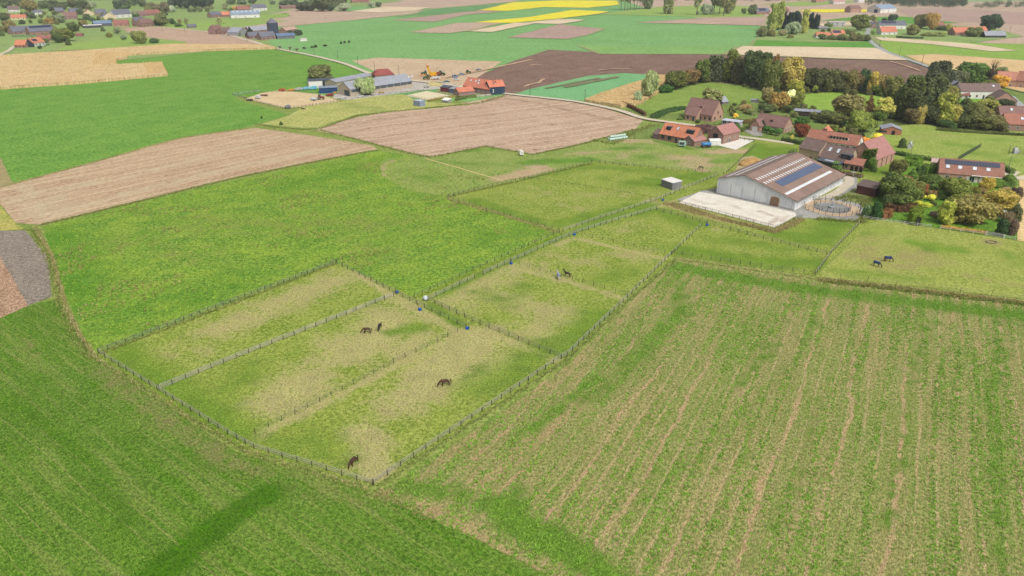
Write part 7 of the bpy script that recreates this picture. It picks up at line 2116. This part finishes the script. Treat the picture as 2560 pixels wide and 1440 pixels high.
def maize(label, px, n, h=2.2, world=False):
    g = [V2(p) for p in px]
    ol = rough_outline(g, .25, 2.0)
    m = len(ol)
    root = empty('maize_crop', (0, 0, 0), 0, label, 'maize')
    root['kind'] = 'stuff'
    A = np.array(ol)
    gx, gy = np.meshgrid(np.arange(A[:, 0].min(), A[:, 0].max(), 2.2), np.arange(A[:, 1].min(), A[:, 1].max(), 2.2))
    P = np.c_[gx.ravel(), gy.ravel()] + RS.uniform(-.6, .6, (gx.size, 2))
    P = P[inpoly(P, ol)]
    vo, eo, fo, _, _, _ = delaunay_2d_cdt([Vector(p) for p in ol] + [Vector(p) for p in P], [(i, (i + 1) % m) for i in range(m)], [], 1, 1e-4)
    v = [(p.x, p.y, h * .82 + rnd.uniform(-.15, .2)) for p in vo]
    f = [list(q) for q in fo]
    b = len(v)
    v += [(p[0], p[1], 0) for p in ol] + [(p[0], p[1], h * .8) for p in ol]
    for i in range(m):
        j = (i + 1) % m
        f.append([b + i, b + j, b + m + j, b + m + i])
    me = bpy.data.meshes.new('stalks')
    me.from_pydata(v, [], f)
    me.materials.append(MZ)
    o = obj('stalks', me, None, root)
    o['kind'] = 'stuff'
    pts = sample([tuple(q) for q in g], n, world=True)
    t1 = tufts('leaves', pts, .6, .2, 4, MZB, .4, z=h * .75)
    e_ = []
    for i in range(m):
        a, c = np.array(ol[i]), np.array(ol[(i + 1) % m])
        L = np.linalg.norm(c - a)
        for _ in range(int(L * 2.5) + 1):
            e_.append(a + (c - a) * rnd.random() + RS.normal(0, .12, 2))
    t2 = tufts('edge_stalks', np.array(e_), h, .12, 3, MZB, .5)
    for nm, me in (('leaves', t1), ('edge_stalks', t2)):
        q = obj(nm, me, None, root)
        q['kind'] = 'stuff'
    return root


maize('large pale standing maize crop at the upper left with notched edge', [(-260, 178), (-60, 150), (0, 143), (200, 131), (430, 114), (660, 116), (694, 123), (500, 129), (318, 140), (318, 148), (291, 152), (290, 166), (405, 161), (420, 190), (205, 210), (0, 224), (-260, 250)], 26000)
maize('small triangle of standing maize between blue-green crop and lane', [(1462, 256), (1500, 240), (1580, 214), (1650, 193), (1676, 196), (1648, 232), (1600, 262), (1552, 270), (1500, 262)], 9000)
# row gaps near the cut ends of the big maize crop
for (a0, a1, b0, b1, n_) in (((243, 138), (291, 136), (235, 170), (288, 165), 11), ((360, 163), (404, 161), (372, 190), (418, 187), 11), ((292, 137), (316, 137), (292, 147), (316, 146), 6)):
    for i in range(n_):
        t_ = i / (n_ - 1)
        p = (a0[0] + (a1[0] - a0[0]) * t_, a0[1] + (a1[1] - a0[1]) * t_)
        q = (b0[0] + (b1[0] - b0[0]) * t_, b0[1] + (b1[1] - b0[1]) * t_)
        A_, B_ = V2(p), V2(q)
        mb = tufts('maize_row', np.array([(A_ + (B_ - A_) * rnd.random())[:] for _ in range(int((B_ - A_).length * 4))]), 2.7, .2, 3, MZB, .4)
        o = obj('maize_row', mb)
        tag(o, 'single ridge of taller maize stalks, part of the cut ends of the crop', 'maize', 'maize rows at the cut ends', 'stuff')

# ================================================================== LOW PLANTS (uncountable)
def stuff(name, label, cat, me):
    o = obj(name, me)
    return tag(o, label, cat, kind='stuff')


TUFT = blade_mat((136, 142, 78), (102, 128, 54), (164, 158, 104))
GRASSB = blade_mat((140, 168, 58), (108, 146, 48), (166, 184, 80))
DRYB = blade_mat((172, 160, 112), (130, 130, 74), (196, 182, 136))
LEAFB = blade_mat((126, 164, 62), (92, 134, 44), (150, 184, 80))
# tussocks in the rough meadow, in drifts
MEAD = [(120, 570), (500, 475), (940, 382), (1060, 400), (1240, 455), (1112, 494), (1395, 580), (1030, 738), (840, 652), (240, 878), (155, 700)]
P = sample(MEAD, 9000)
keep = np.array([noise.noise((p[0] * .035, p[1] * .035, 3.1)) + .6 * noise.noise((p[0] * .12, p[1] * .12, 7.7)) for p in P]) > .3
stuff('tussocks', 'brownish grass tussocks scattered over the large rough meadow', 'grass', tufts('tussocks', P[keep], .3, .3, 8, blade_mat((156, 150, 92), (118, 138, 60), (170, 162, 108)), .35))
stuff('meadow_grass', 'longer green grass of the large rough meadow', 'grass', tufts('meadow_grass', sample(MEAD, 14000), .2, .3, 3, GRASSB, .2))
stuff('paddock_tufts', 'short uneven grass tufts in the horse paddocks', 'grass', tufts('paddock_tufts', sample([(250, 885), (590, 1108), (936, 1208), (1405, 896), (1560, 745), (1685, 640), (1440, 595), (1070, 752), (990, 742), (840, 662)], 12000), .1, .22, 3, blade_mat((142, 168, 62), (120, 154, 48), (184, 184, 104)), .16))
# leafy rows of the cover crop
cov = sample([(945, 1236), (1420, 916), (1694, 656), (2040, 706), (2560, 758), (2800, 800), (3000, 1540), (1480, 1540), (1390, 1450)], 110000)
ca, sa = math.cos(-covA), math.sin(-covA)
u_ = cov[:, 0] * ca - cov[:, 1] * sa
v_ = cov[:, 0] * sa + cov[:, 1] * ca
dn = np.array([.9 * noise.noise((u * .035, v * .3, 1.3)) + .35 * noise.noise((u * .2, v * 1.1, 5.1)) + .35 * noise.noise((u * .02, v * .02, 9.2)) for u, v in zip(u_, v_)])
wob_ = np.array([noise.noise((u * .02, v * .02, 2.2)) for u, v in zip(u_, v_)])
dn = dn + .34 * np.cos((v_ + wob_ * 1.6) * 2 * math.pi / 3.1)
stuff('cover_crop', 'leafy green cover crop plants in rows on the stubble field', 'crop', tufts('cover_crop', cov[RS.uniform(0, 1, len(dn)) < np.clip((dn + .12) * 1.25, .03, .75)], .2, .22, 4, LEAFB, .26))
stuff('cover_seedlings', 'thin seedlings between the leafy rows of the cover crop', 'crop', tufts('cover_seedlings', cov[RS.uniform(0, 1, len(dn)) < .2][:24000], .13, .15, 3, blade_mat((118, 150, 62), (98, 132, 48), (146, 166, 84)), .16))
stuff('cover_stubble', 'pale straw stubble between the cover crop rows', 'stubble', tufts('cover_stubble', cov[dn < -.12][:26000], .14, .05, 2, blade_mat((208, 186, 138), (178, 156, 106)), .08))
YC = sample([(0, 800), (140, 752), (240, 905), (585, 1135), (930, 1240), (1390, 1460), (-200, 1460), (-300, 900)], 30000)
stuff('young_crop', 'short fresh grass blades in the near left field', 'grass', tufts('young_crop', YC[strokes(YC, [([(672, 1234), (520, 1330), (380, 1450)], 2.5, 1.0)]) < .35], .11, .2, 2, blade_mat((112, 144, 50), (88, 126, 34), (146, 158, 80)), .14))
# verges, ditch banks, fence-line weeds
EDGE = [('ditch_grass', 'dry pale grass along the winding ditch at the left', [(88, 568), (130, 640), (152, 720), (165, 770), (200, 840), (240, 895)], .3, .3, .45, DRYB, 2),
        ('ditch_grass', 'greener weeds on the left bank of the winding ditch', [(78, 572), (122, 645), (144, 725), (155, 770), (192, 848), (234, 902)], .25, .6, .4, TUFT, 2),
        ('verge_weeds', 'weeds and long grass below the lower left paddock fence', [(240, 898), (400, 998), (575, 1108), (640, 1140), (930, 1229)], .3, .45, .3, TUFT, 2),
        ('verge_weeds', 'pale dry stems among the weeds of the lower left fence', [(240, 897), (400, 995), (575, 1104), (640, 1136), (930, 1226)], 1.6, .4, .4, DRYB, 2),
        ('verge_weeds', 'long grass along the lower right paddock fence', [(940, 1222), (1180, 1058), (1415, 902), (1570, 754), (1690, 648)], .4, .3, .28, TUFT, 2),
        ('verge_weeds', 'long grass strip above the cover crop under the thin fence', [(1690, 648), (1860, 672), (2040, 698)], .35, .4, .35, DRYB, 2),
        ('verge_weeds', 'tall dry grass bank below the blanketed horses', [(2050, 700), (2250, 722), (2420, 742), (2560, 758), (2680, 772)], .16, .5, .7, DRYB, 3),
        ('verge_weeds', 'green weeds in the grass bank below the blanketed horses', [(2050, 704), (2250, 727), (2420, 747), (2560, 763), (2680, 777)], .2, .5, .6, TUFT, 2),
        ('verge_weeds', 'rank grass between leftmost paddock and tussock meadow', [(245, 888), (440, 814), (600, 754), (840, 660)], .25, .35, .45, TUFT, 2),
        ('verge_weeds', 'dry grass bank in front of the riding arena', [(1668, 512), (1700, 514), (1800, 548), (1939, 580), (2004, 550)], .1, .7, .7, DRYB, 3),
        ('verge_weeds', 'pale dry reeds on the arena bank', [(1664, 508), (1720, 530), (1830, 556), (1940, 582)], .2, .6, .9, DRYB, 2),
        ('verge_weeds', 'weeds round the horse walker edge', [(2040, 548), (2090, 552), (2150, 556), (2165, 540)], .14, .9, .6, TUFT, 3),
        ('verge_weeds', 'weeds on the bank behind the horse walker', [(2095, 500), (2130, 492), (2160, 500), (2165, 520)], .14, 1.2, .8, TUFT, 3),
        ('verge_weeds', 'scrub along the lower edge of the left stubble field', [(100, 564), (350, 504), (600, 443), (900, 383), (950, 376)], .35, .5, .5, TUFT, 2),
        ('verge_weeds', 'weedy margin between green crop and left stubble field', [(30, 462), (250, 402), (450, 347), (620, 322)], .4, .5, .4, DRYB, 2),
        ('verge_weeds', 'scrubby margin of the centre brown field', [(640, 312), (720, 322), (800, 326), (900, 352), (1000, 378), (1075, 394), (1140, 382), (1215, 367), (1290, 380), (1335, 387), (1450, 362), (1590, 324)], .4, .6, .6, TUFT, 2),
        ('verge_weeds', 'grassy edge between yellowish meadow and centre brown field', [(800, 322), (900, 288), (1060, 272), (1200, 258), (1260, 240)], .35, 1.0, .6, TUFT, 2),
        ('verge_weeds', 'long grass along the fence of the upper paddock', [(1118, 497), (1260, 540), (1400, 582)], .25, .5, .45, DRYB, 2),
        ('verge_weeds', 'dark grass edge at the top left of the upper paddock', [(1118, 494), (1300, 453), (1480, 409)], .3, .4, .5, TUFT, 2),
        ('verge_weeds', 'long lane grass beside the tussock meadow fence', [(1036, 748), (1200, 673), (1400, 586)], .3, .35, .4, GRASSB, 2),
        ('verge_weeds', 'roadside grass by the small maize triangle', [(1470, 262), (1550, 275), (1612, 296)], .3, 1.2, .5, TUFT, 2),
        ('verge_weeds', 'scrub beside the wrapped bales', [(1480, 350), (1530, 360), (1600, 325), (1640, 312)], .3, 1.4, .8, TUFT, 2),
        ('verge_weeds', 'weedy corner heap where the three near fields meet', [(950, 1230), (985, 1240)], .12, .6, .35, DRYB, 2),
        ('verge_weeds', 'green weeds below the corner of the paddocks', [(935, 1236), (1010, 1265), (1080, 1300)], .2, .7, .25, TUFT, 2),
        ('verge_weeds', 'roadside verge of the right-hand far road', [(2262, 142), (2330, 168), (2352, 186)], .4, 1.0, .9, DRYB, 2)]
for nm, lab, pl, stp, spr, hh, mt_, n_ in EDGE:
    stuff(nm, lab, 'grass', tufts(nm, along(pl, stp, spr, n_), hh, .2, 5, mt_, .35))
rough = [(2200, 520), (2240, 535), (2300, 560), (2330, 560)]

# ================================================================== HAZE
hz = MB().box(-4200, -300, -1.0, 4200, 6500, 95).build('haze', None)
hm = bpy.data.materials.new('haze_air')
hm.use_nodes = True
ht_ = hm.node_tree
ht_.nodes.clear()
ho = ht_.nodes.new('ShaderNodeOutputMaterial')
pv = ht_.nodes.new('ShaderNodeVolumePrincipled')
pv.inputs['Color'].default_value = (.86, .9, .95, 1)
pv.inputs['Density'].default_value = .00011
pv.inputs['Anisotropy'].default_value = .3
ht_.links.new(pv.outputs[0], ho.inputs['Volume'])
hz.data.materials.append(hm)
tag(hz, 'thin pale haze filling the air over the plain', 'haze', kind='stuff')
